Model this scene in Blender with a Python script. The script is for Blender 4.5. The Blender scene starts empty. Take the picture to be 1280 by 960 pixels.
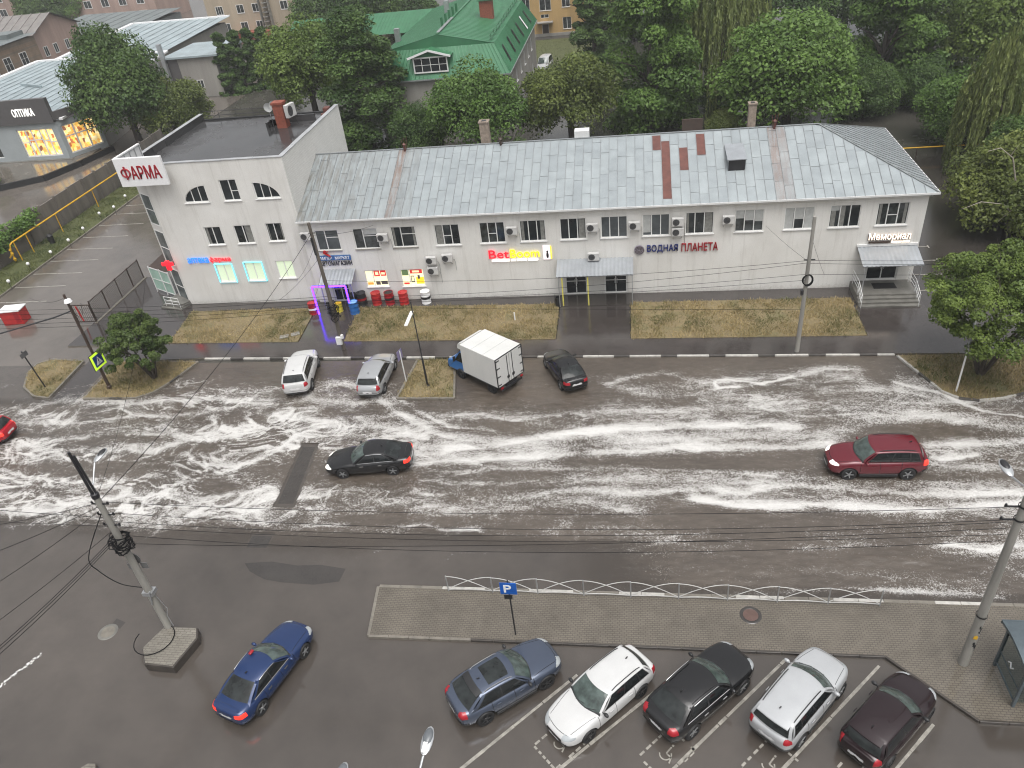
# Flooded city street in the rain, seen from an upper floor. Metres; X runs along the facade, Y away from the viewer.
import bpy, bmesh, math, random
import numpy as np
from mathutils import Vector, Matrix
RAD = math.radians
PI = math.pi
sc = bpy.context.scene
COL = sc.collection
rnd = random.Random(11)
V = Vector

# ---------------------------------------------------------------- camera (solved from the vanishing points of the photo)
CH = 28.0
YAW, PITCH, ROLL, FPX = -0.1965, 0.6086, -0.1228, 0.9943 * 961
_f = V((math.sin(YAW) * math.cos(PITCH), math.cos(YAW) * math.cos(PITCH), -math.sin(PITCH)))
_r = V((math.cos(YAW), -math.sin(YAW), 0))
_u = _r.cross(_f)
RGT = _r * math.cos(ROLL) + _u * math.sin(ROLL)
UPV = -_r * math.sin(ROLL) + _u * math.cos(ROLL)
FWD = _f
def ray(px, py): return FWD + RGT * ((px - 640) / FPX) - UPV * ((py - 480) / FPX)
def G(px, py, z=0.0):            # where the surveyed sight line meets the level z
    d = ray(px, py)
    return V((0, 0, CH)) + d * ((z - CH) / d.z)
def atY(px, py, Y):
    d = ray(px, py)
    return V((0, 0, CH)) + d * (Y / d.y)
cam = bpy.data.cameras.new('camera')
cam.sensor_width = 36
cam.lens = FPX / 1280 * 36
cam.clip_end = 3000
cam_o = bpy.data.objects.new('camera', cam)
COL.objects.link(cam_o)
m = Matrix((RGT, UPV, -FWD)).transposed().to_4x4()
m.translation = (0, 0, CH)
cam_o.matrix_world = m
sc.camera = cam_o

# ---------------------------------------------------------------- materials
def lin(c):
    return tuple((x / 255 / 12.92 if x / 255 <= .04045 else ((x / 255 + .055) / 1.055) ** 2.4) for x in c)
class NT:
    def __init__(s, name):
        s.m = bpy.data.materials.new(name)
        s.m.use_nodes = True
        s.t = s.m.node_tree
        s.p = s.t.nodes['Principled BSDF']
        s.out = s.t.nodes['Material Output']
        s._tc = None
    def n(s, typ, **k):
        nd = s.t.nodes.new(typ)
        for a, b in k.items(): setattr(nd, a, b)
        return nd
    def l(s, a, b): s.t.links.new(a, b)
    def tc(s, which='Object'):
        if not s._tc: s._tc = s.n('ShaderNodeTexCoord')
        return s._tc.outputs[which]
    def pos(s):
        return s.n('ShaderNodeNewGeometry').outputs['Position']
    def noise(s, scale, detail=3, rough=.55, vec=None, stretch=None, dist=0):
        nd = s.n('ShaderNodeTexNoise')
        nd.inputs['Scale'].default_value = scale
        nd.inputs['Detail'].default_value = detail
        nd.inputs['Roughness'].default_value = rough
        nd.inputs['Distortion'].default_value = dist
        v = vec or s.tc()
        if stretch:
            mp = s.n('ShaderNodeMapping')
            mp.inputs['Scale'].default_value = stretch
            s.l(v, mp.inputs['Vector'])
            v = mp.outputs[0]
        s.l(v, nd.inputs['Vector'])
        return nd.outputs['Fac']
    def ramp(s, fac, stops, interp='LINEAR'):
        nd = s.n('ShaderNodeValToRGB')
        nd.color_ramp.interpolation = interp
        e = nd.color_ramp.elements
        while len(e) < len(stops): e.new(.5)
        for k, (p, c) in enumerate(stops):
            e[k].position = p
            e[k].color = (*c, 1) if not isinstance(c, (int, float)) else (c, c, c, 1)
        s.l(fac, nd.inputs[0])
        return nd.outputs[0]
    def mix(s, fac, a, b, mode='MIX'):
        nd = s.n('ShaderNodeMix', data_type='RGBA', blend_type=mode)
        for i, x in ((0, fac), (6, a), (7, b)):
            if isinstance(x, (int, float)): nd.inputs[i].default_value = x if i == 0 else (x, x, x, 1)
            elif isinstance(x, tuple): nd.inputs[i].default_value = (*x[:3], 1)
            else: s.l(x, nd.inputs[i])
        return nd.outputs[2]
    def math(s, op, a, b=None, clamp=False):
        nd = s.n('ShaderNodeMath', operation=op)
        nd.use_clamp = clamp
        for i, x in ((0, a), (1, b)):
            if x is None: continue
            if isinstance(x, (int, float)): nd.inputs[i].default_value = x
            else: s.l(x, nd.inputs[i])
        return nd.outputs[0]
    def attr(s, name):
        return s.n('ShaderNodeAttribute', attribute_name=name).outputs['Fac']
    def bump(s, h, strength=.3, dist=.02):
        nd = s.n('ShaderNodeBump')
        nd.inputs['Strength'].default_value = strength
        nd.inputs['Distance'].default_value = dist
        s.l(h, nd.inputs['Height'])
        s.l(nd.outputs[0], s.p.inputs['Normal'])
    def set(s, col=None, rough=None, metal=None, coat=None, spec=None):
        for k, v in (('Base Color', col), ('Roughness', rough), ('Metallic', metal), ('Coat Weight', coat), ('Specular IOR Level', spec)):
            if v is None: continue
            i = s.p.inputs[k]
            if isinstance(v, tuple): i.default_value = (*v[:3], 1)
            elif isinstance(v, (int, float)): i.default_value = v
            else: s.l(v, i)
        return s
def simple(name, col, rough=.5, metal=0, var=.18, scale=2.5, bump=0, bscale=40, coat=0, spec=.5, streak=False):
    t = NT(name)
    st = (1, 1, .12) if streak else None
    f = t.noise(scale, 5, .6, stretch=st)
    c = t.ramp(f, [(.3, tuple(x * (1 - var) for x in col)), (.7, tuple(min(1, x * (1 + var)) for x in col))])
    rr = t.math('MULTIPLY_ADD', t.noise(scale * 2.3, 3), .3 * rough)
    t.t.nodes[-1].inputs[2].default_value = rough * .85
    t.set(c, rr, metal, coat, spec)
    if bump: t.bump(t.noise(bscale, 4), bump, .02)
    return t.m
def glow(name, col, strength):
    t = NT(name)
    t.set(col, .4)
    t.p.inputs['Emission Color'].default_value = (*col, 1)
    t.p.inputs['Emission Strength'].default_value = strength
    return t.m
def glass(name, col, rough=.06, spec=.6, var=.35, scale=1.2):
    t = NT(name)
    f = t.noise(scale, 3)
    t.set(t.ramp(f, [(.35, tuple(x * (1 - var) for x in col)), (.65, tuple(x * (1 + var) for x in col))]), rough, 0, 0, spec)
    return t.m
def car_paint(col, metal, S):
    """car paint with the shut lines of doors, bonnet and boot"""
    t = NT('car_paint'); hl = S['L'] / 2; w2 = S['W'] / 2
    sp = t.n('ShaderNodeSeparateXYZ'); t.l(t.tc(), sp.inputs[0]); x, y, z = sp.outputs
    ay = t.math('ABSOLUTE', y)
    def near(v, c, w=.011): return t.math('LESS_THAN', t.math('ABSOLUTE', t.math('SUBTRACT', v, c)), w)
    def AND(*a):
        r = a[0]
        for b in a[1:]: r = t.math('MULTIPLY', r, b)
        return r
    side = AND(t.math('GREATER_THAN', ay, .86 * w2), t.math('GREATER_THAN', z, S['low'] + .12))
    ls = [AND(near(x, c), side) for c in (S['cowl'][0] - .18, -.02, -1.0)]
    lim = t.math('ADD', t.math('MULTIPLY', x, -.16), .8 * w2 + .16 * S['cowl'][0])       # bonnet edge runs in towards the nose
    ls.append(AND(t.math('LESS_THAN', t.math('ABSOLUTE', t.math('SUBTRACT', ay, lim)), .01), t.math('GREATER_THAN', x, S['cowl'][0] - .1), t.math('LESS_THAN', x, hl - .35), t.math('GREATER_THAN', z, S['hood'] - .14)))
    xq = t.math('ADD', x, t.math('MULTIPLY', t.math('MULTIPLY', ay, ay), .32))               # its front edge is bowed
    ls.append(AND(near(xq, hl - .16), t.math('LESS_THAN', ay, lim), t.math('GREATER_THAN', z, S['hood'] - .25)))
    ls.append(AND(near(z, S['low'] + .36), t.math('LESS_THAN', x, -hl + .3)))
    r = ls[0]
    for q in ls[1:]: r = t.math('MAXIMUM', r, q)
    f = t.noise(1.3, 4)
    c = t.ramp(f, [(.3, tuple(v * .95 for v in col)), (.7, tuple(min(1, v * 1.04) for v in col))])
    t.set(t.mix(r, c, tuple(v * .12 for v in col)), .26, metal, .45)
    t.p.inputs['Coat Roughness'].default_value = .06
    return t.m
def paint(name, col, rough=.3, metal=.0):
    t = NT(name)
    f = t.noise(1.3, 4)
    # rain film: the roughness breaks up, the colour hardly moves
    t.set(t.ramp(f, [(.3, tuple(x * .96 for x in col)), (.7, tuple(min(1, x * 1.03) for x in col))]),
          rough, metal, .7)
    t.p.inputs['Coat Roughness'].default_value = .07
    return t.m

# ---------------------------------------------------------------- mesh helpers
class MB:
    def __init__(s): s.v, s.f, s.k, s.a = [], [], [], []
    def face(s, pts, k=0):
        b = len(s.v)
        s.v += [tuple(p) for p in pts]
        s.f.append(tuple(range(b, b + len(pts)))); s.k.append(k)
        return s
    def box(s, x0, x1, y0, y1, z0, z1, k=0, M=None):
        x0, x1 = sorted((x0, x1)); y0, y1 = sorted((y0, y1)); z0, z1 = sorted((z0, z1))
        p = [V((x, y, z)) for z in (z0, z1) for y in (y0, y1) for x in (x0, x1)]
        if M: p = [M @ q for q in p]
        b = len(s.v); s.v += [tuple(q) for q in p]
        for q in ((0, 2, 3, 1), (4, 5, 7, 6), (0, 1, 5, 4), (2, 6, 7, 3), (0, 4, 6, 2), (1, 3, 7, 5)):
            s.f.append(tuple(b + i for i in q)); s.k.append(k)
        return s
    def bar(s, a, b, w, h=None, k=0, up=V((0, 0, 1))):     # rectangular bar between two points
        a, b = V(a), V(b); h = h or w
        d = (b - a); L = d.length; d.normalize()
        if abs(d.dot(up)) > .99: up = V((0, 1, 0))
        x = d.cross(up).normalized(); y = x.cross(d)
        M = Matrix((x, d, y)).transposed().to_4x4(); M.translation = a
        return s.box(-w / 2, w / 2, 0, L, -h / 2, h / 2, k, M)
    def tube(s, pts, r, n=8, k=0, caps=True):
        pts = [V(p) for p in pts]
        rr = r if isinstance(r, (list, tuple)) else [r] * len(pts)
        b = len(s.v); prev = None
        for i, p in enumerate(pts):
            d = (pts[min(i + 1, len(pts) - 1)] - pts[max(i - 1, 0)]).normalized()
            x = d.cross(V((0, 0, 1)))
            if x.length < .05: x = d.cross(V((0, 1, 0)))
            x.normalize()
            if prev is not None and x.dot(prev) < -.2: x = -x
            prev = x
            y = x.cross(d)
            for j in range(n):
                t = 2 * PI * j / n
                s.v.append(tuple(p + (x * math.cos(t) + y * math.sin(t)) * rr[i]))
        for i in range(len(pts) - 1):
            for j in range(n):
                s.f.append((b + i * n + j, b + i * n + (j + 1) % n, b + (i + 1) * n + (j + 1) % n, b + (i + 1) * n + j)); s.k.append(k)
        if caps:
            s.f.append(tuple(b + j for j in range(n))[::-1]); s.k.append(k)
            e = b + (len(pts) - 1) * n
            s.f.append(tuple(e + j for j in range(n))); s.k.append(k)
        return s
    def prism(s, poly, z0, z1, k=0, ktop=None):
        b = len(s.v); n = len(poly)
        s.v += [(p[0], p[1], z0) for p in poly] + [(p[0], p[1], z1) for p in poly]
        for i in range(n):
            j = (i + 1) % n
            s.f.append((b + i, b + j, b + n + j, b + n + i)); s.k.append(k)
        s.f.append(tuple(b + n + i for i in range(n))); s.k.append(k if ktop is None else ktop)
        s.f.append(tuple(b + i for i in range(n))[::-1]); s.k.append(k)
        return s
    def lathe(s, prof, c=(0, 0, 0), axis='z', n=20, k=0):
        b = len(s.v)
        for (r, h) in prof:
            for j in range(n):
                t = 2 * PI * j / n
                a, q = r * math.cos(t), r * math.sin(t)
                p = (a, q, h) if axis == 'z' else ((h, a, q) if axis == 'x' else (a, h, q))
                s.v.append((c[0] + p[0], c[1] + p[1], c[2] + p[2]))
        for i in range(len(prof) - 1):
            for j in range(n):
                q = (b + i * n + j, b + i * n + (j + 1) % n, b + (i + 1) * n + (j + 1) % n, b + (i + 1) * n + j)
                s.f.append(q if axis != 'y' else q[::-1]); s.k.append(k)
        return s
    def ell(s, c, rx, ry, rz, n=12, m_=7, k=0, rot=None):
        b = len(s.v)
        for i in range(m_ + 1):
            t = PI * i / m_
            for j in range(n):
                a = 2 * PI * j / n
                q = V((rx * math.sin(t) * math.cos(a), ry * math.sin(t) * math.sin(a), rz * math.cos(t)))
                if rot: q = rot @ q
                s.v.append((c[0] + q.x, c[1] + q.y, c[2] + q.z))
        for i in range(m_):
            for j in range(n):
                s.f.append((b + i * n + j, b + (i + 1) * n + j, b + (i + 1) * n + (j + 1) % n, b + i * n + (j + 1) % n)); s.k.append(k)
        return s
    def mesh(s, mats, smooth=True, angle=35):
        me = bpy.data.meshes.new('mesh')
        me.from_pydata(s.v, [], s.f)
        for q in (mats if isinstance(mats, (list, tuple)) else [mats]): me.materials.append(q)
        if any(s.k): me.polygons.foreach_set('material_index', s.k)
        bm = bmesh.new(); bm.from_mesh(me)
        bmesh.ops.remove_doubles(bm, verts=bm.verts, dist=1e-5)
        bmesh.ops.recalc_face_normals(bm, faces=bm.faces)
        bm.to_mesh(me); bm.free()
        if smooth:
            me.polygons.foreach_set('use_smooth', [True] * len(me.polygons))
            me.set_sharp_from_angle(angle=RAD(angle))
        me.update()
        return me
    def build(s, name, mats, parent=None, smooth=True, bevel=0, loc=None, angle=35):
        o = link(name, s.mesh(mats, smooth, angle), parent)
        if loc is not None: o.location = loc
        if bevel:
            b = o.modifiers.new('bevel', 'BEVEL'); b.width = bevel; b.segments = 2; b.limit_method = 'ANGLE'; b.angle_limit = RAD(40)
        return o
def link(name, me, parent=None):
    o = bpy.data.objects.new(name, me)
    me.name = name
    COL.objects.link(o)
    if parent: o.parent = parent
    return o
def tag(o, label, cat, group=None, kind=None):
    o['label'] = label; o['category'] = cat
    if group: o['group'] = group
    if kind: o['kind'] = kind
    return o
def thing(name, label, cat, loc=(0, 0, 0), rotz=0, group=None):
    o = bpy.data.objects.new(name, None); COL.objects.link(o)
    o.empty_display_size = .3
    o.location = loc; o.rotation_euler = (0, 0, rotz)
    return tag(o, label, cat, group)
def struct(o, kind='structure'):
    o['kind'] = kind
    return o
def dup(root, loc, rotz=None, label=None, group=None):
    r = root.copy(); COL.objects.link(r); r.location = loc
    if rotz is not None: r.rotation_euler = (0, 0, rotz)
    if label: r['label'] = label
    if group: r['group'] = group
    for ch in list(root.children):
        c = ch.copy(); COL.objects.link(c); c.parent = r
        for g in ch.children:
            d = g.copy(); COL.objects.link(d); d.parent = c
    return r
def text_mesh(s, w, h, depth=.03, bold=.0, shear=0):
    """lettering w wide and h high, lying in XZ, facing -Y, centred on the origin"""
    cu = bpy.data.curves.new('lettering', 'FONT'); cu.body = s; cu.align_x = 'CENTER'
    cu.extrude = .02; cu.shear = shear; cu.resolution_u = 3
    o = bpy.data.objects.new('lettering', cu); COL.objects.link(o)
    dg = bpy.context.evaluated_depsgraph_get()
    me = bpy.data.meshes.new_from_object(o.evaluated_get(dg))
    bpy.data.objects.remove(o)
    bpy.data.curves.remove(cu)
    co = np.empty(len(me.vertices) * 3); me.vertices.foreach_get('co', co); co = co.reshape(-1, 3)
    mn, mx = co.min(0), co.max(0)
    q = (co - (mn + mx) / 2) / np.maximum(mx - mn, 1e-6)
    out = np.stack([q[:, 0] * w, -q[:, 2] * depth, q[:, 1] * h], 1)
    me.vertices.foreach_set('co', out.ravel()); me.update()
    if not bold: return me
    # heavier strokes: the letter forms doubled sideways and up, each a hair deeper than the last
    bm = bmesh.new(); hh = h * bold
    for k, (dx, dz) in enumerate(((0, 0), (1, .4), (-1, -.4), (.5, -.8), (-.5, .8))):
        n0 = len(bm.verts); bm.from_mesh(me); bm.verts.ensure_lookup_table()
        for v in bm.verts[n0:]: v.co += V((dx * hh, .0015 * k, dz * hh))
    bm.to_mesh(me); bm.free(); me.update()
    return me
def text(name, s, w, h, material, parent, loc, rotz=0, depth=.04, bold=.015, shear=0):
    me = text_mesh(s, w, h, depth, bold, shear); me.materials.clear(); me.materials.append(material)
    o = link(name, me, parent); o.location = loc; o.rotation_euler = (0, 0, rotz)
    return o

# value noise in numpy (for the foam and the lawns)
_rs = np.random.RandomState(5)
_tab = _rs.rand(256, 256)
def vnoise(x, y):
    xi = np.floor(x).astype(int); yi = np.floor(y).astype(int)
    fx = x - xi; fy = y - yi
    fx = fx * fx * (3 - 2 * fx); fy = fy * fy * (3 - 2 * fy)
    a = _tab[xi & 255, yi & 255]; b = _tab[(xi + 1) & 255, yi & 255]
    c = _tab[xi & 255, (yi + 1) & 255]; d = _tab[(xi + 1) & 255, (yi + 1) & 255]
    return (a * (1 - fx) + b * fx) * (1 - fy) + (c * (1 - fx) + d * fx) * fy
def fbm(x, y, o=4):
    s = 0; a = .5; t = 0
    for i in range(o):
        s = s + a * vnoise(x + 17.3 * i, y + 9.1 * i); t += a
        x = x * 2.03; y = y * 2.03; a *= .55
    return s / t
EXPOSURE = 0.6
HAZE = 0.00055
# ---------------------------------------------------------------- shared materials
M = {}
def render_wall():
    t = NT('white_render'); P = t.pos()
    big = t.noise(.35, 5, .6, P); drip = t.noise(2.6, 4, .7, P, stretch=(1, 1, .07)); fine = t.noise(7, 5, .7, P)
    c = t.ramp(big, [(.3, (.63, .615, .58)), (.7, (.74, .73, .70))])
    c = t.mix(t.ramp(drip, [(.52, 0.0), (.78, .5)]), c, (.43, .41, .37))
    c = t.mix(t.ramp(fine, [(.62, 0.0), (.8, .3)]), c, (.5, .48, .45))
    sp = t.n('ShaderNodeSeparateXYZ'); t.l(P, sp.inputs[0])
    low = t.ramp(t.math('ADD', sp.outputs[2], t.math('MULTIPLY', fine, 1.1)), [(.55, .55), (1.0, 0.0)])     # splashed foot of the wall
    c = t.mix(low, c, (.33, .31, .28))
    t.set(c, .65); t.bump(fine, .1, .02)
    return t.m
M['white_wall'] = render_wall()
M['curtain'] = simple('window_curtain', (.2, .2, .185), .8, var=.25, scale=5)
M['white_metal'] = simple('white_metal', (.68, .68, .67), .4, var=.08)
M['pvc'] = simple('window_pvc', (.74, .74, .72), .35, var=.05)
M['pane'] = glass('dark_pane', (.018, .022, .024), .05, .5)
M['pane_grey'] = glass('grey_pane', (.075, .085, .09), .08, .5, .25)
M['pane_dim'] = glass('dim_pane', (.04, .045, .045), .05, .5, .6, 2.2)
M['blind'] = simple('roller_blind', (.42, .43, .42), .7, var=.12, scale=4)
M['sheet'] = simple('profiled_sheet', (.36, .38, .40), .35, .35, var=.12, scale=1.2)
M['grille'] = simple('fan_grille', (.06, .06, .062), .5)
M['ac_white'] = simple('aircon_casing', (.52, .515, .5), .45, var=.12, scale=3)
M['dark'] = simple('dark_rubber', (.016, .016, .017), .6)
M['black'] = simple('black_metal', (.02, .02, .022), .35)
M['steel'] = simple('galvanised_steel', (.42, .43, .44), .38, .6, var=.15)
M['concrete'] = simple('concrete', (.25, .24, .215), .6, var=.22, scale=1.5, bump=.3, bscale=25)
M['rail_paint'] = simple('rail_paint', (.46, .455, .44), .45, var=.2, scale=4)
M['pole'] = simple('pole_concrete', (.27, .26, .235), .6, var=.25, scale=2, bump=.3, bscale=30, streak=True)
M['wet_concrete'] = simple('wet_concrete', (.15, .145, .13), .3, var=.3, scale=1.2, bump=.25, bscale=25)
M['brick_red'] = simple('red_brick', (.23, .065, .04), .7, var=.3, scale=6, bump=.4, bscale=18)
M['cable'] = simple('cable_sheath', (.012, .012, .013), .9, spec=.1)
M['wood'] = simple('weathered_wood', (.1, .085, .07), .7, var=.3, scale=4, streak=True)
M['red'] = simple('red_paint', (.42, .025, .025), .35, var=.15)
M['dred'] = simple('deep_red_paint', (.30, .012, .02), .35, var=.12)
M['blue'] = simple('blue_paint', (.02, .12, .36), .35, var=.15)
M['yellow'] = simple('yellow_paint', (.62, .36, .02), .45, var=.2)
M['navy'] = simple('navy_letters', (.015, .025, .14), .4)
M['signwhite'] = simple('sign_white', (.78, .78, .78), .4, var=.03)
M['paintline'] = simple('road_paint', (.27, .255, .225), .4, var=.4, scale=4, bump=.1)
M['kerbwhite'] = simple('kerb_white', (.42, .405, .375), .45, var=.25, scale=3)
M['kerbblack'] = simple('kerb_black', (.065, .06, .055), .35, var=.3, scale=3)
M['kerb'] = simple('kerb_stone', (.17, .155, .13), .45, var=.25, scale=2.5, bump=.2)
M['kerbdark'] = simple('wet_shadow_kerb', (.05, .043, .037), .3, var=.3, scale=2)  # wet dirt and the kerb's dark shadow line, both put into the colour
M['brown'] = simple('brown_paint', (.05, .032, .024), .5)
M['plate'] = simple('plate_white', (.62, .62, .62), .4, var=.05)

# wet asphalt: patchy tone, rain film that smooths some areas
def asphalt(name, base, wet=.5, patch=.35):
    t = NT(name)
    P = t.pos()
    big = t.noise(.09, 4, .6, P); mid = t.noise(.7, 5, .65, P); fine = t.noise(60, 2, .6, P)
    c = t.ramp(big, [(.32, tuple(x * (1 - patch) for x in base)), (.68, tuple(x * (1 + patch) for x in base))])
    c = t.mix(.5, c, t.ramp(mid, [(.3, .75), (.7, 1.2)]), 'MULTIPLY')
    c = t.mix(.45, c, t.ramp(fine, [(.25, .4), (.75, 1.7)]), 'MULTIPLY')
    r = t.ramp(t.math('ADD', t.math('MULTIPLY', big, .75), t.math('MULTIPLY', mid, .25)), [(.3, .07 + .12 * (1 - wet)), (.7, .42 - .26 * wet)])
    t.set(c, r, 0, 0, .9)
    t.bump(fine, .08, .008)
    return t.m
M['asphalt'] = asphalt('wet_asphalt', (.069, .059, .051), .95, .2)
M['asphalt_lot'] = asphalt('lot_asphalt', (.115, .1, .087), .95, .2)  # base lightened so the colour carries the sky's reflection
M['asphalt_dark'] = asphalt('dark_asphalt', (.042, .037, .033), .8, .2)
M['ground'] = asphalt('yard_ground', (.05, .047, .04), .4)
M['path'] = asphalt('path_asphalt', (.05, .043, .04), .95, .22)

def brick_floor(name, c1, c2, mortar, scale, rough=.4, bw=.2, rh=.1, rot=0):
    t = NT(name)
    mp = t.n('ShaderNodeMapping'); mp.inputs['Rotation'].default_value = (0, 0, rot)
    t.l(t.pos(), mp.inputs[0])
    b = t.n('ShaderNodeTexBrick')
    b.inputs['Color1'].default_value = (*c1, 1); b.inputs['Color2'].default_value = (*c2, 1); b.inputs['Mortar'].default_value = (*mortar, 1)
    b.inputs['Scale'].default_value = 1; b.inputs['Mortar Size'].default_value = .012; b.inputs['Brick Width'].default_value = bw; b.inputs['Row Height'].default_value = rh
    t.l(mp.outputs[0], b.inputs['Vector'])
    c = t.mix(.6, b.outputs['Color'], t.ramp(t.noise(.5, 5, .65, t.pos()), [(.3, .62), (.7, 1.25)]), 'MULTIPLY')
    t.set(c, t.ramp(t.noise(.35, 4, .6, t.pos()), [(.35, rough * .55), (.65, rough * 1.3)]))
    t.bump(b.outputs['Fac'], -.35, .01)
    return t.m
M['pavers'] = brick_floor('block_paving', (.15, .132, .108), (.135, .118, .096), (.08, .071, .06), 1, .17)
M['slab'] = brick_floor('small_slabs', (.21, .195, .165), (.18, .165, .14), (.1, .09, .075), 1, bw=.3, rh=.12)

# brick walls use object coordinates: u along X or Y, v = Z
def brick_wall(name, c1, c2, mortar, bw=.25, rh=.075, axis='x', rough=.7, ms=.01, stain=.3):
    t = NT(name)
    sp = t.n('ShaderNodeSeparateXYZ'); t.l(t.pos(), sp.inputs[0])
    cb = t.n('ShaderNodeCombineXYZ')
    t.l(sp.outputs[0 if axis == 'x' else 1], cb.inputs[0]); t.l(sp.outputs[2], cb.inputs[1])
    b = t.n('ShaderNodeTexBrick')
    b.inputs['Color1'].default_value = (*c1, 1); b.inputs['Color2'].default_value = (*c2, 1); b.inputs['Mortar'].default_value = (*mortar, 1)
    b.inputs['Scale'].default_value = 1; b.inputs['Mortar Size'].default_value = ms; b.inputs['Brick Width'].default_value = bw; b.inputs['Row Height'].default_value = rh
    t.l(cb.outputs[0], b.inputs['Vector'])
    c = t.mix(.7, b.outputs['Color'], t.ramp(t.noise(.8, 5, .65), [(.3, 1 - stain), (.7, 1 + stain * .4)]), 'MULTIPLY')
    t.set(c, rough); t.bump(b.outputs['Fac'], -.3, .01)
    return t.m
M['white_brick'] = brick_wall('white_brick', (.72, .71, .68), (.67, .66, .63), (.5, .49, .46), .26, .088, 'y', stain=.1)
M['old_brick'] = brick_wall('old_stone', (.27, .19, .13), (.2, .16, .12), (.3, .27, .23), .9, .35, 'x', stain=.4)
M['grey_block'] = brick_wall('grey_blocks', (.27, .26, .25), (.24, .235, .225), (.2, .195, .19), .6, .3, 'y', stain=.2)
M['fence_slab'] = simple('fence_concrete', (.15, .135, .12), .55, var=.35, scale=.8, bump=.3, bscale=10, streak=True)
M['pink_render'] = simple('pink_render', (.36, .26, .22), .8, var=.15, scale=.6, bump=.2, streak=True)
M['beige_render'] = simple('beige_render', (.42, .35, .26), .8, var=.15, scale=.5, bump=.2, streak=True)
M['ochre_render'] = simple('ochre_render', (.45, .3, .13), .8, var=.2, scale=.5, bump=.2, streak=True)
M['slate'] = simple('slate_roof', (.2, .185, .175), .5, var=.2, scale=1)
M['shed_blue'] = simple('bluish_sheet', (.34, .40, .42), .4, .2, var=.2, scale=.35)
M['shed_dark'] = simple('grey_sheet', (.16, .18, .18), .5, .1, var=.2, scale=.4)
M['greenroof'] = simple('green_metal_roof', (.045, .165, .08), .4, .1, var=.14, scale=.6)
M['charcoal'] = simple('charcoal_cladding', (.095, .09, .09), .45, var=.08)
M['bark'] = simple('bark', (.05, .04, .032), .8, var=.3, scale=6, bump=.5, bscale=20)
M['greywall'] = simple('grey_render', (.3, .285, .26), .8, var=.18, scale=.5, streak=True)

# roofing felt: wet dark roof with shallow ponding
def felt():
    t = NT('wet_roof_felt'); P = t.pos()
    n1 = t.noise(.22, 4, .6, P); n2 = t.noise(5, 4, .7, P, stretch=(1, .35, 1))
    t.set(t.mix(.6, t.ramp(n1, [(.3, (.03, .03, .031)), (.7, (.075, .073, .074))]), t.ramp(n2, [(.3, .6), (.7, 1.3)]), 'MULTIPLY'),
          t.ramp(n1, [(.4, .09), (.6, .4)]))
    t.bump(n2, .06, .01)
    return t.m
M['felt'] = felt()

# galvanised roof: every sheet carries its own tone (attribute 'tone'), plus old stains (attribute 'rust')
def galvanised():
    t = NT('galvanised_roof')
    tone = t.attr('tone'); rust = t.attr('rust'); dirt = t.attr('dirt')
    n = t.noise(1.1, 5, .6); st = t.noise(1.6, 5, .65, stretch=(3, .35, .35)); fine = t.noise(14, 4, .7)
    c = t.ramp(tone, [(0, (.285, .315, .328)), (1, (.325, .358, .368))])
    c = t.mix(.45, c, t.ramp(n, [(.3, .78), (.7, 1.12)]), 'MULTIPLY')
    dm = t.math('MULTIPLY', dirt, t.ramp(st, [(.38, 0.0), (.6, 1.0)]), True)
    c = t.mix(dm, c, (.17, .16, .14))
    rm = t.math('MULTIPLY', rust, t.ramp(t.math('ADD', t.math('MULTIPLY', st, .6), t.math('MULTIPLY', fine, .4)), [(.36, 0.0), (.56, 1.0)]), True)
    c = t.mix(rm, c, (.2, .085, .04))
    t.set(c, t.ramp(n, [(.3, .28), (.7, .5)]), .25)
    t.bump(t.noise(3, 3), .12, .02)
    return t.m
M['galv'] = galvanised()
M['rustpatch'] = simple('brown_sheet', (.115, .04, .03), .5, var=.3, scale=2)
M['seam'] = simple('roof_seam', (.25, .265, .27), .45, .3, var=.2)

# lawn soil + blades
def lawn_soil():
    t = NT('lawn_soil'); P = t.pos()
    n1 = t.noise(.5, 5, .65, P); n2 = t.noise(9, 4, .7, P)
    c = t.ramp(n1, [(.3, (.16, .125, .066)), (.5, (.2, .155, .08)), (.72, (.115, .112, .05))])
    c = t.mix(.6, c, t.ramp(n2, [(.3, .5), (.7, 1.4)]), 'MULTIPLY')
    t.set(c, .7); t.bump(n2, .6, .04)
    return t.m
M['soil'] = lawn_soil()
M['gsoil'] = simple('green_soil', (.075, .085, .03), .75, var=.3, scale=1.2, bump=.4)
def blades():
    t = NT('grass_blades')
    a = t.attr('tint')
    t.set(t.ramp(a, [(0, (.085, .1, .028)), (.45, (.25, .2, .09)), (1, (.42, .33, .165))]), .6)
    return t.m
M['blades'] = blades()
def green_blades():
    t = NT('green_blades')
    t.set(t.ramp(t.attr('tint'), [(0, (.03, .055, .012)), (1, (.12, .13, .035))]), .6)
    return t.m
M['gblades'] = green_blades()

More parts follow.
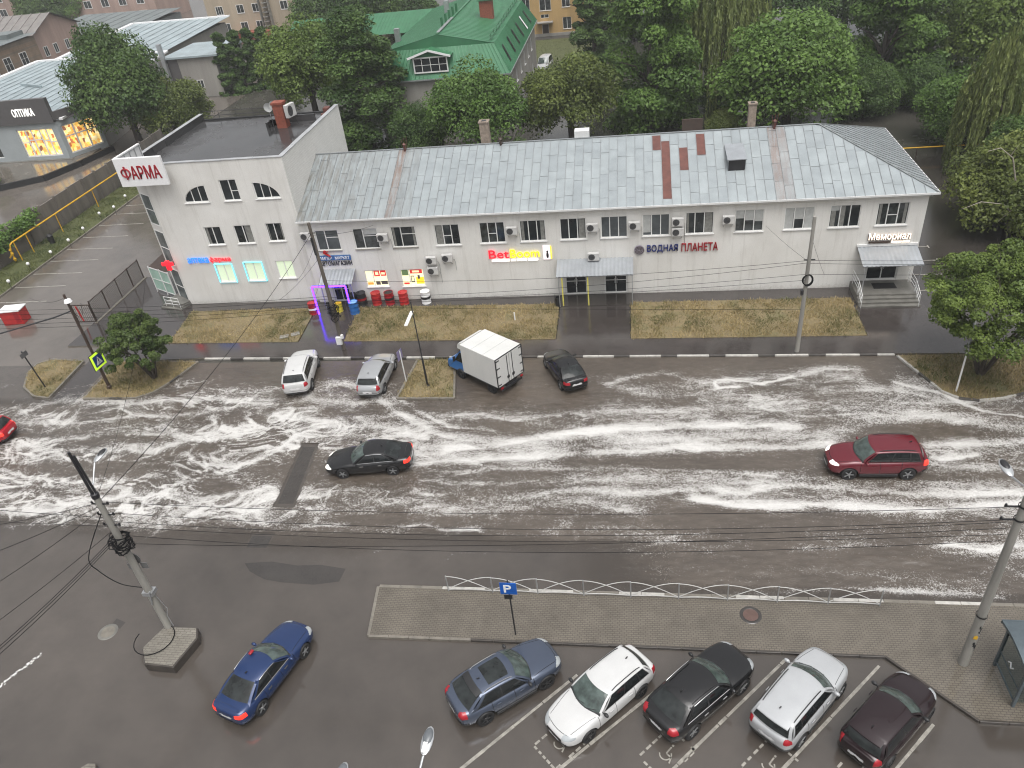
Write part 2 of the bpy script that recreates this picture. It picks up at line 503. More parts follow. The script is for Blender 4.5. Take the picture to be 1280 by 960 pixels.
def leaf(name, dark, light, back=.25):
    t = NT(name)
    a = t.attr('tint')
    oi = t.n('ShaderNodeObjectInfo').outputs['Random']
    c = t.ramp(a, [(0, dark), (1, light)])
    c = t.mix(.5, c, t.ramp(oi, [(0, (.8, .85, .8)), (1, (1.2, 1.15, 1.05))]), 'MULTIPLY')
    t.set(c, .5, 0, 0, .3)
    tr = t.n('ShaderNodeBsdfTranslucent'); t.l(c, tr.inputs[0])
    mx = t.n('ShaderNodeMixShader'); mx.inputs[0].default_value = back
    t.l(t.p.outputs[0], mx.inputs[1]); t.l(tr.outputs[0], mx.inputs[2]); t.l(mx.outputs[0], t.out.inputs[0])
    return t.m
M['leaf'] = leaf('leaf_green', (.055, .108, .022), (.15, .25, .055))
M['leaf_dark'] = leaf('leaf_dark', (.038, .076, .02), (.112, .185, .046))
M['leaf_light'] = leaf('leaf_light', (.07, .115, .022), (.17, .24, .055))
M['leaf_willow'] = leaf('leaf_willow', (.095, .13, .04), (.25, .29, .095))
M['leaf_olive'] = leaf('leaf_olive', (.062, .088, .02), (.165, .2, .05))
# ---------------------------------------------------------------- ground, road, flood water, kerbs, lawns
def sheet(name, poly, z, material):
    mb = MB(); mb.face([(x, y, z) for x, y in poly])
    return struct(mb.build(name, material, smooth=False))
sheet('ground', [(-420, -110), (400, -110), (400, 520), (-420, 520)], -.03, M['ground'])
sheet('road', [(-140, -20), (140, -20), (140, 42.35), (-140, 42.35)], 0, M['asphalt'])
sheet('parking_lot', [(-55.6, 42.352), (-37.0, 42.352), (-37.0, 82), (-55.6, 82)], 0, M['asphalt_lot'])
sheet('side_yard', [(19.2, 42.36), (40, 42.36), (40, 76), (19.2, 76)], -.006, M['asphalt_dark'])  # tree shade and tree reflections put into the darker asphalt colour
sheet('side_street', [(-80, 62), (-61.5, 62), (-61.2, 120), (-76, 120)], 0, M['asphalt_lot'])
sheet('street', [(-140, 165), (-91, 165), (-91, 260), (-180, 260)], 0, M['asphalt_lot'])
# patched rectangles of younger asphalt
for q in ([(-19.75, 33.1), (-18.95, 33.1), (-18.55, 28.3), (-19.45, 28.3)], [(-19.9, 25.9), (-18.8, 25.9), (-18.8, 25.1), (-19.9, 25.1)],
          [tuple(G(x, y).xy) for x, y in ((306, 704), (340, 702), (372, 707), (400, 706), (432, 711), (424, 727), (392, 731), (352, 728), (330, 724), (312, 714))]):
    sheet('road_patch', q, .004, M['asphalt_dark'])

def inside(poly, x, y):
    r = np.zeros(x.shape, bool); n = len(poly); j = n - 1
    for i in range(n):
        xi, yi = poly[i]; xj, yj = poly[j]
        c = ((yi > y) != (yj > y)) & (x < (xj - xi) * (y - yi) / (yj - yi + 1e-12) + xi)
        r ^= c; j = i
    return r
# --- flood water with foam
def strokes():
    S = []
    def s(pts, w, a): S.append(([G(x, y, .03).xy for x, y in pts], w, a))
    s([(560, 562), (640, 553), (700, 545), (760, 538), (840, 535), (900, 532), (960, 531), (995, 534)], .42, 1.0)
    s([(470, 578), (560, 577), (620, 573), (690, 570), (780, 566), (860, 561), (940, 560), (1000, 560), (1040, 556)], .42, .85)
    s([(560, 570), (700, 557), (850, 547), (1000, 545)], .8, .5)
    s([(1160, 557), (1200, 556), (1280, 553)], .35, .95)
    s([(1030, 545), (1090, 527), (1150, 522), (1220, 530), (1280, 540)], .75, .62)
    s([(1170, 572), (1200, 573), (1222, 570)], .16, .8)
    s([(555, 592), (650, 587), (740, 586), (820, 587), (880, 590), (960, 592), (1000, 588), (1030, 584)], .28, .55)
    s([(640, 606), (760, 600), (880, 600), (960, 601)], .55, .38)
    s([(640, 627), (690, 616), (740, 612), (790, 620), (830, 615), (880, 612), (930, 615), (990, 607), (1050, 612), (1150, 620), (1220, 619), (1280, 616)], .3, .6)
    s([(870, 625), (920, 632), (970, 635), (1020, 631), (1080, 634), (1150, 639), (1200, 636), (1280, 630)], .26, 1.15)
    s([(1150, 646), (1210, 644), (1280, 643)], .5, .6)
    s([(380, 625), (440, 612), (480, 603), (530, 600), (600, 607), (660, 605), (720, 600)], .28, .55)
    s([(400, 640), (480, 632), (560, 640), (640, 636), (720, 628), (800, 640)], .5, .42)
    s([(498, 660), (530, 654), (562, 662), (600, 664)], .13, .95)
    s([(468, 692), (505, 681), (540, 672), (575, 668)], .12, .7)
    s([(470, 495), (490, 510), (510, 525), (540, 540), (580, 550), (640, 552)], .4, 1.0)
    s([(500, 498), (525, 515), (560, 533), (620, 540)], .18, .8)
    s([(535, 521), (590, 518), (640, 525), (700, 520)], .2, .55)
    s([(385, 496), (410, 484), (430, 480), (455, 486), (470, 492)], .35, .75)
    s([(330, 512), (380, 500), (440, 505), (480, 500)], .7, .6)
    s([(420, 540), (460, 530), (500, 540), (530, 548)], .6, .5)
    s([(255, 489), (300, 490), (350, 487), (380, 490)], .3, .45)
    s([(28, 516), (60, 503), (120, 502), (180, 505), (230, 500), (280, 498), (340, 505)], .42, .9)
    s([(20, 530), (80, 530), (150, 523), (220, 520), (280, 512), (320, 505)], .28, .65)
    s([(30, 556), (100, 546), (150, 540), (200, 543), (250, 550), (300, 545), (350, 520), (420, 530)], .45, .9)
    s([(120, 562), (160, 562), (200, 563), (230, 553), (260, 548)], .32, .95)
    s([(30, 575), (45, 563), (110, 560)], .3, .6)
    s([(262, 520), (270, 535), (250, 550), (232, 567), (245, 580), (280, 590), (310, 580), (350, 565), (370, 545), (400, 535)], .17, 1.15)
    s([(270, 540), (290, 533), (330, 535), (370, 532)], .2, .7)
    s([(245, 566), (262, 575), (300, 582), (330, 570), (350, 560)], .2, .9)
    s([(0, 598), (60, 600), (130, 605), (180, 596), (230, 603), (260, 598), (300, 603)], .2, .6)
    s([(0, 641), (60, 640), (120, 626), (190, 620), (250, 625), (300, 615), (330, 612)], .35, .7)
    s([(0, 618), (80, 612), (140, 612)], .3, .5)
    s([(0, 660), (60, 652), (120, 648)], .3, .45)
    s([(150, 650), (200, 660), (230, 640), (270, 660), (320, 640), (340, 660)], .75, .5)
    s([(170, 620), (200, 640), (195, 665), (180, 675)], .2, .6)
    s([(325, 664), (380, 659), (420, 660), (460, 666), (500, 668)], .35, .5)
    s([(330, 620), (350, 626), (390, 622)], .2, .6)
    s([(760, 481), (800, 470), (830, 467), (880, 480), (930, 475), (990, 470), (1040, 460), (1090, 461), (1112, 476)], .35, .52)
    s([(893, 481), (896, 477), (908, 475), (930, 478), (950, 480), (990, 472)], .09, 1.1)
    s([(893, 481), (900, 486), (925, 485)], .09, 1.1)
    s([(760, 484), (820, 495), (900, 502), (960, 497), (1020, 485), (1100, 488)], .5, .36)
    s([(560, 521), (640, 521), (720, 513), (800, 516), (880, 510), (1000, 515)], .6, .36)
    s([(1098, 462), (1110, 475), (1130, 482), (1160, 487), (1180, 494), (1200, 505), (1230, 515), (1275, 521)], .16, .95)
    s([(1040, 470), (1100, 480), (1150, 492)], .5, .35)
    s([(1100, 738), (1150, 741), (1200, 742), (1250, 748)], .16, .75)
    s([(800, 748), (900, 745), (1000, 741), (1100, 738)], .13, .5)
    s([(1185, 683), (1230, 687), (1280, 685)], .16, .85)
    s([(930, 706), (1000, 714), (1060, 716), (1120, 722)], .22, .42)
    s([(985, 690), (1060, 684), (1110, 680)], .2, .38)
    s([(355, 700), (420, 703), (490, 700)], .3, .3)
    s([(1210, 720), (1260, 710), (1280, 722)], .2, .4)
    s([(560, 700), (570, 690), (610, 690)], .12, .5)
    return S
def flood():
    x0, x1, y0, y1, st = -50.5, 33, 22.85, 42.33, .075
    nx = int((x1 - x0) / st) + 1; ny = int((y1 - y0) / st) + 1
    X, Y = np.meshgrid(np.linspace(x0, x1, nx), np.linspace(y0, y1, ny))
    # turbulence: more swirl to the left, long streaks to the right
    turb = np.clip((-8 - X) / 14, 0, 1)
    wx = (fbm(X * .55, Y * .8, 3) - .5); wy = (fbm(X * .5 + 40, Y * .9 + 7, 3) - .5)
    WX = X + wx * (.8 + 2.0 * turb); WY = Y + wy * (.45 + 1.1 * turb)
    foam = np.zeros_like(X)
    for pts, w, a in strokes():
        lo = [min(p[i] for p in pts) - 3 * w - 1.2 for i in (0, 1)]; hi = [max(p[i] for p in pts) + 3 * w + 1.2 for i in (0, 1)]
        sel = (X > lo[0]) & (X < hi[0]) & (Y > lo[1]) & (Y < hi[1])
        gx = X[sel] + (WX[sel] - X[sel]) * .35; gy = Y[sel] + (WY[sel] - Y[sel]) * .4 + .35 * (fbm(X[sel] * .9 + 60, Y[sel] * 1.4, 2) - .5)
        d = np.full(gx.shape, 1e9)
        for (p, q) in zip(pts[:-1], pts[1:]):
            e = (q[0] - p[0], q[1] - p[1]); L2 = e[0] ** 2 + e[1] ** 2 + 1e-9
            t = np.clip(((gx - p[0]) * e[0] + (gy - p[1]) * e[1]) / L2, 0, 1)
            # the near edge of a crest is sharp, the far edge trails off
            ddx = gx - (p[0] + t * e[0]); ddy = gy - (p[1] + t * e[1])
            d = np.minimum(d, np.hypot(ddx, np.where(ddy < 0, ddy * 1.5, ddy * .75)))
        v = a * (.66 * np.exp(-(d / (w * .8)) ** 2) + .42 * np.exp(-(d / (w * 2.4)) ** 1.6))
        foam[sel] = np.maximum(foam[sel], v) + .25 * np.minimum(foam[sel], v)
    # fine streaks drawn out along the current
    r1 = 1 - np.abs(2 * fbm(WX * .42, WY * 2.0, 4) - 1)
    r2 = 1 - np.abs(2 * fbm(WX * 1.1 + 30, WY * 3.4 + 11, 3) - 1)
    broad = fbm(WX * .12 + 3, WY * .35 + 8, 3)
    inroad = np.clip((Y - np.clip(25.4 - (X + 12) * .2, 22.6, 25.2)) / 2.0, 0, 1) * np.clip((41.6 - Y) / 2.5, 0, 1)
    near = np.clip((Y - 23.2) / 2.0, 0, 1)
    # thin crests: smooth filaments, tangled to the left, drawn out along the current to the right
    TX = X + 3.2 * (fbm(X * .28 + 5, Y * .34, 2) - .5) * turb + wx * 1.2; TY = Y + (2.6 * turb + .7) * (fbm(X * .25 + 31, Y * .4 + 3, 2) - .5)
    n1 = fbm(TX * (.16 + .0 * turb), TY * .62, 3); n2 = fbm(TX * .5 + 12, TY * 1.3 + 4, 3)
    fil1 = np.clip(1 - np.abs(2 * n1 - 1) * (9 + 5 * turb), 0, 1); fil2 = np.clip(1 - np.abs(2 * n2 - 1) * (7 + 5 * turb), 0, 1)
    n3 = fbm(TX * 1.1 + 3 * (n1 - .5), TY * 1.7 + 44 + 3 * (n2 - .5), 3); fil3 = np.clip(1 - np.abs(2 * n3 - 1) * 6, 0, 1)
    gate = np.clip((broad - .32) * 4, 0, 1)
    smooth = fbm(WX * .35 + 70, WY * 1.1, 3)
    crest = (fil1 * .55 + fil2 * (.34 + .45 * turb) + fil3 * (.12 + .4 * turb)) * inroad * (.3 + .7 * gate)
    base = inroad * np.clip(.15 + .05 * turb + .75 * (broad - .42) + .5 * (smooth - .5), 0, .5)
    foam = np.minimum(foam, 1.15) * (.34 + .6 * smooth + .2 * (r2 - .5)) * (1 - .3 * turb) + base * .8 + crest * (.44 + .42 * turb)
    # dry-looking sheltered pockets
    for (cx, cy, rx, ry, k) in ((-9.5, 38.8, 4.2, 2.6, .9), (-4.6, 37.6, 2.6, 1.6, .8), (-13, 36.9, 3, .5, .6), (-15.6, 30.3, 3.6, .9, .75), (-19.1, 30.5, .9, 2.2, .6),
                                (-21.8, 41.4, 3.5, 1.5, .7), (-27, 41, 2.5, 1.2, .7), (-17, 41, 1.2, 1.8, .8), (-2, 41.3, 6, .8, .8), (6, 41.8, 9, .5, .8), (14.5, 40, .9, 1.4, .8),
                                (5.5, 31.7, 6, .42, .85), (12, 31.3, 2.5, .7, .8), (18, 31.0, 4, .35, .6), (-33, 31.0, 6, .75, .75), (-38, 34.2, 3, .35, .5), (-33, 29, 4, .5, .5),
                                (-26.5, 32.9, 1.5, .55, .6), (-23.6, 29.6, 1.6, .7, .7), (7, 27.6, 9, .6, .7), (-8, 25.8, 9, .6, .75), (8, 25, 10, .7, .6), (-35, 24, 9, 1.6, .9), (-13, 27.2, 3, .35, .6)):
        foam *= 1 - k * np.exp(-(((X - cx) / rx) ** 2 + ((Y - cy) / ry) ** 2) ** 1.5)
    foam = np.clip(foam, 0, 1.3)
    # how deep the film is: fades to nothing towards the near car park and the drive on the left
    depth = np.clip((Y - (24.6 + 1.2 * (fbm(X * .18, Y * .2, 3) - .5) * 2 + np.clip((-20 - X) / 12, 0, 1) * 1.4)) / 1.6, 0, 1)
    depth = np.maximum(depth, np.clip((X + 4) / 6, 0, 1) * np.clip((Y - 22.9) / .8, 0, 1))
    depth = np.where((X < -38) & (Y > 37.2), depth * np.clip((38.4 - Y) / 1.2, 0, 1), depth)
    depth = depth * np.clip((33 - X) / 6, 0, 1) * np.clip((X + 50.5) / 4, 0, 1); foam = foam * np.clip((33 - X) / 6, 0, 1)
    strip = inside([(-19.9, 33.4), (-18.8, 33.4), (-18.35, 28.0), (-19.6, 28.0)], X, Y) | inside([(-20.0, 26.1), (-18.7, 26.1), (-18.7, 25.0), (-20.0, 25.0)], X, Y)
    depth = np.where(strip, depth * .12, depth); foam = np.where(strip, foam * .25, foam)
    wav = (fbm(WX * .9 + 20, WY * 2.6 + 5, 3) - .5) * .075 + (fbm(WX * 2.2, WY * 4.6, 2) - .5) * .035
    Z = .04 + .02 * foam * fbm(X * 2.2, Y * 3.5, 3) + wav * inroad
    co = np.stack([X, Y, Z], -1).reshape(-1, 3)
    idx = np.arange(nx * ny).reshape(ny, nx)
    q = np.stack([idx[:-1, :-1], idx[:-1, 1:], idx[1:, 1:], idx[1:, :-1]], -1).reshape(-1, 4)
    me = bpy.data.meshes.new('flood_water')
    me.vertices.add(len(co)); me.vertices.foreach_set('co', co.ravel())
    me.loops.add(q.size); me.loops.foreach_set('vertex_index', q.ravel())
    me.polygons.add(len(q)); me.polygons.foreach_set('loop_start', np.arange(0, q.size, 4)); me.polygons.foreach_set('loop_total', np.full(len(q), 4))
    me.polygons.foreach_set('use_smooth', np.ones(len(q), bool))
    for nm, arr in (('foam', foam), ('depth', depth)):
        at = me.attributes.new(nm, 'FLOAT', 'POINT'); at.data.foreach_set('value', arr.ravel().astype(np.float32))
    me.update(); me.validate()
    t = NT('flood_water')
    P = t.pos()
    foam_a = t.attr('foam'); dep = t.attr('depth')
    def cells(sc_):
        vo = t.n('ShaderNodeTexVoronoi'); vo.inputs['Scale'].default_value = sc_; t.l(P, vo.inputs['Vector'])
        sc2 = t.n('ShaderNodeSeparateColor'); t.l(vo.outputs['Color'], sc2.inputs[0]); return sc2.outputs[0]
    sp1 = t.noise(16, 3, .75, P); sp2 = t.noise(3.2, 4, .65, P, stretch=(.5, 1.1, 1))
    u = t.math('ADD', t.math('MULTIPLY', cells(19), .55), t.math('MULTIPLY', cells(34), .45))
    msk = t.math('ADD', foam_a, t.math('ADD', t.math('MULTIPLY', t.math('SUBTRACT', u, .5), .72), t.math('MULTIPLY', t.math('SUBTRACT', sp2, .5), .5)))
    mask = t.ramp(msk, [(.34, 0.0), (.6, .5), (1.0, 1.0)])
    murk = t.ramp(t.noise(.35, 4, .6, P, stretch=(.5, 1, 1)), [(.3, (.064, .052, .042)), (.7, (.1, .082, .066))])
    murk = t.mix(.35, murk, t.ramp(sp2, [(.3, .55), (.7, 1.35)]), 'MULTIPLY')
    foamc = t.ramp(sp1, [(.3, (.42, .405, .385)), (.65, (.64, .63, .61))])
    t.set(t.mix(mask, murk, foamc), t.ramp(mask, [(0, .1), (1, .6)]), 0, 0, .8)
    t.bump(t.math('ADD', t.math('MULTIPLY', sp2, 1.0), t.math('MULTIPLY', sp1, .5)), .7, .045)
    tr = t.n('ShaderNodeBsdfTransparent')
    mx = t.n('ShaderNodeMixShader')
    t.l(t.math('MAXIMUM', dep, t.math('MULTIPLY', mask, .9), True), mx.inputs[0]); t.l(tr.outputs[0], mx.inputs[1]); t.l(t.p.outputs[0], mx.inputs[2]); t.l(mx.outputs[0], t.out.inputs[0])
    me.materials.append(t.m)
    return struct(link('flood_water', me))
flood()
# thin rivulet on the near asphalt
def rivulet():
    mb = MB(); rr = random.Random(3)
    a, b = G(50, 819), G(0, 857)
    for i in range(70):
        t = i / 69; p = a.lerp(b, t) + V((rr.gauss(0, .05), rr.gauss(0, .05), 0))
        r = rr.uniform(.015, .05)
        mb.lathe([(0, .012), (r, .006), (r, .004)], (p.x, p.y, .002), n=6)
    struct(mb.build('water_foam', simple('foam_bits', (.6, .6, .58), .5)))
rivulet()

# --- raised pavements and lawns: outline polygons, kerb stones along the edge
def raised(name, poly, h, top, side=None, z0=-.02):
    mb = MB(); mb.prism(poly, z0, h, 0, 1)
    return struct(mb.build(name, [side or M['kerb'], top], smooth=False))
def kerb(pts, h, mats, w=.15, step=1.0, name='kerb', pattern=(0,), base=-.02):
    """kerb stones laid along a line, each stone a block with a small joint"""
    mb = MB(); k = 0; rr = random.Random(len(pts) * 7 + int(h * 100))
    for (p, q) in zip(pts[:-1], pts[1:]):
        p, q = V((*p, 0)), V((*q, 0)); L = (q - p).length; n = max(1, round(L / step))
        for i in range(n):
            a = p.lerp(q, i / n); b = p.lerp(q, (i + 1) / n)
            d = (b - a).normalized() * .008
            o = rr.uniform(-.006, .006)
            Mx = Matrix.Translation((0, 0, base + (h - base) / 2 + o))
            mb.bar((a + d) + V((0, 0, base + (h - base) / 2 + o)), (b - d) + V((0, 0, base + (h - base) / 2 + o)), w, h - base, pattern[k % len(pattern)])
            k += 1
    return struct(mb.build(name, mats, smooth=False, bevel=.015))
KY = lambda x: 42.42 - (x + 7) * .0165         # line of the far kerb
# far pavement (dark wet asphalt) behind the painted kerb
raised('pavement', [(-31, KY(-31) + .1), (16.2, KY(16.2) + .1), (40, KY(40) + .1), (40, 44.1), (14.9, 44.25), (-35, 44.95), (-37.6, 44.9), (-37.6, 42.5)], .115, M['path'], M['kerb'])
kerb([(-30.8, KY(-30.8)), (15.8, KY(15.8))], .135, [M['kerbwhite'], M['kerbblack']], .16, 1.02, 'painted_kerb', (0, 0, 1))
# strip at the foot of the buildings, entrance paths
raised('wall_path', [(-37.2, 49.75), (14.8, 49.2), (19.0, 49.2), (19.0, 50.75), (-37.2, 51.5)], .12, M['path'], M['kerb'])
raised('entrance_path', [(-24.3, 44.7), (-20.9, 44.7), (-21.2, 49.75), (-24.6, 49.8)], .118, M['path'], M['kerb'])
raised('entrance_path', [(-5.35, 44.5), (-.38, 44.45), (-.42, 49.35), (-5.45, 49.4)], .118, M['path'], M['kerb'])
raised('entrance_path', [(14.75, 44.25), (40, 44.1), (40, 45.5), (19.2, 47.6), (19.2, 49.2), (14.75, 49.2)], .112, M['path'], M['kerb'])
raised('pharmacy_walk', [(-43.3, 44.9), (-34.8, 44.85), (-35.5, 51.4), (-37.3, 56.2), (-43.0, 56.2)], .1, M['path'], M['kerb'])

LAWNS = []
def lawn(poly, h, dens, green=0):
    mb = MB(); mb.prism(poly, -.02, h, 0)
    struct(mb.build('lawn', M['gsoil'] if green == 1 else M['soil'], smooth=False))
    LAWNS.append((poly, h, dens, green))
lawn([(-34.75, 44.95), (-24.4, 44.8), (-24.7, 49.75), (-35.3, 49.75)], .14, 190)
lawn([(-20.85, 44.75), (-5.45, 44.5), (-5.55, 49.4), (-21.1, 49.7)], .14, 190)
lawn([(-.3, 44.4), (14.7, 44.25), (14.75, 49.2), (-.32, 49.35)], .14, 190)
ISL_A = [(-31.1, 42.4), (-32.0, 39.8), (-32.6, 38.7), (-33.6, 38.02), (-37.5, 38.0), (-37.6, 42.6)]
ISL_B = [(-40.25, 38.1), (-41.6, 38.35), (-43.1, 39.4), (-44.1, 41.2), (-44.2, 42.4), (-43.3, 43.0), (-40.5, 42.7)]
ISL_C = [(-15.05, 37.75), (-11.3, 37.72), (-12.1, 42.15), (-14.7, 42.15)]
ISL_D = [(15.9, 41.9), (17.35, 38.1), (18.0, 37.5), (19.0, 37.25), (20.3, 37.45), (21.8, 38.0), (26, 39.2), (30, 40.2), (30, 41.95)]
lawn(ISL_A, .13, 190); lawn(ISL_B, .13, 190); lawn(ISL_C, .15, 200); lawn(ISL_D, .13, 170, .5)
lawn([(-59.7, 52), (-55.75, 52), (-55.75, 84), (-59.7, 84)], .1, 110, 1)
lawn([(-59.7, 42.5), (-57.2, 42.5), (-55.75, 52), (-59.7, 52)], .1, 60, 1)
lawn([(-18, 124), (-4, 124), (-4, 143), (-18, 143)], .06, 14, 1)
kerb(ISL_A[:5], .16, [M['kerb'], M['kerbblack']], .14, 1.0, 'kerb', (0, 0, 1, 0))
kerb([ISL_A[5], ISL_A[0]], .15, [M['kerb']], .12)
kerb([ISL_A[4], ISL_A[5]], .15, [M['kerb']], .12)
kerb(ISL_B + ISL_B[:1], .16, [M['kerb']], .14)
kerb([ISL_C[3], ISL_C[0], ISL_C[1], ISL_C[2]], .2, [M['kerb']], .15)
kerb(ISL_D[:8], .16, [M['kerbwhite'], M['kerbblack']], .14, 1.0, 'painted_kerb', (0, 0, 1))
kerb([(-55.7, 50), (-55.7, 84)], .14, [M['kerb']], .14)
kerb([(-42.95, 48.3), (-42.95, 56.2)], .16, [M['kerb']], .2)
sheet('crossing_path', [(-40.2, 38.1), (-37.55, 38.1), (-37.6, 44.9), (-40.2, 44.9)], .006, M['path'])

def grass():
    out = {0: [[], []], 1: [[], []]}
    rs = np.random.RandomState(4)
    for poly, h, dens, green in LAWNS:
        P = np.array(poly); lo, hi = P.min(0), P.max(0)
        n = int((hi - lo).prod() * dens * 1.35)
        x = rs.uniform(lo[0], hi[0], n); y = rs.uniform(lo[1], hi[1], n)
        k = inside(poly, x, y)
        tuft = fbm(x * 1.3, y * 1.3, 3)
        k &= rs.rand(n) < np.clip((tuft - .28) * 3.2, .12, 1)
        x, y, tuft = x[k], y[k], tuft[k]; n = len(x)
        x = x + rs.normal(0, .07, n); y = y + rs.normal(0, .07, n)
        ht = rs.uniform(.06, .19, n) * (.7 + .8 * tuft); a = rs.uniform(0, 2 * PI, n); w = rs.uniform(.012, .03, n)
        lean = rs.uniform(.1, 1.0, n) * ht; la = rs.uniform(0, 2 * PI, n)
        b0 = np.stack([x - np.cos(a) * w, y - np.sin(a) * w, np.full(n, h)], 1); b1 = np.stack([x + np.cos(a) * w, y + np.sin(a) * w, np.full(n, h)], 1)
        tp = np.stack([x + np.cos(la) * lean, y + np.sin(la) * lean, h + ht], 1)
        tri = np.stack([b0, b1, tp], 1)
        tint = np.clip(fbm(x * .45 + 9, y * .45, 3) * 1.6 - .3 + rs.normal(0, .18, n), 0, 1)
        if green == .5: tint = np.clip(tint - .2, 0, 1)
        g = 1 if green == 1 else 0
        out[g][0].append(tri); out[g][1].append(np.repeat(tint, 3))
    for g, nm, mt in ((0, 'dry_grass', M['blades']), (1, 'green_grass', M['gblades'])):
        tri = np.concatenate(out[g][0]); tint = np.concatenate(out[g][1])
        me = bpy.data.meshes.new(nm); nv = tri.shape[0] * 3
        me.vertices.add(nv); me.vertices.foreach_set('co', tri.reshape(-1))
        me.loops.add(nv); me.loops.foreach_set('vertex_index', np.arange(nv))
        me.polygons.add(len(tri)); me.polygons.foreach_set('loop_start', np.arange(0, nv, 3)); me.polygons.foreach_set('loop_total', np.full(len(tri), 3))
        at = me.attributes.new('tint', 'FLOAT', 'POINT'); at.data.foreach_set('value', tint.astype(np.float32))
        me.update(); me.materials.append(mt)
        o = struct(link(nm, me), 'stuff')
        o['label'] = 'sparse straw coloured grass on the lawns' if g == 0 else 'low green grass by the fence'
grass()

# near pavement of small blocks
NEARP = [(-12.15, 22.8), (40, 23.1), (40, 17.6), (12.35, 17.58), (9.75, 20.17), (-11.85, 20.05)]
raised('near_pavement', NEARP, .12, M['pavers'], M['kerb'])
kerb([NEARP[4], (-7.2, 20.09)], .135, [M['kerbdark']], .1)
kerb([(-7.2, 20.09), NEARP[5]], .128, [M['kerb']], .12)
kerb([NEARP[5], NEARP[0]], .128, [M['kerb']], .14)
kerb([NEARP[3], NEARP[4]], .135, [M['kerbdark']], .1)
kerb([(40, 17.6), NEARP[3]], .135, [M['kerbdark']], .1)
kerb([(-12.1, 22.82), (40, 23.1)], .14, [M['kerbwhite'], M['kerb']], .16, 1.02, 'painted_kerb', (1, 1, 1, 0, 0, 1, 1, 0, 0, 1, 1, 0, 0))

# parking lines and the wheelchair bays
def markings():
    mb = MB()
    def line(a, b, w=.12, z=.005):
        a = V((a[0], a[1], z)); b = V((b[0], b[1], z)); d = (b - a).normalized(); s = V((-d.y, d.x, 0)) * w / 2
        mb.face([a - s, b - s, b + s, a + s])
    rr = random.Random(2)
    def worn(a, b, w=.12):          # a worn line: broken into pieces of uneven width
        a = V((*a, 0)); b = V((*b, 0)); L = (b - a).length; t = 0
        while t < L - .05:
            s = min(L, t + rr.uniform(.25, 1.4)); line(a.lerp(b, t / L), a.lerp(b, s / L), w * rr.uniform(.75, 1.05)); t = s + rr.choice((0, 0, .01, .04))
    for a, b in (((-6.8, 14.3), (-2.5, 18.7)), ((-3.4, 14.3), (.6, 18.1)), ((.4, 14.2), (5.85, 19.85)), ((4.0, 14.2), (9.45, 19.8)), ((8.0, 14.6), (10.75, 17.4))):
        worn(a, b, .13)
    def bay(cx, cy, ang, sx, sy, part=1.0):
        c, s = math.cos(ang), math.sin(ang)
        T = lambda x, y: (cx + c * x - s * y, cy + s * x + c * y)
        def dash(p, q):
            n = 5
            for i in range(n):
                u0, u1 = i / n + rr.uniform(.0, .05), (i + .78) / n
                if rr.random() < part: line(T(p[0] + (q[0] - p[0]) * u0, p[1] + (q[1] - p[1]) * u0), T(p[0] + (q[0] - p[0]) * u1, p[1] + (q[1] - p[1]) * u1), .09)
        dash((-sx, -sy), (sx, -sy)); dash((sx, -sy), (sx, sy)); dash((sx, sy), (-sx, sy)); dash((-sx, sy), (-sx, -sy))
        # wheelchair sign: wheel arc, back, seat, leg, head
        arc = [T(.22 * math.cos(t) - .02, .22 * math.sin(t) - .05) for t in np.linspace(-2.6, 1.0, 9)]
        for p, q in zip(arc[:-1], arc[1:]): line(p, q, .05)
        for p, q in (((-.05, .32), (-.02, .0)), ((-.02, 0), (.2, 0)), ((.2, 0), (.3, -.22))): line(T(*p), T(*q), .06)
        line(T(-.09, .4), T(-.01, .4), .08)
    for cx, cy, pt in ((-2.95, 15.75, .85), (1.0, 15.6, .7), (4.65, 15.45, .75), (7.75, 15.4, .5)): bay(cx, cy, RAD(-44), .62, .85, pt)
    # lot beside the pharmacy: short lines from the kerb; and the yard right of the shops
    for y in (49.6, 52.4, 55.2, 57.85, 60.5, 63.1, 65.85, 68.8, 71.8, 74.2): worn((-55.5, y), (-50.4, y + rr.uniform(-.1, .1)), .14)
    for y in (50.2, 52.5, 54.7, 57.0, 59.6): worn((19.3, y), (22.1, y), .12); worn((22.1, y - .25), (22.1, y + .25), .12)
    struct(mb.build('parking_markings', M['paintline'], smooth=False))
markings()
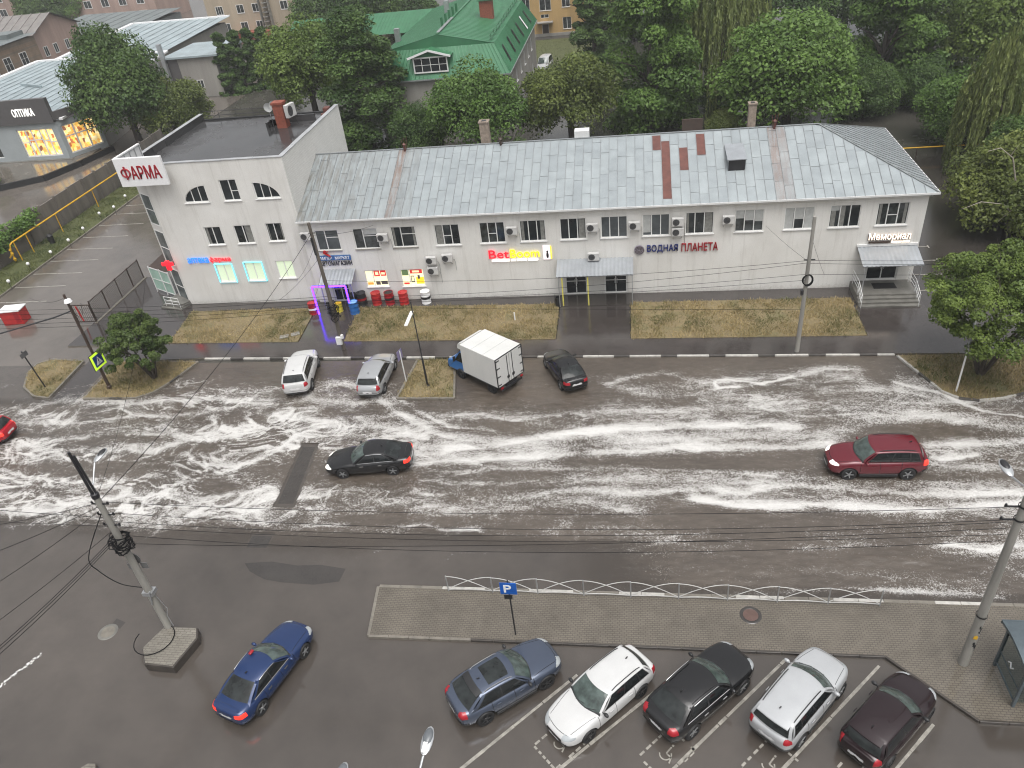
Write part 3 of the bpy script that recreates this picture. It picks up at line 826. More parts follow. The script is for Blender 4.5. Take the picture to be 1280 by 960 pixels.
# ---------------------------------------------------------------- facade helpers
class Wall:
    """a vertical wall: origin o, direction u along it, outward normal n"""
    def __init__(s, o, u, n): s.o, s.u, s.n = V(o), V(u).normalized(), V(n).normalized()
    def P(s, a, z, d=0): return s.o + s.u * a + s.n * d + V((0, 0, z))
    def mat(s):
        Mx = Matrix((s.u, s.n, V((0, 0, 1)))).transposed().to_4x4(); Mx.translation = s.o
        return Mx
    def box(s, mb, a0, a1, d0, d1, z0, z1, k=0): mb.box(a0, a1, d0, d1, z0, z1, k, s.mat())
    def holes(s, mb, a0, a1, z0, z1, hs, depth=.2, k=0):
        A = sorted({a0, a1, *[h[0] for h in hs], *[h[1] for h in hs]}); Z = sorted({z0, z1, *[h[2] for h in hs], *[h[3] for h in hs]})
        for i in range(len(A) - 1):
            for j in range(len(Z) - 1):
                ca, cz = (A[i] + A[i + 1]) / 2, (Z[j] + Z[j + 1]) / 2
                if any(h[0] < ca < h[1] and h[2] < cz < h[3] for h in hs): continue
                mb.face([s.P(A[i], Z[j]), s.P(A[i + 1], Z[j]), s.P(A[i + 1], Z[j + 1]), s.P(A[i], Z[j + 1])], k)
        for (p, q, r, t) in hs:
            for (a, b) in (((p, r), (q, r)), ((q, r), (q, t)), ((q, t), (p, t)), ((p, t), (p, r))):
                mb.face([s.P(*a), s.P(*a, -depth), s.P(*b, -depth), s.P(*b)], k)
def window(w, a0, a1, z0, z1, parent, mull=(), trans=(), pane=None, sill=True, blind=(), curtain=(), d=-.12, fr=.052, frame_mat=None, name='window', sill_mat=None, bw=.032):
    """frame (own mesh) > pane, sill, blind"""
    mb = MB(); fm = frame_mat or M['pvc']
    w.box(mb, a0, a0 + fr, d, d + .07, z0, z1); w.box(mb, a1 - fr, a1, d, d + .07, z0, z1)
    w.box(mb, a0 + fr, a1 - fr, d, d + .07, z0, z0 + fr); w.box(mb, a0 + fr, a1 - fr, d, d + .07, z1 - fr, z1)
    for t in mull:
        c = a0 + (a1 - a0) * t; w.box(mb, c - bw, c + bw, d + .002, d + .072, z0 + fr, z1 - fr)
    for (s0, s1, t) in trans:
        c = z0 + (z1 - z0) * t; w.box(mb, a0 + (a1 - a0) * s0 + .042, a0 + (a1 - a0) * s1 - .042, d + .004, d + .066, c - bw * .72, c + bw * .72)
    o = mb.build(name, fm, parent, smooth=False)
    mb = MB(); mb.face([w.P(a0 + .02, z0 + .02, d + .03), w.P(a1 - .02, z0 + .02, d + .03), w.P(a1 - .02, z1 - .02, d + .03), w.P(a0 + .02, z1 - .02, d + .03)])
    mb.build('pane', pane or M['pane'], o, smooth=False)
    if blind:
        mb = MB()
        for (s0, s1, t0) in blind:
            e0 = a0 + (a1 - a0) * s0 + .05; e1 = a0 + (a1 - a0) * s1 - .05; zz = z0 + (z1 - z0) * t0
            w.box(mb, e0, e1, d + .032, d + .04, max(zz, z0 + fr), z1 - fr)
        mb.build('blind', M['blind'], o, smooth=False)
    if curtain:
        for (s0, s1) in curtain:
            mb = MB(); w.box(mb, a0 + (a1 - a0) * s0, a0 + (a1 - a0) * s1, d + .031, d + .036, z0 + fr, z1 - fr); mb.build('curtain', M['curtain'], o, smooth=False)
    if sill:
        mb = MB(); w.box(mb, a0 - .06, a1 + .06, d + .07, .09, z0 - .06, z0 - .005)
        mb.build('sill', sill_mat or M['white_metal'], o, smooth=False)
    return o

# ---------------------------------------------------------------- the long two-storey white shop building
YF = 50.75
X0, X1 = -24.7, 19.05
EAVE = 7.02
sb = thing('shop_building', 'long white two-storey shop building with grey sheet metal hipped roof', 'building', (-2.8, 57, 0))
def L(o):   # children are built in world coordinates
    o.location = -V((-2.8, 57, 0)); return o
front = Wall((0, YF, 0), (1, 0, 0), (0, -1, 0))
right = Wall((X1, YF, 0), (0, 1, 0), (1, 0, 0))
back = Wall((X0, 63.2, 0), (1, 0, 0), (0, 1, 0))
UP = [(-23.65, -21.85), (-20.7, -18.8), (-17.75, -15.9), (-14.45, -12.6), (-11.1, -9.25), (-8.15, -6.3), (-5.25, -3.4), (-2.35, -.5), (.55, 2.42), (3.5, 5.4), (6.83, 8.72), (10.08, 12.0), (13.0, 14.95), (16.0, 17.98)]
ZW0, ZW1 = 4.52, 6.14
uph = [(a, b, ZW0 + .006 * (a + 24), ZW1 + .005 * (a + 24)) for a, b in UP]
LOW = [(-20.5, -18.75, 1.33, 2.72), (-17.65, -15.85, 1.28, 2.7)]
DOORS = [(-23.4, -22.0, .12, 2.25), (-5.15, -3.5, .16, 2.3), (-2.25, -.55, .16, 2.3), (15.95, 18.05, .62, 2.75)]
mb = MB()
front.holes(mb, X0, X1, -.1, EAVE, uph + LOW + DOORS, .2)
right.holes(mb, 0, 12.45, -.1, EAVE, [], .2)
back.holes(mb, 0, X1 - X0, -.1, EAVE, [], .2)
L(mb.build('wall', M['white_wall'], sb, smooth=False))
mb = MB()      # cornice under the eave
front.box(mb, X0, X1 + .1, .003, .16, EAVE - .28, EAVE - .02); right.box(mb, -.16, 12.5, .003, .16, EAVE - .28, EAVE - .02)
L(mb.build('cornice', M['white_wall'], sb, smooth=False))
pat = [((.42,), ((.42, 1, .63),)), ((.4,), ((.4, 1, .62),)), ((.4,), ((.4, 1, .63),))]
three = (1 / 3, 2 / 3)
for i, h in enumerate(uph):
    mu, tr = (pat[i] if i < 3 else (three, ()))
    if i in (3, 4, 13): tr = ((1 / 3, 2 / 3, .45),)
    pane = M['pane_grey'] if i in (0, 7, 8) else (M['pane_dim'] if i % 3 == 1 else M['pane'])
    bl = {10: ((0, .33, .6), (.33, .67, .5), (.67, 1, .45)), 11: ((0, .33, .0), (.33, .67, .45), (.67, 1, .0)), 12: ((0, .33, .75),), 8: ((.0, .33, .15),), 1: ((.4, 1, .68),)}.get(i, ())
    L(window(front, *h, sb, mu, tr, pane, True, bl, {2: ((.05, .14), (.86, .95)), 3: ((.05, .3),), 5: ((.05, .16), (.8, .95)), 6: ((.72, .95),), 9: ((.05, .12), (.7, .95)), 12: ((.05, .2), (.36, .5)), 13: ((.06, .15), (.85, .94))}.get(i, ()), sill_mat=M['concrete'] if i < 3 else None))
# ground-floor shop windows with posters of tools, lit from inside
def poster_mat():
    t = NT('window_poster')
    sp = t.n('ShaderNodeTexVoronoi'); sp.inputs['Scale'].default_value = 1.7; t.l(t.tc(), sp.inputs['Vector'])
    c = t.ramp(sp.outputs['Color'], [(.0, (.75, .72, .4)), (.42, (.78, .76, .5)), (.44, (.65, .05, .03)), (.56, (.7, .06, .04)), (.58, (.8, .55, .05)), (.72, (.78, .75, .5)), (.8, (.06, .12, .05))], 'CONSTANT')
    t.set(c, .3); t.l(c, t.p.inputs['Emission Color']); t.p.inputs['Emission Strength'].default_value = .55
    return t.m
M['litpanel'] = glow('lit_panel', (.85, .8, .5), .6)
PO = {k: glow('poster_' + k, c, .45) for k, c in dict(red=(.6, .03, .03), yellow=(.85, .6, .03), green=(.1, .16, .07), cream=(.8, .74, .45), dark=(.06, .05, .05), orange=(.75, .3, .05)).items()}
for i, h in enumerate(LOW):
    o = L(window(front, *h, sb, (.36,), (), M['litpanel'], True))
    a0, a1, z0, z1 = h; w_, h_ = a1 - a0, z1 - z0
    blocks = ([(.4, .66, .6, .95, 'red'), (.46, .6, .68, .88, 'cream'), (.7, .95, .62, .95, 'red'), (.74, .9, .7, .84, 'cream'), (.42, .62, .08, .3, 'dark'), (.66, .95, .1, .32, 'dark'), (.04, .3, .1, .25, 'orange')] if i == 0 else
              [(.04, .32, .62, .96, 'green'), (.4, .93, .72, .96, 'red'), (.5, .8, .78, .9, 'cream'), (.62, .96, .1, .5, 'yellow'), (.7, .8, .4, .62, 'dark'), (.06, .3, .08, .2, 'red'), (.4, .55, .2, .6, 'dark'), (.43, .53, .25, .55, 'cream')])
    mb = MB(); keys = list(PO); 
    for n_, (p, q, r, s, kx) in enumerate(blocks):
        dd = -.088 + .0025 * n_
        mb.face([front.P(a0 + w_ * p, z0 + h_ * r, dd), front.P(a0 + w_ * q, z0 + h_ * r, dd), front.P(a0 + w_ * q, z0 + h_ * s, dd), front.P(a0 + w_ * p, z0 + h_ * s, dd)], keys.index(kx))
    mb.build('poster', [PO[k] for k in keys], o, smooth=False)
# doors: white frames, dark glass
for i, h in enumerate(DOORS):
    o = window(front, *h, sb, (.5,), ((0, .5, .5), (.5, 1, .5)), M['pane'], False, (), (), -.14, .11, name='door')
    L(o)
    mb = MB(); a = (h[0] + h[1]) / 2
    for s in (-1, 1):
        mb = MB(); mb.tube([front.P(a + s * .1, h[2] + .85, -.03), front.P(a + s * .1, h[2] + 1.25, -.03)], .015, 6); mb.build('handle', M['steel'], o)
    if i == 1:   # the poster sheet in the door
        pass
# ---- roof made of overlapping sheets
RZ, RYF, RYB, RYR = 7.06, 50.32, 63.7, 57.0
RTOP = 9.85; AX = 12.9; RX0, RX1 = -24.72, 19.5
def rp(x, s, lift=0):          # point on the front slope, s = 0 eave .. 1 ridge
    return V((x, RYF + (RYR - RYF) * s, RZ + (RTOP - RZ) * s + lift))
def roof():
    v, f, tone, rust, dirt = [], [], [], [], []
    rr = random.Random(21)
    def quad(pts, tn, ru, di):
        b = len(v); v.extend(tuple(p) for p in pts); f.append(tuple(range(b, b + len(pts))))
        for _ in pts: tone.append(tn); rust.append(ru); dirt.append(di)
    ss = MB()
    pitch = .62; x = RX0; i = 0
    while x < RX1 - .01:
        xe = min(RX1, x + pitch); xm = (x + xe) / 2
        smax = 1.0 if xm < AX else (RX1 - xm) / (RX1 - AX)
        smax0 = 1.0 if x < AX else (RX1 - x) / (RX1 - AX); smax1 = 1.0 if xe < AX else max(0, (RX1 - xe) / (RX1 - AX))
        cuts = [0]; c = rr.uniform(.12, .3)
        while c < smax - .04: cuts.append(c); c += rr.uniform(.2, .34)
        cuts.append(smax)
        d = float(np.clip(1 - (xm + 24.7) / 8.5, 0, 1)); d = d * .9 + (.35 if -18 < xm < -16 else 0)
        ru = 0
        for cx, ww in ((-17.45, .5), (9.9, .75), (6.9, .25)):
            ru = max(ru, .8 * (1 - min(1, abs(xm - cx) / ww)))
        for j in range(len(cuts) - 1):
            a, b = cuts[j], cuts[j + 1]
            t0, t1 = (b, b) if j < len(cuts) - 2 else (smax0, smax1)
            lift = .005 * ((i + j) % 2) + .006
            quad([rp(x, a, lift + .006), rp(xe, a, lift + .006), rp(xe, t1, lift), rp(x, t0, lift)], rr.uniform(0, 1), ru * (.55 + .45 * b), d)
            if j: ss.bar(rp(x + .02, a, lift + .008), rp(xe - .02, a, lift + .008), .02, .01)
        if i and smax0 > .03: ss.bar(rp(x, 0, .03), rp(x, smax0 - .005, .03), .028, .05)
        x = xe; i += 1
    # hip end
    apex = V((AX, RYR, RTOP)); e0 = V((RX1, RYF, RZ)); e1 = V((RX1, RYB, RZ))
    n = 22
    for k in range(n):
        y0 = RYF + (RYB - RYF) * k / n; y1 = RYF + (RYB - RYF) * (k + 1) / n
        def top(y):
            t = (y - RYF) / (RYR - RYF) if y < RYR else (RYB - y) / (RYB - RYR)
            return V((RX1 + (AX - RX1) * t, y, RZ + (RTOP - RZ) * t + .008))
        p0, p1 = V((RX1, y0, RZ + .008)), V((RX1, y1, RZ + .008))
        pts = [p0, p1, top(y1)] + ([top(y0)] if k else [])
        if y0 < RYR < y1: pts = [p0, p1, top(y1), apex + V((0, 0, .008)), top(y0)]
        quad(pts, rr.uniform(0, .8), 0, .12)
        if k: ss.bar(p0 + V((0, 0, .03)), top(y0) + V((0, 0, .03)), .03, .06)
    # back slope
    quad([V((RX0, RYB, RZ)), V((RX1, RYB, RZ)), apex, V((RX0, RYR, RTOP))], .5, 0, .2)
    me = bpy.data.meshes.new('roof'); me.from_pydata(v, [], f)
    for nm, ar in (('tone', tone), ('rust', rust), ('dirt', dirt)):
        me.attributes.new(nm, 'FLOAT', 'POINT').data.foreach_set('value', ar)
    me.materials.append(M['galv']); me.update()
    o = L(link('roof', me, sb))
    # brown replacement strips run along the sheets
    pm = MB()
    for (p0, p1) in (((821, 170), (822, 188)), ((831, 177), (834, 249)), ((854, 185), (856, 213)), ((873, 168), (875, 194))):
        def onroof(q):
            d = ray(*q); nrm = V((0, -(RTOP - RZ), RYR - RYF)); o_ = V((0, 0, CH)); t = (V((0, RYF, RZ)) - o_).dot(nrm) / d.dot(nrm); return o_ + d * t
        a, b = onroof(p0), onroof(p1); x = (a.x + b.x) / 2
        x = RX0 + round((x - RX0) / .62 - .5) * .62
        s0 = (b.y - RYF) / (RYR - RYF); s1 = min(.995, (a.y - RYF) / (RYR - RYF))
        pm.face([rp(x + .02, s0, .034), rp(x + .6, s0, .034), rp(x + .6, s1, .034), rp(x + .02, s1, .034)])
    pm.build('patch', M['rustpatch'], o, smooth=False)
    ss.bar(V((RX0, RYR, RTOP + .03)), V((AX, RYR, RTOP + .03)), .16, .05)
    ss.bar(e0 + V((0, 0, .04)), apex + V((0, 0, .04)), .1, .05); ss.bar(e1 + V((0, 0, .04)), apex + V((0, 0, .04)), .1, .05)
    ss.build('seam', M['seam'], o, smooth=False)
    g = MB()
    g.bar((RX0, RYF - .02, RZ - .03), (RX1 + .02, RYF - .02, RZ - .03), .05, .12); g.bar((RX1 + .02, RYF, RZ - .03), (RX1 + .02, RYB, RZ - .03), .05, .12)
    g.bar((RX0, RYF + .2, RZ - .07), (RX1, RYF + .2, RZ - .07), .4, .04); g.bar((RX1 - .2, RYF, RZ - .07), (RX1 - .2, RYB, RZ - .07), .4, .04)
    g.build('eave_board', M['white_metal'], o, smooth=False)
    # dormer vent: a shed box that follows the slope out to a dark louvre
    mb = MB(); xa, xb = 6.35, 7.65
    f0 = V((0, 53.0, 0)); zt = 9.15
    yl = 53.0; zl = RZ + (RTOP - RZ) * (yl - RYF) / (RYR - RYF); yt = RYF + (zt + .12 - RZ) / (RTOP - RZ) * (RYR - RYF)
    mb.face([(xa, yl, zt - .12), (xb, yl, zt - .12), (xb, yt, zt + .13), (xa, yt, zt + .13)])
    for xx in (xa + .08, xb - .08): mb.face([(xx, yl + .06, zl), (xx, yl + .06, zt - .13), (xx, yt, zt + .12)])
    mb.box(xa, xb, yl - .02, yl + .05, zt - .16, zt - .1)
    dd = mb.build('dormer', M['sheet'], sb, smooth=False); L(dd)
    mb = MB(); mb.face([(xa + .1, yl + .08, zl), (xb - .1, yl + .08, zl), (xb - .1, yl + .08, zt - .13), (xa + .1, yl + .08, zt - .13)])
    mb.build('louvre', M['black'], dd, smooth=False)
    # vents, stubs and aerials on the ridge
    for (x, hh, mt) in ((9.9, .55, 'rustpatch'), (-17.4, .5, 'rustpatch'), (-9.9, .45, 'brown')):
        mb = MB(); p = rp(x, .97)
        mb.tube([p, p + V((0, 0, hh))], .09, 8); mb.lathe([(.16, hh), (.02, hh + .14)], tuple(p), n=8)
        for k in range(3): mb.tube([p + V((.1 * k - .1, .1, 0)), p + V((.22 * k - .2, .1, hh + .35 + .1 * k))], .018, 5)
        L(mb.build('roof_vent', M[mt], sb))
    for (q, w_, h_, mt) in (((941, 157), .55, 1.35, 'concrete'), ((605, 178), .7, 1.3, 'concrete')):
        mb = MB(); p = G(q[0], q[1], 9.3); mb.box(p.x - w_ / 2, p.x + w_ / 2, p.y + .6, p.y + .6 + w_, 8, p.z + h_)
        mb.box(p.x - w_ / 2 - .06, p.x + w_ / 2 + .06, p.y + .54, p.y + .66 + w_, p.z + h_, p.z + h_ + .1)
        mb.box(p.x - w_ / 4, p.x + w_ / 4, p.y + .6 + w_ * .25, p.y + .6 + w_ * .75, p.z + h_ + .09, p.z + h_ + .13, 1)
        L(mb.build('chimney', [simple('old_chimney', (.25, .2, .16), .8, var=.3, scale=4, bump=.4), M['black']], sb, smooth=False))
    mb = MB(); p = G(727, 173, 9.7); mb.box(p.x - .55, p.x + .55, p.y + .3, p.y + 1.1, 9.2, 10.15); L(mb.build('roof_hatch', M['white_metal'], sb, smooth=False))
    mb = MB(); p = G(866, 163, 9.6); mb.box(p.x - .75, p.x + .75, p.y + .6, p.y + .75, 9.0, 10.25); L(mb.build('roof_screen', M['brown'], sb, smooth=False))
roof()
# ---- porch canopies of corrugated sheet on thin posts
def canopy(x0, x1, ytop, ztop, yfr, zfr, posts, base, name='porch_canopy', post_mat=None):
    n = int((x1 - x0) / .07); mb = MB(); rows = []
    for s in (0, 1):
        y = ytop + (yfr - ytop) * s; z = ztop + (zfr - ztop) * s
        rows.append([V((x0 + (x1 - x0) * i / n, y, z + .022 * math.cos(i * 2 * PI / 4))) for i in range(n + 1)])
    for i in range(n):
        mb.face([rows[0][i], rows[1][i], rows[1][i + 1], rows[0][i + 1]])
    o = L(mb.build(name, M['sheet'], sb))
    mb = MB()
    for (x, y) in posts: mb.bar((x, y, base), (x, y, zfr - .03), .06)
    mb.bar((x0, yfr + .06, zfr - .05), (x1, yfr + .06, zfr - .05), .05); mb.bar((x0 + .04, ytop, ztop - .06), (x0 + .04, yfr, zfr - .06), .04); mb.bar((x1 - .04, ytop, ztop - .06), (x1 - .04, yfr, zfr - .06), .04)
    mb.build('canopy_post', post_mat or M['steel'], o, smooth=False)
    return o
canopy(-5.6, -.12, YF - .03, 3.1, 48.95, 2.58, [(-5.45, 49.0), (-.2, 49.0)], .12)
canopy(15.1, 18.95, YF - .03, 3.25, 48.75, 2.72, [(15.3, 48.8), (18.8, 48.8)], .12)
canopy(-23.75, -21.15, YF - .03, 2.95, 49.3, 2.35, [(-23.65, 49.4), (-21.25, 49.4)], .12)
# white fascia over the right entrance, its flight of steps and rails
mb = MB(); front.box(mb, 15.05, 18.95, .003, .1, 3.27, 3.42); L(mb.build('fascia', M['white_metal'], sb, smooth=False))
mb = MB()
for k in range(4): mb.box(15.0 + .002 * k, 18.9 - .002 * k, 47.75 + .32 * k, YF - .003, .1, .22 + .13 * k)
st = L(mb.build('entrance_steps', M['wet_concrete'], sb, smooth=False))
mb = MB(); mb.box(16.3, 17.8, 49.5, 50.3, .612, .625); mb.build('door_mat', M['dark'], st, smooth=False)
for x in (15.1, 18.75):
    mb = MB()
    for hh in (.35, .6, .9): mb.tube([(x, 47.75, .15 + hh), (x, 49.0, .62 + hh), (x, YF - .1, .62 + hh)], .022, 6)
    for y, z in ((47.75, .12), (48.4, .4), (49.0, .6), (50.4, .6)): mb.tube([(x, y, z), (x, y, z + .95)], .022, 6)
    mb.build('handrail', M['white_metal'], st)
mb = MB(); mb.box(-5.5, -.25, 49.0, YF - .003, .1, .16); L(mb.build('door_step', M['asphalt_dark'], sb, smooth=False))
# yellow markers on the porch posts of the middle entrance
mb = MB()
for x in (-5.2, -3.35): mb.bar((x, 49.05, .16), (x, 49.05, 2.5), .09)
L(mb.build('canopy_post', simple('yellow_post', (.62, .56, .12), .4), sb, smooth=False))

# ---- air conditioners on the facade: each a thing
AC0 = None
def ac(x, z, label, wall=front, w_=.82, h_=.58):
    global AC0
    p = wall.P(x, z, .16)
    if AC0 is None:
        AC0 = thing('air_conditioner', label, 'air conditioner', p, 0, 'air conditioners on the shop facade')
        mb = MB(); mb.box(-w_ / 2, w_ / 2, -.3, .0, 0, h_); mb.build('casing', M['ac_white'], AC0, bevel=.02)
        mb = MB(); mb.lathe([(.235, -.308), (.235, -.315), (.2, -.318), (.2, -.31), (.05, -.312), (0, -.312)], (-.12, 0, h_ / 2), 'y', 20)
        for k in range(6): 
            t = k * PI / 6; mb.bar((-.12 - .2 * math.cos(t), -.318, h_ / 2 - .2 * math.sin(t)), (-.12 + .2 * math.cos(t), -.318, h_ / 2 + .2 * math.sin(t)), .012, .008)
        mb.build('fan_grille', M['grille'], AC0)
        mb = MB()
        for s in (-.28, .28): mb.bar((s, .158, -.02), (s, -.3, -.02), .04); mb.bar((s, .14, -.35), (s, -.25, -.03), .03)
        mb.build('bracket', M['steel'], AC0, smooth=False)
        mb = MB(); mb.tube([(.42, -.1, .15), (.5, -.02, .1), (.52, .1, -.2), (.52, .14, -.9)], .02, 6); mb.build('pipe', M['blind'], AC0)
        return AC0
    return dup(AC0, p, 0, label)
ac(-24.25, 5.6, 'grey air conditioner under the eave beside the dark utility pole')
ac(-18.35, 5.25, 'white air conditioner between the second and third upper windows')
ac(-8.7, 5.35, 'white air conditioner left of the upper window above the red and yellow sign')
ac(-2.95, 5.35, 'white air conditioner above the middle entrance, beside an upper window')
ac(0.0, 5.35, 'white air conditioner between the two grey-paned upper windows')
ac(2.95, 5.5, 'upper one of two stacked air conditioners by the navy and red lettering')
ac(2.95, 4.75, 'lower one of two stacked air conditioners by the navy and red lettering')
ac(6.35, 5.5, 'white air conditioner beside the upper window with half drawn blinds')
ac(-15.0, 3.25, 'upper left of the three air conditioners on blank wall')
ac(-13.75, 3.4, 'upper right of the three air conditioners on blank wall')
ac(-15.0, 2.4, 'lower of the three air conditioners on blank wall')
ac(-2.95, 3.1, 'large air conditioner on the wall over the middle porch canopy')

# ---- signs
def sign(name, label, loc, cat='sign'): return thing(name, label, cat, loc)
NEON = {k: glow('neon_' + k, c, s) for k, c, s in (('red', (.9, .015, .03), .75), ('yellow', (1, .78, .02), .72), ('white', (1, .97, .92), .8), ('cyan', (.02, .2, .85), .8), ('warm', (1, .84, .7), .75), ('violet', (.1, .025, 1), 5.0), ('aqua', (.2, .75, .9), .7))}
s = sign('betting_sign', 'glowing red and yellow lettering over a white strip on facade', front.P(-8.75, 3.72, .1))
text('lettering', 'Bet', 1.5, .66, NEON['red'], s, (-1.12, 0, 0), bold=.012)
text('lettering', 'Boom', 2.15, .66, NEON['yellow'], s, (.8, 0, 0), bold=.012)
mb = MB()
for a, b in ((-1.7, -.35), (-.25, 0.1), (.2, .9), (1.0, 1.75)): mb.box(a, b, -.03, .0, -.58, -.42)
mb.build('light_strip', NEON['white'], s, smooth=False)
mb = MB()
for x in (-1.6, -.3, .6, 1.7): mb.box(x - .02, x + .02, .0, .1, -.3, -.26)
mb.build('bracket', M['steel'], s, smooth=False)
s = sign('poster_board', 'small lit poster with a black figure beside the betting sign', front.P(-6.35, 3.7, .02))
mb = MB(); mb.box(-.26, .26, -.04, .0, -.55, .55); mb.build('panel', glow('poster_face', (.8, .7, .72), .5), s, smooth=False)
mb = MB(); mb.ell((.06, -.05, .08), .07, .02, .09); mb.ell((.06, -.05, -.2), .09, .02, .25); mb.build('figure', M['black'], s)
mb = MB(); mb.box(.3, .36, -.06, .0, -.5, .5); mb.build('light_strip', NEON['yellow'], s, smooth=False)
s = sign('aquarium_sign', 'unlit navy and red capital lettering with round grey emblem', front.P(3.0, 3.68, .08))
text('lettering', 'ВОДНАЯ', 2.15, .6, M['navy'], s, (-1.06, 0, 0), depth=.08, bold=.012)
text('lettering', 'ПЛАНЕТА', 2.5, .6, M['dred'], s, (1.52, 0, .04), depth=.08, bold=.012)
mb = MB(); mb.lathe([(0, -.05), (.34, -.05), (.36, -.03), (.36, .04)], (-2.68, 0, -.03), 'y', 20); eb = mb.build('emblem', simple('emblem_grey', (.24, .22, .26), .4), s)
mb = MB()
for r in (.3, .2, .11): mb.tube([(-2.68 + r * math.cos(t), -.06, -.03 + r * math.sin(t) * (.9)) for t in np.linspace(0, 2 * PI, 15)], .018, 5)
mb.build('ring', M['brown'], eb)
s = sign('memorial_shop_sign', 'warm white glowing lettering over the stepped entrance canopy', front.P(17.05, 3.86, .12))
text('lettering', 'Мемориал', 2.65, .62, NEON['warm'], s, (0, 0, .08), bold=.012)
text('lettering', 'Мемориал', 2.66, .6, M['brown'], s, (-.03, .05, .02), bold=.012)
mb = MB(); mb.box(-1.3, .1, -.02, .04, -.34, -.22); mb.build('backing', M['brown'], s, smooth=False)
mb = MB()
for a, b in ((.15, .5), (.55, .8), (.85, 1.3)): mb.box(a, b, -.05, -.02, -.33, -.22)
mb.build('light_strip', NEON['warm'], s, smooth=False)
s = sign('car_shop_sign', 'blue board with red emblem and black lettering over grey canopy', front.P(-22.6, 3.62, .06))
mb = MB(); mb.box(-1.4, 1.35, -.05, .04, .1, .52); mb.build('board', simple('sign_blue', (.04, .12, .3), .4), s, bevel=.03)
text('lettering', 'БАМПЕР', 1.15, .24, M['signwhite'], s, (-.72, -.055, .31), bold=.012)
text('lettering', 'МАРКЕТ', 1.15, .24, M['signwhite'], s, (.68, -.055, .31), bold=.012)
text('lettering', 'АВТОМАГАЗИН', 2.6, .36, M['black'], s, (.03, 0, -.16), bold=.012)
mb = MB(); mb.ell((-.58, -.08, .86), .13, .04, .13); mb.bar((-.72, -.08, .8), (-.2, -.08, .45), .16, .06); mb.bar((-.5, -.08, .78), (-.3, -.08, .9), .08, .05)
mb.build('emblem', M['red'], s)

# ---- blue LED gate in front of the car shop
gx0, gx1, gy = -24.1, -21.45, 48.85
g = thing('light_gate', 'entrance frame outlined in violet blue light tubes before the car shop', 'light frame', ((gx0 + gx1) / 2, gy, .12))
hw = (gx1 - gx0) / 2
for nm, a, b in (('post', (-hw, 0, 0), (-hw, 0, 2.35)), ('post', (hw, 0, 0), (hw, 0, 2.35)), ('beam', (-hw, 0, 2.38), (hw, 0, 2.38))):
    mb = MB(); mb.bar(a, b, .09)
    o = mb.build(nm, M['black'], g, smooth=False)
    mb = MB(); d = V((0, -.07, 0)); mb.tube([V(a) + d, V(b) + d], .075, 8); mb.build('light_tube', NEON['violet'], o)

# ---- barrels standing before the shop
B0 = None
def barrel(x, y, label, body, top, z=.12, s=1.0, band=None):
    b = thing('barrel', label, 'barrel', (x, y, z), rnd.uniform(0, 6), 'painted barrels outside the car shop')
    mb = MB(); r = .36 * s; h = 1.0 * s
    pr = [(0, 0), (r, 0), (r + .015, .02), (r, .05)]
    for k in (1, 2): pr += [(r, h * k / 3 - .05), (r + .018, h * k / 3), (r, h * k / 3 + .05)]
    pr += [(r, h - .05), (r + .015, h - .02), (r + .015, h), (r - .02, h), (r - .03, h - .03)]
    mb.lathe(pr, n=22); mb.build('drum', body, b)
    mb = MB(); mb.lathe([(r - .03, h - .03), (0, h - .03)], n=22); mb.lathe([(.05, h - .03), (.05, h + .01), (0, h + .01)], (r * .5, 0, 0), n=8); mb.build('lid', top, b)
    if band is not None:
        mb = MB(); mb.lathe([(r + .022, h * .42), (r + .022, h * .6)], n=22); mb.build('band', band, b)
    return b
barrel(-21.0, 50.25, 'black barrel with red lower half, first from the blue light frame', M['black'], M['black'], band=M['dred'])
barrel(-21.75, 50.35, 'small black drum behind the blue barrel', M['black'], M['dark'], s=.85)
barrel(-19.8, 50.2, 'bright red barrel under the first poster window', M['red'], M['dred'], band=M['dred'])
barrel(-18.75, 50.2, 'dark red barrel with a black top between two red ones', M['dred'], M['black'], band=M['black'])
barrel(-17.6, 50.15, 'bright red barrel at the end of the red row', M['red'], M['red'])
barrel(-15.85, 50.2, 'white barrel with black band standing apart', M['signwhite'], M['signwhite'], band=M['black'])
barrel(-21.2, 48.85, 'blue barrel at the foot of the light frame', M['blue'], simple('pale_blue', (.2, .4, .6), .4))
barrel(-24.55, 48.95, 'crimson barrel with white marks left of the light frame', M['dred'], M['red'], band=M['signwhite'], s=.95)
barrel(-22.55, 49.2, 'small yellow drum inside the light frame', simple('lemon', (.6, .5, .05), .4), M['yellow'], s=.72)
barrel(-23.15, 49.15, 'small black drum beside the yellow one', M['black'], M['dark'], s=.72)
# litter bin at the middle entrance
b = thing('litter_bin', 'small black litter bin at the corner post of middle porch', 'bin', (-5.62, 49.1, .12))
mb = MB(); mb.lathe([(0, 0), (.17, 0), (.2, .75), (.17, .75), (.15, .1), (0, .1)], n=14); mb.build('bucket', M['black'], b)
mb = MB(); mb.tube([(-.22, 0, 0), (-.22, 0, .95), (.22, 0, .95), (.22, 0, 0)], .018, 6); mb.build('frame', M['black'], b)
# white post in the lawn
tag(MB().tube([(-8.6, 47.2, .1), (-8.6, 47.2, .75)], .05, 8).build('marker_post', M['signwhite']), 'short white marker post standing in the dry lawn', 'post')
o = thing('paving_slab', 'two broken concrete slabs lying on the dry lawn', 'slabs', (-25.7, 45.5, .14))
for k, (x, y, r) in enumerate(((0, 0, .3), (.75, .35, .5))):
    mb = MB(); mb.box(-.32, .32, -.22, .22, 0, .07, 0, Matrix.Translation((x, y, 0)) @ Matrix.Rotation(r, 4, 'Z')); mb.build('slab', M['concrete'], o, smooth=False)

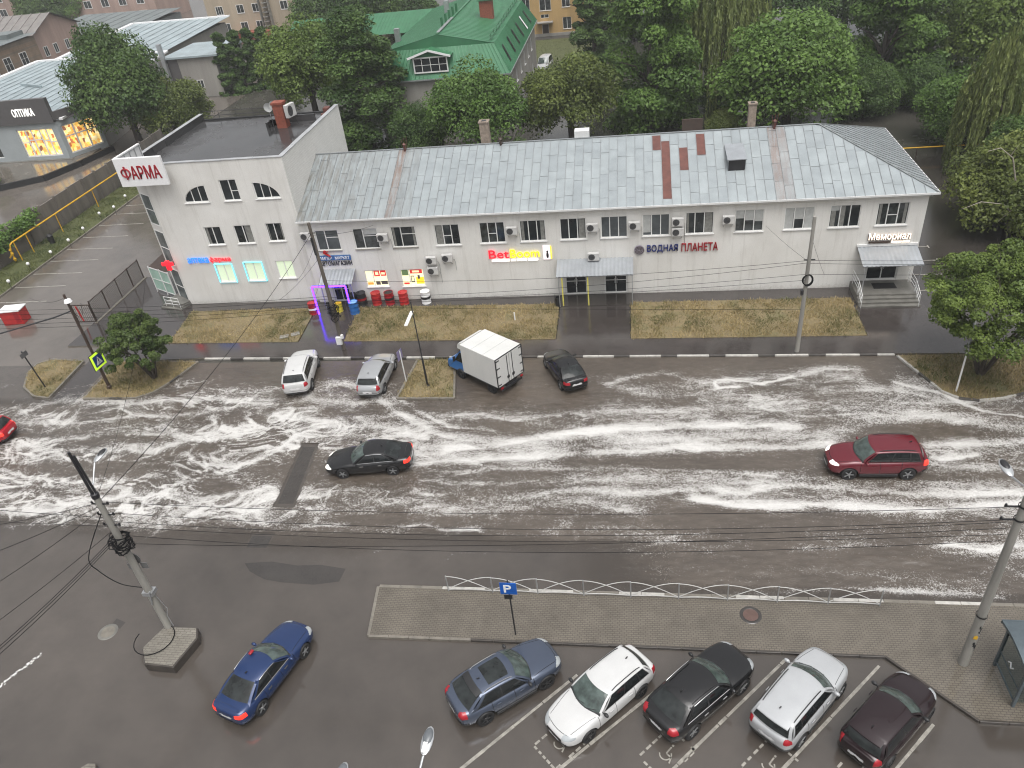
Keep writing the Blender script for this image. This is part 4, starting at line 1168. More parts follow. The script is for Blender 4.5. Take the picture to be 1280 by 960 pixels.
# ---------------------------------------------------------------- the three-storey pharmacy building
ph = thing('pharmacy_building', 'white three-storey pharmacy building with flat black roof and arched top windows', 'building', (-31, 57, 0))
def PL(o): o.location = -V((-31, 57, 0)); return o
PX0, PX1, PYF, PYB, PZ = -35.95, -24.72, 51.0, 64.0, 11.75
pf = Wall((0, PYF, 0), (1, 0, 0), (0, -1, 0))
pr_ = Wall((PX1, PYF, 0), (0, 1, 0), (1, 0, 0))
mid = [(-32.55, -31.2, 5.25, 6.72), (-30.1, -28.7, 5.27, 6.74), (-27.5, -26.2, 5.35, 6.8)]
low = [(-32.65, -31.3, 2.05, 3.58), (-30.2, -28.77, 2.08, 3.63), (-27.6, -26.22, 2.2, 3.68)]
ctr = (-30.08, -28.75, 8.72, 10.32)
arcL, arcR = (-33.25, -31.3, 8.7, 9.98), (-27.55, -25.65, 8.75, 9.98)
mb = MB()
pf.holes(mb, PX0, PX1, -.1, PZ, mid + low + [ctr, arcL, arcR], .16)
# fill of the quarter-round windows' spandrels
def arc_pts(h, left, n=10):
    a0, a1, z0, z1 = h; out = []
    for i in range(n + 1):
        t = PI / 2 * i / n
        out.append((a1 - (a1 - a0) * math.cos(t), z0 + (z1 - z0) * math.sin(t)) if left else (a0 + (a1 - a0) * math.cos(t), z0 + (z1 - z0) * math.sin(t)))
    return out
for h, lf in ((arcL, True), (arcR, False)):
    ap = arc_pts(h, lf); corner = (h[0], h[3]) if lf else (h[1], h[3])
    for p, q in zip(ap[:-1], ap[1:]):
        mb.face([pf.P(*p), pf.P(*q), pf.P(*corner)])
        mb.face([pf.P(*p), pf.P(*q), pf.P(*q, -.16), pf.P(*p, -.16)])
PL(mb.build('wall', M['white_wall'], ph, smooth=False))
mb = MB(); pr_.holes(mb, 0, PYB - PYF, -.1, PZ, [], .2); PL(mb.build('wall', M['white_brick'], ph, smooth=False))
mb = MB()
mb.face([(-37.4, 51.95, -.1), (-37.4, PYB, -.1), (-37.4, PYB, PZ), (-37.4, 51.95, PZ)]); mb.face([(-37.4, PYB, -.1), (PX1, PYB, -.1), (PX1, PYB, 11.19), (-37.4, PYB, 11.19)])
PL(mb.build('wall', M['white_wall'], ph, smooth=False))
for i, h in enumerate(mid): PL(window(pf, *h, ph, (.5,), (), M['pane'], True, (), (((.06, .2),), ((.6, .94),), ((.06, .13), (.86, .94)))[i]))
lit = glass('lit_pane', (.5, .55, .4), .2)
litm = glow('lit_window', (.5, .58, .42), .55)
for i, h in enumerate(low):
    o = PL(window(pf, *h, ph, (.5,), (), litm, True))
    if i < 2:
        mb = MB(); a0, a1, z0, z1 = h
        for (p, q) in (((a0 - .05, z0 - .05), (a1 + .05, z0 - .05)), ((a1 + .05, z0 - .05), (a1 + .05, z1 + .05)), ((a1 + .05, z1 + .05), (a0 - .05, z1 + .05)), ((a0 - .05, z1 + .05), (a0 - .05, z0 - .05))):
            mb.tube([pf.P(*p, .04), pf.P(*q, .04)], .05, 6)
        mb.build('light_tube', NEON['aqua'], o)
PL(window(pf, *ctr, ph, (.55,), ((.55, 1, .45),), M['pane'], True))
for h, lf in ((arcL, True), (arcR, False)):
    ap = arc_pts(h, lf); a0, a1, z0, z1 = h
    mb = MB(); pts = [pf.P(*p, -.08) for p in ap]
    mb.tube(pts, .04, 6)
    mb.bar(pf.P(a0, z0 + .04, -.08), pf.P(a1, z0 + .04, -.08), .07); xx = a1 - .04 if lf else a0 + .04; mb.bar(pf.P(xx, z0, -.08), pf.P(xx, z1, -.08), .07)
    for t in (.36, .68):
        x = a0 + (a1 - a0) * (t if lf else 1 - t); u = abs((x - (a1 if lf else a0)) / (a1 - a0)); mb.bar(pf.P(x, z0, -.08), pf.P(x, z0 + (z1 - z0) * math.sqrt(1 - u * u), -.08), .05)
    o = PL(mb.build('arched_window', M['pvc'], ph, smooth=False))
    mb = MB(); c = (a1, z0) if lf else (a0, z0)
    for p, q in zip(ap[:-1], ap[1:]): mb.face([pf.P(*p, -.1), pf.P(*q, -.1), pf.P(*c, -.1)])
    mb.build('pane', M['pane'], o, smooth=False)
    mb = MB(); pf.box(mb, a0 - .06, a1 + .06, -.1, .08, z0 - .06, z0 - .004); mb.build('sill', M['white_metal'], o, smooth=False)
# glazed corner over the entrance (cut at an angle)
cA, cB = V((PX0, PYF, 0)), V((-37.4, 51.95, 0))
cu = (cA - cB); cl = cu.length
M['corner_pane'] = glass('corner_pane', (.13, .15, .15), .06, .6, .4)
cw = Wall(cB, cu, V((-.55, -.84, 0)))
for (z0, z1, tr) in ((.3, 3.1, (.45,)), (3.5, 6.4, (.5,)), (6.9, 9.4, (.5,))):
    PL(window(cw, .12, cl - .12, z0, z1, ph, (), tuple((0, 1, t) for t in tr), M['corner_pane'], False, (), (), -.05, .07, name='corner_glazing'))
mb = MB()
for z0, z1 in ((-.1, .3), (3.1, 3.5), (6.4, 6.9), (9.4, PZ)): cw.box(mb, 0, cl, -.15, -.003, z0, z1)
for a in (0, cl - .12): cw.box(mb, a, a + .12, -.15, -.005, .3, 9.4)
PL(mb.build('corner_wall', M['white_wall'], ph, smooth=False))
# roof with parapet
outline = [(PX0, PYF), (PX1, PYF), (PX1, PYB), (-37.4, PYB), (-37.4, 51.95)]
mb = MB(); mb.face([(x, y, 11.2) for x, y in outline]); rf = PL(mb.build('roof', M['felt'], ph, smooth=False))
mb = MB()
for i in range(5):
    p, q = V((*outline[i], 0)), V((*outline[(i + 1) % 5], 0))
    if i == 2: continue
    c = (V((-31, 57.5, 0)))
    d = (q - p).normalized(); nn = V((-d.y, d.x, 0)); nn = nn if nn.dot(c - p) > 0 else -nn
    o_ = nn * .14
    mb.bar(p + o_ + d * .012 + V((0, 0, 11.48)), q + o_ - d * .012 + V((0, 0, 11.48)), .262, .55)
PL(mb.build('parapet', M['felt'], ph, smooth=False))
mb = MB(); rr = random.Random(8)
for i in range(5):
    if i == 2: continue
    p, q = V((*outline[i], 0)), V((*outline[(i + 1) % 5], 0)); n = max(1, int((q - p).length / 2.2))
    c = V((-31, 57.5, 0)); d = (q - p).normalized(); nn = V((-d.y, d.x, 0)); nn = nn if nn.dot(c - p) > 0 else -nn
    for k in range(n):
        a, b = p.lerp(q, k / n), p.lerp(q, (k + 1) / n); z = 11.775 + rr.uniform(-.008, .01)
        mb.bar(a + nn * .13 + d * .01 + V((0, 0, z)), b + nn * .13 - d * .01 + V((0, 0, z)), .36, .03)
PL(mb.build('coping', simple('coping_sheet', (.42, .43, .44), .4, .3, var=.2, scale=.8), ph, smooth=False))
mb = MB(); mb.box(-37.3, PX1 - .1, PYB - .25, PYB, 11.2, 11.32); PL(mb.build('roof_edge', M['dark'], ph, smooth=False))
mb = MB()
for z in (11.6, 11.95): mb.tube([(-37.2, PYB - .1, z), (PX1 - 3.4, PYB - .1, z)], .025, 6)
for x in np.arange(-37.2, -28, 1.6): mb.tube([(x, PYB - .1, 11.2), (x, PYB - .1, 11.95)], .025, 6)
PL(mb.build('roof_railing', M['black'], ph))
# brick chimney, low curb, box with dishes
cx, cy = -28.3, 60.4
mb = MB(); mb.box(cx - .42, cx + .42, cy - .38, cy + .38, 11.2, 13.2); mb.box(cx - .48, cx + .48, cy - .44, cy + .44, 13.05, 13.22)
PL(mb.build('chimney', M['brick_red'], ph, smooth=False))
mb = MB(); mb.box(-29.6, -26.0, 61.6, 61.75, 11.2, 11.75); mb.box(-29.6, -29.45, 59.9, 61.6, 11.2, 11.75); mb.box(-29.6, -28.75, 60.6, 61.6, 11.75, 11.8)
PL(mb.build('roof_curb', M['felt'], ph, smooth=False))
for (dx, z) in ((-1.15, 12.7), (-.65, 12.85)):
    d = thing('satellite_dish', 'pale satellite dish %s on the black roof' % ('farther from the brick chimney' if dx < -1 else 'right next to the brick chimney'), 'dish', (cx + dx, cy + .5, 11.2), 0, 'dishes by the chimney')
    mb = MB(); mb.tube([(0, 0, 0), (0, 0, z - 11.2)], .03, 6); mb.build('mast', M['steel'], d)
    mb = MB(); mb.lathe([(.0, .06), (.2, .03), (.36, -.04), (.37, -.045), (.2, .02), (0, .05)], (0, -.05, z - 11.2), 'y', 16); mb.build('reflector', M['blind'], d)
o = dup(AC0, (cx + .75, cy - .05, 12.0), RAD(75), 'white twin fan air conditioner fixed to the brick chimney on the roof', 'air conditioner on the roof')
for ch in o.children: ch.scale = (1.35, 1.0, 1.75)
for ch in list(o.children):
    if ch.name.startswith('bracket') or ch.name.startswith('pipe'): bpy.data.objects.remove(ch)
tag(MB().box(-25.6, -25.1, 62.6, 63.2, 11.2, 11.9).box(-25.7, -25.0, 62.2, 62.5, 11.2, 11.55).build('rubble_heap', M['rustpatch'], smooth=False, bevel=.05), 'rusty box and scraps in the corner of the black roof', 'scrap')
# ФАРМА box sign standing over the corner
sg = thing('pharmacy_sign', 'large white box sign with red capital letters at roof corner', 'sign', (-35.25, 50.2, 11.55))
mb = MB(); mb.box(-1.9, 1.85, -.12, .12, -1.05, 1.05); mb.build('board', M['signwhite'], sg, smooth=False, bevel=.02)
text('lettering', 'АРМА', 2.3, .95, M['dred'], sg, (.36, -.135, -.02), bold=.02)
mb = MB()
ov = [(-1.2 + .33 * math.cos(t), -.15, -.02 + .3 * math.sin(t)) for t in np.linspace(0, 2 * PI, 25)]
mb.tube(ov, .062, 6); mb.bar((-1.2, -.15, -.5), (-1.2, -.15, .46), .13, .05); mb.build('lettering', M['dred'], sg)
mb = MB(); mb.box(-1.9, -1.72, .125, 3.4, -1.05, 1.05, 0); mb.build('side_panel', M['signwhite'], sg, smooth=False)
mb = MB()
for k in range(5): mb.bar((-1.68, .4 + .7 * k, -.9), (-1.68, .4 + .7 * k, 1.0), .05)
mb.bar((-1.68, .2, .95), (-1.68, 3.4, .95), .05); mb.bar((-1.68, .2, -.85), (-1.68, 3.4, -.85), .05)
mb.bar((-1.6, .1, -.95), (.6, .9, -.95), .06); mb.bar((1.2, .1, -.9), (1.2, .9, -.9), .06)
mb.build('frame', M['steel'], sg, smooth=False)
# аптека фарма
s = sign('pharmacy_lettering', 'glowing blue and red lettering above the lit windows on white wall', pf.P(-33.0, 4.02, .08))
text('lettering', 'аптека', 1.75, .44, NEON['cyan'], s, (-.92, 0, 0), bold=.012)
text('lettering', 'фарма', 1.75, .5, NEON['red'], s, (.95, 0, -.01), bold=.012)
s = thing('pharmacy_emblem', 'glowing red cross emblem at the glazed pharmacy corner', 'sign', (-36.35, 50.55, 3.85))
mb = MB(); mb.box(-.6, .6, -.08, .08, .0, .38); mb.box(-.2, .25, -.082, .082, -.5, .55); mb.ell((.1, 0, -.35), .25, .09, .25); cr = mb.build('cross', NEON['red'], s, bevel=.04); cr.scale = (.8, 1, .75)
mb = MB(); mb.bar((0, .06, .2), (.25, .45, .2), .05); mb.build('bracket', M['steel'], s, smooth=False)
# entrance canopy of frosted green panels, steps
pc = thing('entrance_shelter', 'pale green glazed shelter with white frame over the pharmacy entrance', 'shelter', (-37.7, 53.3, .1))
gg = glass('green_plastic', (.36, .52, .44), .25, .4, .15)
mb = MB()
tl, trr = V((-3.0, 2.4, 2.5)), V((1.2, -1.4, 2.45))
mb.face([(-2.6, .2, 2.3), (-.2, -1.1, 2.3), (.4, .6, 2.75), (-2.0, 2.2, 2.75)])
mb.build('roof_panel', M['brown'], pc, smooth=False)
mb = MB(); mb.face([(-2.55, .1, .35), (-1.3, -.55, .35), (-1.3, -.55, 2.25), (-2.55, .1, 2.25)]); mb.face([(-1.2, -.6, .35), (-.15, -1.15, .35), (-.15, -1.15, 2.25), (-1.2, -.6, 2.25)])
mb.build('side_panel', gg, pc, smooth=False)
mb = MB()
for p in ((-2.6, .15), (-1.25, -.57), (-.12, -1.17), (-2.0, 2.2)): mb.bar((p[0], p[1], 0), (p[0], p[1], 2.4), .08)
for z in (.3, 1.3, 2.3): mb.bar((-2.6, .14, z), (-.12, -1.18, z), .06)
mb.build('frame', M['white_metal'], pc, smooth=False)
st = MB(); 
for k in range(3): st.prism([(-38.4 + .12 * k, 50.5 + .2 * k), (-36.3, 49.95 + .25 * k), (-35.8, 51.3), (-37.6, 53.0)], .1, .2 + .12 * k)
PL(st.build('entrance_steps', M['wet_concrete'], ph, smooth=False))
mb = MB()
for k, (a, b) in enumerate((((-37.9, 50.6), (-36.4, 50.15)),)):
    for z in (.5, .8, 1.1): mb.tube([(a[0], a[1], z), (b[0], b[1], z)], .025, 6)
    for t in (0, .5, 1): mb.tube([(a[0] + (b[0] - a[0]) * t, a[1] + (b[1] - a[1]) * t, .2), (a[0] + (b[0] - a[0]) * t, a[1] + (b[1] - a[1]) * t, 1.1)], .025, 6)
PL(mb.build('handrail', M['white_metal'], ph))
# ---------------------------------------------------------------- buildings and walls further back
def bld(name, label, cat, c):
    o = thing(name, label, cat, c)
    def put(x):
        x.location = -V(c); return x
    return o, put
def gable(mb, x0, x1, y0, y1, z0, z1, axis='y', over=.4, th=.08, k=0):
    """pitched roof slabs; ridge along axis"""
    if axis == 'y':
        xm = (x0 + x1) / 2
        for a in (x0 - over, x1 + over):
            p = [V((a, y0 - over, z0 - .1)), V((a, y1 + over, z0 - .1)), V((xm, y1 + over, z1)), V((xm, y0 - over, z1))]
            mb.face(p, k); mb.face([q - V((0, 0, th)) for q in p], k)
            mb.face([p[0], p[3], p[3] - V((0, 0, th)), p[0] - V((0, 0, th))], k)
    else:
        ym = (y0 + y1) / 2
        for a in (y0 - over, y1 + over):
            p = [V((x0 - over, a, z0 - .1)), V((x1 + over, a, z0 - .1)), V((x1 + over, ym, z1)), V((x0 - over, ym, z1))]
            mb.face(p, k); mb.face([q - V((0, 0, th)) for q in p], k)
def ribs(mb, p0, p1, q0, q1, n, w=.05, h=.05):
    """standing ribs from line p0-p1 to line q0-q1"""
    p0, p1, q0, q1 = map(V, (p0, p1, q0, q1))
    for i in range(n + 1):
        t = i / n; mb.bar(p0.lerp(p1, t), q0.lerp(q1, t), w, h)

# ---- optician's shop
c = (-82, 105, 0)
o, put = bld('optician_shop', 'shop with dark sign band over brightly lit display windows and pale sheet roof', 'building', c)
f = Wall((-88, 91.7, 0), (1, 0, 0), (0, -1, 0)); W_ = 14.2
dg = Wall((-73.8, 91.7, 0), (2.6, 4.9, 0), (.88, -.47, 0)); dl = math.hypot(2.6, 4.9)
wins = [(1.2, 4.6, .85, 4.5), (8.1, 13.4, .75, 4.35)]
mb = MB(); f.holes(mb, 0, W_, -.1, 5.05, wins, .25); dg.holes(mb, 0, dl, -.1, 5.05, [(.5, dl - .4, .75, 4.4)], .25)
put(mb.build('wall', simple('pale_panel', (.34, .37, .38), .5, var=.08, scale=.6), o, smooth=False))
def goods():
    t = NT('lit_display'); P = t.tc()
    v = t.n('ShaderNodeTexVoronoi'); v.inputs['Scale'].default_value = 2.6; v.distance = 'CHEBYCHEV'; v.inputs['Randomness'].default_value = .8
    mp = t.n('ShaderNodeMapping'); mp.inputs['Scale'].default_value = (1.1, 1.1, .75); t.l(P, mp.inputs[0]); t.l(mp.outputs[0], v.inputs['Vector'])
    c_ = t.ramp(v.outputs['Color'], [(0, (1, .55, .1)), (.3, (1, .72, .25)), (.5, (.5, .16, .05)), (.58, (1, .82, .42)), (.72, (.85, .4, .1)), (.86, (.25, .1, .05))], 'CONSTANT')
    e = t.ramp(t.noise(.8, 3), [(.35, .4), (.65, 1.1)])
    t.set(c_, .3); t.l(t.mix(1.0, c_, e, 'MULTIPLY'), t.p.inputs['Emission Color']); t.p.inputs['Emission Strength'].default_value = .8
    return t.m
GD = goods()
put(window(f, *wins[0], o, (.5,), ((0, .5, .5), (.5, 1, .5)), M['pane_dim'], False, (), (), -.2, .12))
put(window(f, *wins[1], o, (.22, .38, .61, .8), ((0, .22, .52), (.38, .61, .6), (.61, .8, .55), (.22, .38, .6), (.8, 1, .5)), GD, False, (), (), -.2, .16, bw=.1))
put(window(dg, .5, dl - .4, .75, 4.4, o, (.33, .66), ((0, .33, .6), (.33, .66, .6), (.66, 1, .6)), GD, False, (), (), -.2, .16, bw=.1))
mb = MB(); f.box(mb, -.2, W_ + .1, -.25, .35, 5.06, 8.1); dg.box(mb, -.1, dl, -.25, .2, 5.3, 6.3)
put(mb.build('sign_band', M['charcoal'], o, smooth=False))
t_ = text('lettering', 'ОПТИКА', 3.1, .95, NEON['white'], o, (0, 0, 0), bold=.012); t_.location = V((-77.4, 91.3, 6.55)) - V(c)
t_ = text('lettering', 'Н', .8, .8, NEON['white'], o, (0, 0, 0), bold=.05); t_.location = V((-82.1, 91.3, 6.45)) - V(c)
mb = MB(); mb.face([(-101, 92, 5.3), (-73, 92, 5.2), (-77, 128, 5.9), (-101, 128, 6.1)]); rfo = put(mb.build('roof', M['shed_blue'], o, smooth=False))
mb = MB(); ribs(mb, (-101, 92, 5.34), (-73, 92, 5.24), (-101, 128, 6.14), (-77, 128, 5.94), 16, .12, .05)
for a in ((-97, 104, 5.75), (-93, 112, 5.9), (-86, 100, 5.6)): mb.bar(a, (a[0] + 5, a[1] - 2.2, a[2] - .1), .25, .3)
mb.build('roof_rib', M['shed_blue'], rfo, smooth=False)
mb = MB(); mb.bar((-101, 128, 6.2), (-77, 128, 6.0), .7, .25); mb.bar((-101, 92, 5.4), (-101, 128, 6.2), .9, .3); mb.bar((-77, 128, 6.0), (-73, 92, 5.3), .5, .25); put(mb.build('roof_edge', M['signwhite'], o, smooth=False))
mb = MB(); mb.face([(-71.2, 96.6, 0), (-77, 128, 0), (-77, 128, 5.9), (-71.2, 96.6, 5.2)]); put(mb.build('side_wall', M['greywall'], o, smooth=False))
mb = MB(); f.box(mb, -2, W_ + .6, 0, .5, -.1, .35); put(mb.build('plinth', M['wet_concrete'], o, smooth=False))
# retaining bank in front of the optician's
bk = thing('retaining_wall', 'low grey retaining wall along the side street under the lit shop', 'wall', (-75, 88, 0))
mb = MB()
pts = [(-95, 76.5), (-77.4, 80.8), (-72.4, 84.0), (-70.6, 89.0), (-69.5, 95)]
for p, q in zip(pts[:-1], pts[1:]): mb.bar((p[0] + 75, p[1] - 88, .3), (q[0] + 75, q[1] - 88, .3), .35, .8)
mb.build('wall', M['dark'], bk, smooth=False)
mb = MB(); mb.prism([(-20, -11.2), (-2.4, -7), (2.4, -3.8), (4.2, 1), (3.2, 8), (1.2, 3.6), (-13, 3.6), (-20, 3.6)], -.1, .3); mb.build('forecourt', M['pavers'], bk, smooth=False)

# ---- roofs behind the big tree
c = (-75, 135, 0)
o, put = bld('metal_roofed_workshop', 'low workshop with pale sheet roof, dark side wall and steel flues', 'building', c)
mb = MB(); mb.box(-99.6, -80, 131, 157, -.1, 5.4); put(mb.build('wall', M['greywall'], o, smooth=False))
mb = MB(); mb.face([(-100, 130, 5.5), (-79, 130, 5.5), (-79, 157.5, 6.3), (-100, 157.5, 6.5)]); r_ = put(mb.build('roof', M['shed_blue'], o, smooth=False))
mb = MB(); ribs(mb, (-100, 130, 5.54), (-79, 130, 5.54), (-100, 157.5, 6.54), (-79, 157.5, 6.34), 10, .12, .05); mb.build('roof_rib', M['shed_blue'], r_, smooth=False)
mb = MB(); mb.bar((-100, 157.5, 6.6), (-79, 157.5, 6.4), .7, .25); mb.bar((-100, 130, 5.6), (-100, 157.5, 6.6), .9, .3); put(mb.build('roof_edge', M['signwhite'], o, smooth=False))
c = (-70, 126, 0)
o, put = bld('grey_shed', 'grey rendered shed with light sheet roof and two chimney flues', 'building', c)
x0, x1, y0, y1 = -73.5, -65.2, 121, 131.5
mb = MB(); mb.box(x0, x1, y0, y1, -.1, 6.0); put(mb.build('wall', M['greywall'], o, smooth=False))
mb = MB(); mb.box(x0 - .5, x1 + .8, y0 - .5, y1 + .4, 6.02, 6.3); put(mb.build('roof', M['shed_blue'], o, smooth=False))
mb = MB(); mb.box(x0 - .01, x0 + 1.9, y0 - .06, y0 - .003, 0, 6.0); put(mb.build('dark_cladding', M['charcoal'], o, smooth=False))
mb = MB(); mb.box(x0 - .35, x0 + .25, y0 - .8, y0 - .2, 2, 8.4); put(mb.build('flue', M['steel'], o, smooth=False))
mb = MB(); mb.tube([(x0 - 1.2, y0 - .6, 2), (x0 - 1.2, y0 - .6, 7.6)], .22, 8); put(mb.build('flue', M['steel'], o))
fw = Wall((x0, y0, 0), (1, 0, 0), (0, -1, 0)); put(window(fw, 4.2, 5.3, 1.4, 2.6, o, (.5,), (), M['pane_dim'], False, (), (), .01, .08))
# ---- brown gabled house and stone house on the far left
c = (-118, 155, 0)
o, put = bld('gabled_house', 'brownish pink house with a ribbed grey gable roof', 'building', c)
hx0, hx1, hy0, hy1 = -150, -114, 144.6, 160
mb = MB(); mb.box(hx0, hx1, hy0, hy1, -.1, 7.6); mb.face([(hx1, hy0, 7.6), (hx1, hy1, 7.6), (hx1, (hy0 + hy1) / 2, 10.6)]); put(mb.build('wall', M['pink_render'], o, smooth=False))
mb = MB(); gable(mb, hx0, hx1, hy0, hy1, 7.6, 10.7, 'x', .6); r_ = put(mb.build('roof', M['slate'], o, smooth=False))
mb = MB(); ribs(mb, (hx0, hy0 - .6, 7.55), (hx1 + .6, hy0 - .6, 7.55), (hx0, 152.3, 10.75), (hx1 + .6, 152.3, 10.75), 18, .25, .1); mb.build('roof_rib', M['slate'], r_, smooth=False)
gw = Wall((hx1, hy0, 0), (0, 1, 0), (1, 0, 0)); fw = Wall((hx0, hy0, 0), (1, 0, 0), (0, -1, 0))
for a in (2.5, 5.6, 9.4): put(window(gw, a, a + 1.3, 3.6, 5.4, o, (.5,), (), M['pane_dim'], True, (), (), .02, .1))
for a in (22.5, 27.0, 30.6): put(window(fw, a, a + 1.4, 3.4, 5.3, o, (.5,), (), M['pane_dim'], True, (), (), .02, .1))
c = (-112, 138, 0)
o, put = bld('stone_house', 'low house of rough brown stone with dark felt roof', 'building', c)
mb = MB(); mb.box(-132, -112, 126, 143.4, -.1, 8.1); put(mb.build('wall', M['old_brick'], o, smooth=False))
mb = MB(); mb.face([(-133, 125.4, 8.15), (-111.4, 125.4, 8.15), (-111.4, 143.8, 8.5), (-133, 143.8, 8.5)]); mb.box(-125, -114, 139, 143.6, 8.4, 9.2); put(mb.build('roof', M['shed_dark'], o, smooth=False))
fw = Wall((-112, 126, 0), (0, 1, 0), (1, 0, 0))
for a in (3, 7, 11.5): put(window(fw, a, a + 2.0, 3.4, 6.2, o, (.5,), ((0, 1, .6),), M['pane_dim'], True, (), (), .02, .12))
# ---- long grey shed and the block behind it
c = (-105, 180, 0)
o, put = bld('long_grey_shed', 'long dark grey shed with flat sheet roof by the side street', 'building', c)
mb = MB(); mb.box(-128, -104, 160, 184, -.1, 4.6); put(mb.build('wall', M['shed_dark'], o, smooth=False))
mb = MB(); mb.face([(-128.4, 159.6, 5.0), (-103.6, 159.6, 4.7), (-103.6, 184.4, 5.4), (-128.4, 184.4, 5.8)]); r_ = put(mb.build('roof', M['shed_dark'], o, smooth=False))
mb = MB(); ribs(mb, (-128.4, 159.6, 5.02), (-103.6, 159.6, 4.72), (-128.4, 184.4, 5.82), (-103.6, 184.4, 5.42), 9, .12, .06); mb.build('roof_rib', M['shed_dark'], r_, smooth=False)
c = (-140, 215, 0)
o, put = bld('far_town_block', 'pale town block with bay fronts behind the sheds', 'building', c)
mb = MB(); mb.box(-170, -122, 205, 222, -.1, 11); put(mb.build('wall', M['pink_render'], o, smooth=False))
mb = MB(); mb.box(-170.4, -121.6, 204.6, 222.4, 11.02, 11.4); put(mb.build('roof', M['slate'], o, smooth=False))
fw = Wall((-170, 205, 0), (1, 0, 0), (0, -1, 0))
for a in range(3, 46, 5):
    for z in (1.2, 4.6, 8): put(window(fw, a, a + 2.2, z, z + 1.9, o, (.5,), (), M['pane_dim'], False, (), (), .02, .14))
for k, (x, y) in enumerate(((-138, 196), (-128, 199))):
    oo = thing('kiosk', ['white roofed kiosk nearer the gabled house', 'white roofed kiosk nearer the side street'][k], 'kiosk', (x, y, 0), .2)
    mb = MB(); mb.box(-2.5, 2.5, -1.5, 1.5, 0, 2.6); mb.build('wall', M['greywall'], oo, smooth=False); mb = MB(); mb.box(-3, 3, -2, 2, 2.61, 2.85); mb.build('roof', M['signwhite'], oo, smooth=False)
# ---- beige apartment block
c = (-82, 178, 0)
o, put = bld('apartment_block', 'beige apartment block with white windows and fire stair', 'building', c)
mb = MB(); mb.box(-91.2, -66, 172, 186, -.1, 13); put(mb.build('wall', M['beige_render'], o, smooth=False))
mb = MB(); mb.box(-91.6, -65.6, 171.6, 186.4, 13.02, 13.4); put(mb.build('roof', M['slate'], o, smooth=False))
fw = Wall((-91.2, 172, 0), (1, 0, 0), (0, -1, 0))
for a in (2.2, 7.0, 10.6, 17.0, 21): 
    for z in (1.0, 4.4, 7.8, 10.6):
        if z == 1.0 and a > 12: continue
        put(window(fw, a, a + (2.4 if a < 5 and z < 3 else 1.7), z + .3, z + 2.0, o, (.33, .66) if a < 5 else (.5,), (), M['pane_dim'], True, (), (), .02, .1))
mb = MB(); fw.box(mb, 5.6, 15.0, .02, 3.2, 0, 1.25); put(mb.build('porch', M['brick_red'], o, smooth=False))
mb = MB()
for k in range(14): fw.box(mb, 12.6 + .1 * k, 13.7 + .1 * k, .1, 1.1, .9 * k - .1 + .3, .9 * k)
for a in (12.5, 14.6): fw.box(mb, a, a + .12, .1, 1.2, 0, 12.4)
put(mb.build('fire_stair', M['concrete'], o, smooth=False))
# ---- dark ruin block right of it
c = (-60, 190, 0)
o, put = bld('rendered_annex', 'stained grey annex standing behind the apartment block', 'building', c)
mb = MB(); mb.box(-65.9, -50, 178, 196, -.1, 9); put(mb.build('wall', M['pink_render'], o, smooth=False)); mb = MB(); mb.box(-66.2, -49.6, 177.6, 196.4, 9.02, 9.3); put(mb.build('roof', M['slate'], o, smooth=False))
fw = Wall((-65.9, 178, 0), (1, 0, 0), (0, -1, 0))
for a in (3, 8, 12): put(window(fw, a, a + 1.3, 4.4, 6.2, o, (), (), M['pane'], False, (), (), .02, .1))

# ---- green mansard building
c = (-21, 103, 0)
o, put = bld('green_roofed_building', 'grey building under a bright green sheet metal mansard roof', 'building', c)
gx0, gx1, gy0, gy1, ze, zm, zr, ins = -29.5, -14.0, 89.6, 119, 7.4, 10.35, 11.7, 1.35
fw = Wall((gx0, gy0, 0), (1, 0, 0), (0, -1, 0)); sw = Wall((gx1, gy0, 0), (0, 1, 0), (1, 0, 0))
sh = [(3.0 + 4.1 * k, 4.3 + 4.1 * k, z, z + 1.7) for k in range(6) for z in (1.2, 4.6)]
mb = MB(); fw.holes(mb, 0, gx1 - gx0, -.1, ze, [], .2); sw.holes(mb, 0, gy1 - gy0, -.1, ze, sh, .2)
put(mb.build('wall', M['greywall'], o, smooth=False))
for h in sh: put(window(sw, *h, o, (.5,), (), M['pane'], True))
mb = MB()
A = [V((gx0 - .4, gy0 - .4, ze)), V((gx1 + .4, gy0 - .4, ze)), V((gx1 + .4, gy1 + .4, ze)), V((gx0 - .4, gy1 + .4, ze))]
B = [V((gx0 + ins, gy0 + ins, zm)), V((gx1 - ins, gy0 + ins, zm)), V((gx1 - ins, gy1 - ins, zm)), V((gx0 + ins, gy1 - ins, zm))]
for i in range(4): mb.face([A[i], A[(i + 1) % 4], B[(i + 1) % 4], B[i]])
xm = (gx0 + gx1) / 2; R0, R1 = V((xm, gy0 + ins, zr)), V((xm, gy1 - ins, zr))
mb.face([B[0], B[1], R0]); mb.face([B[2], B[3], R1]); mb.face([B[1], B[2], R1, R0]); mb.face([B[3], B[0], R0, R1])
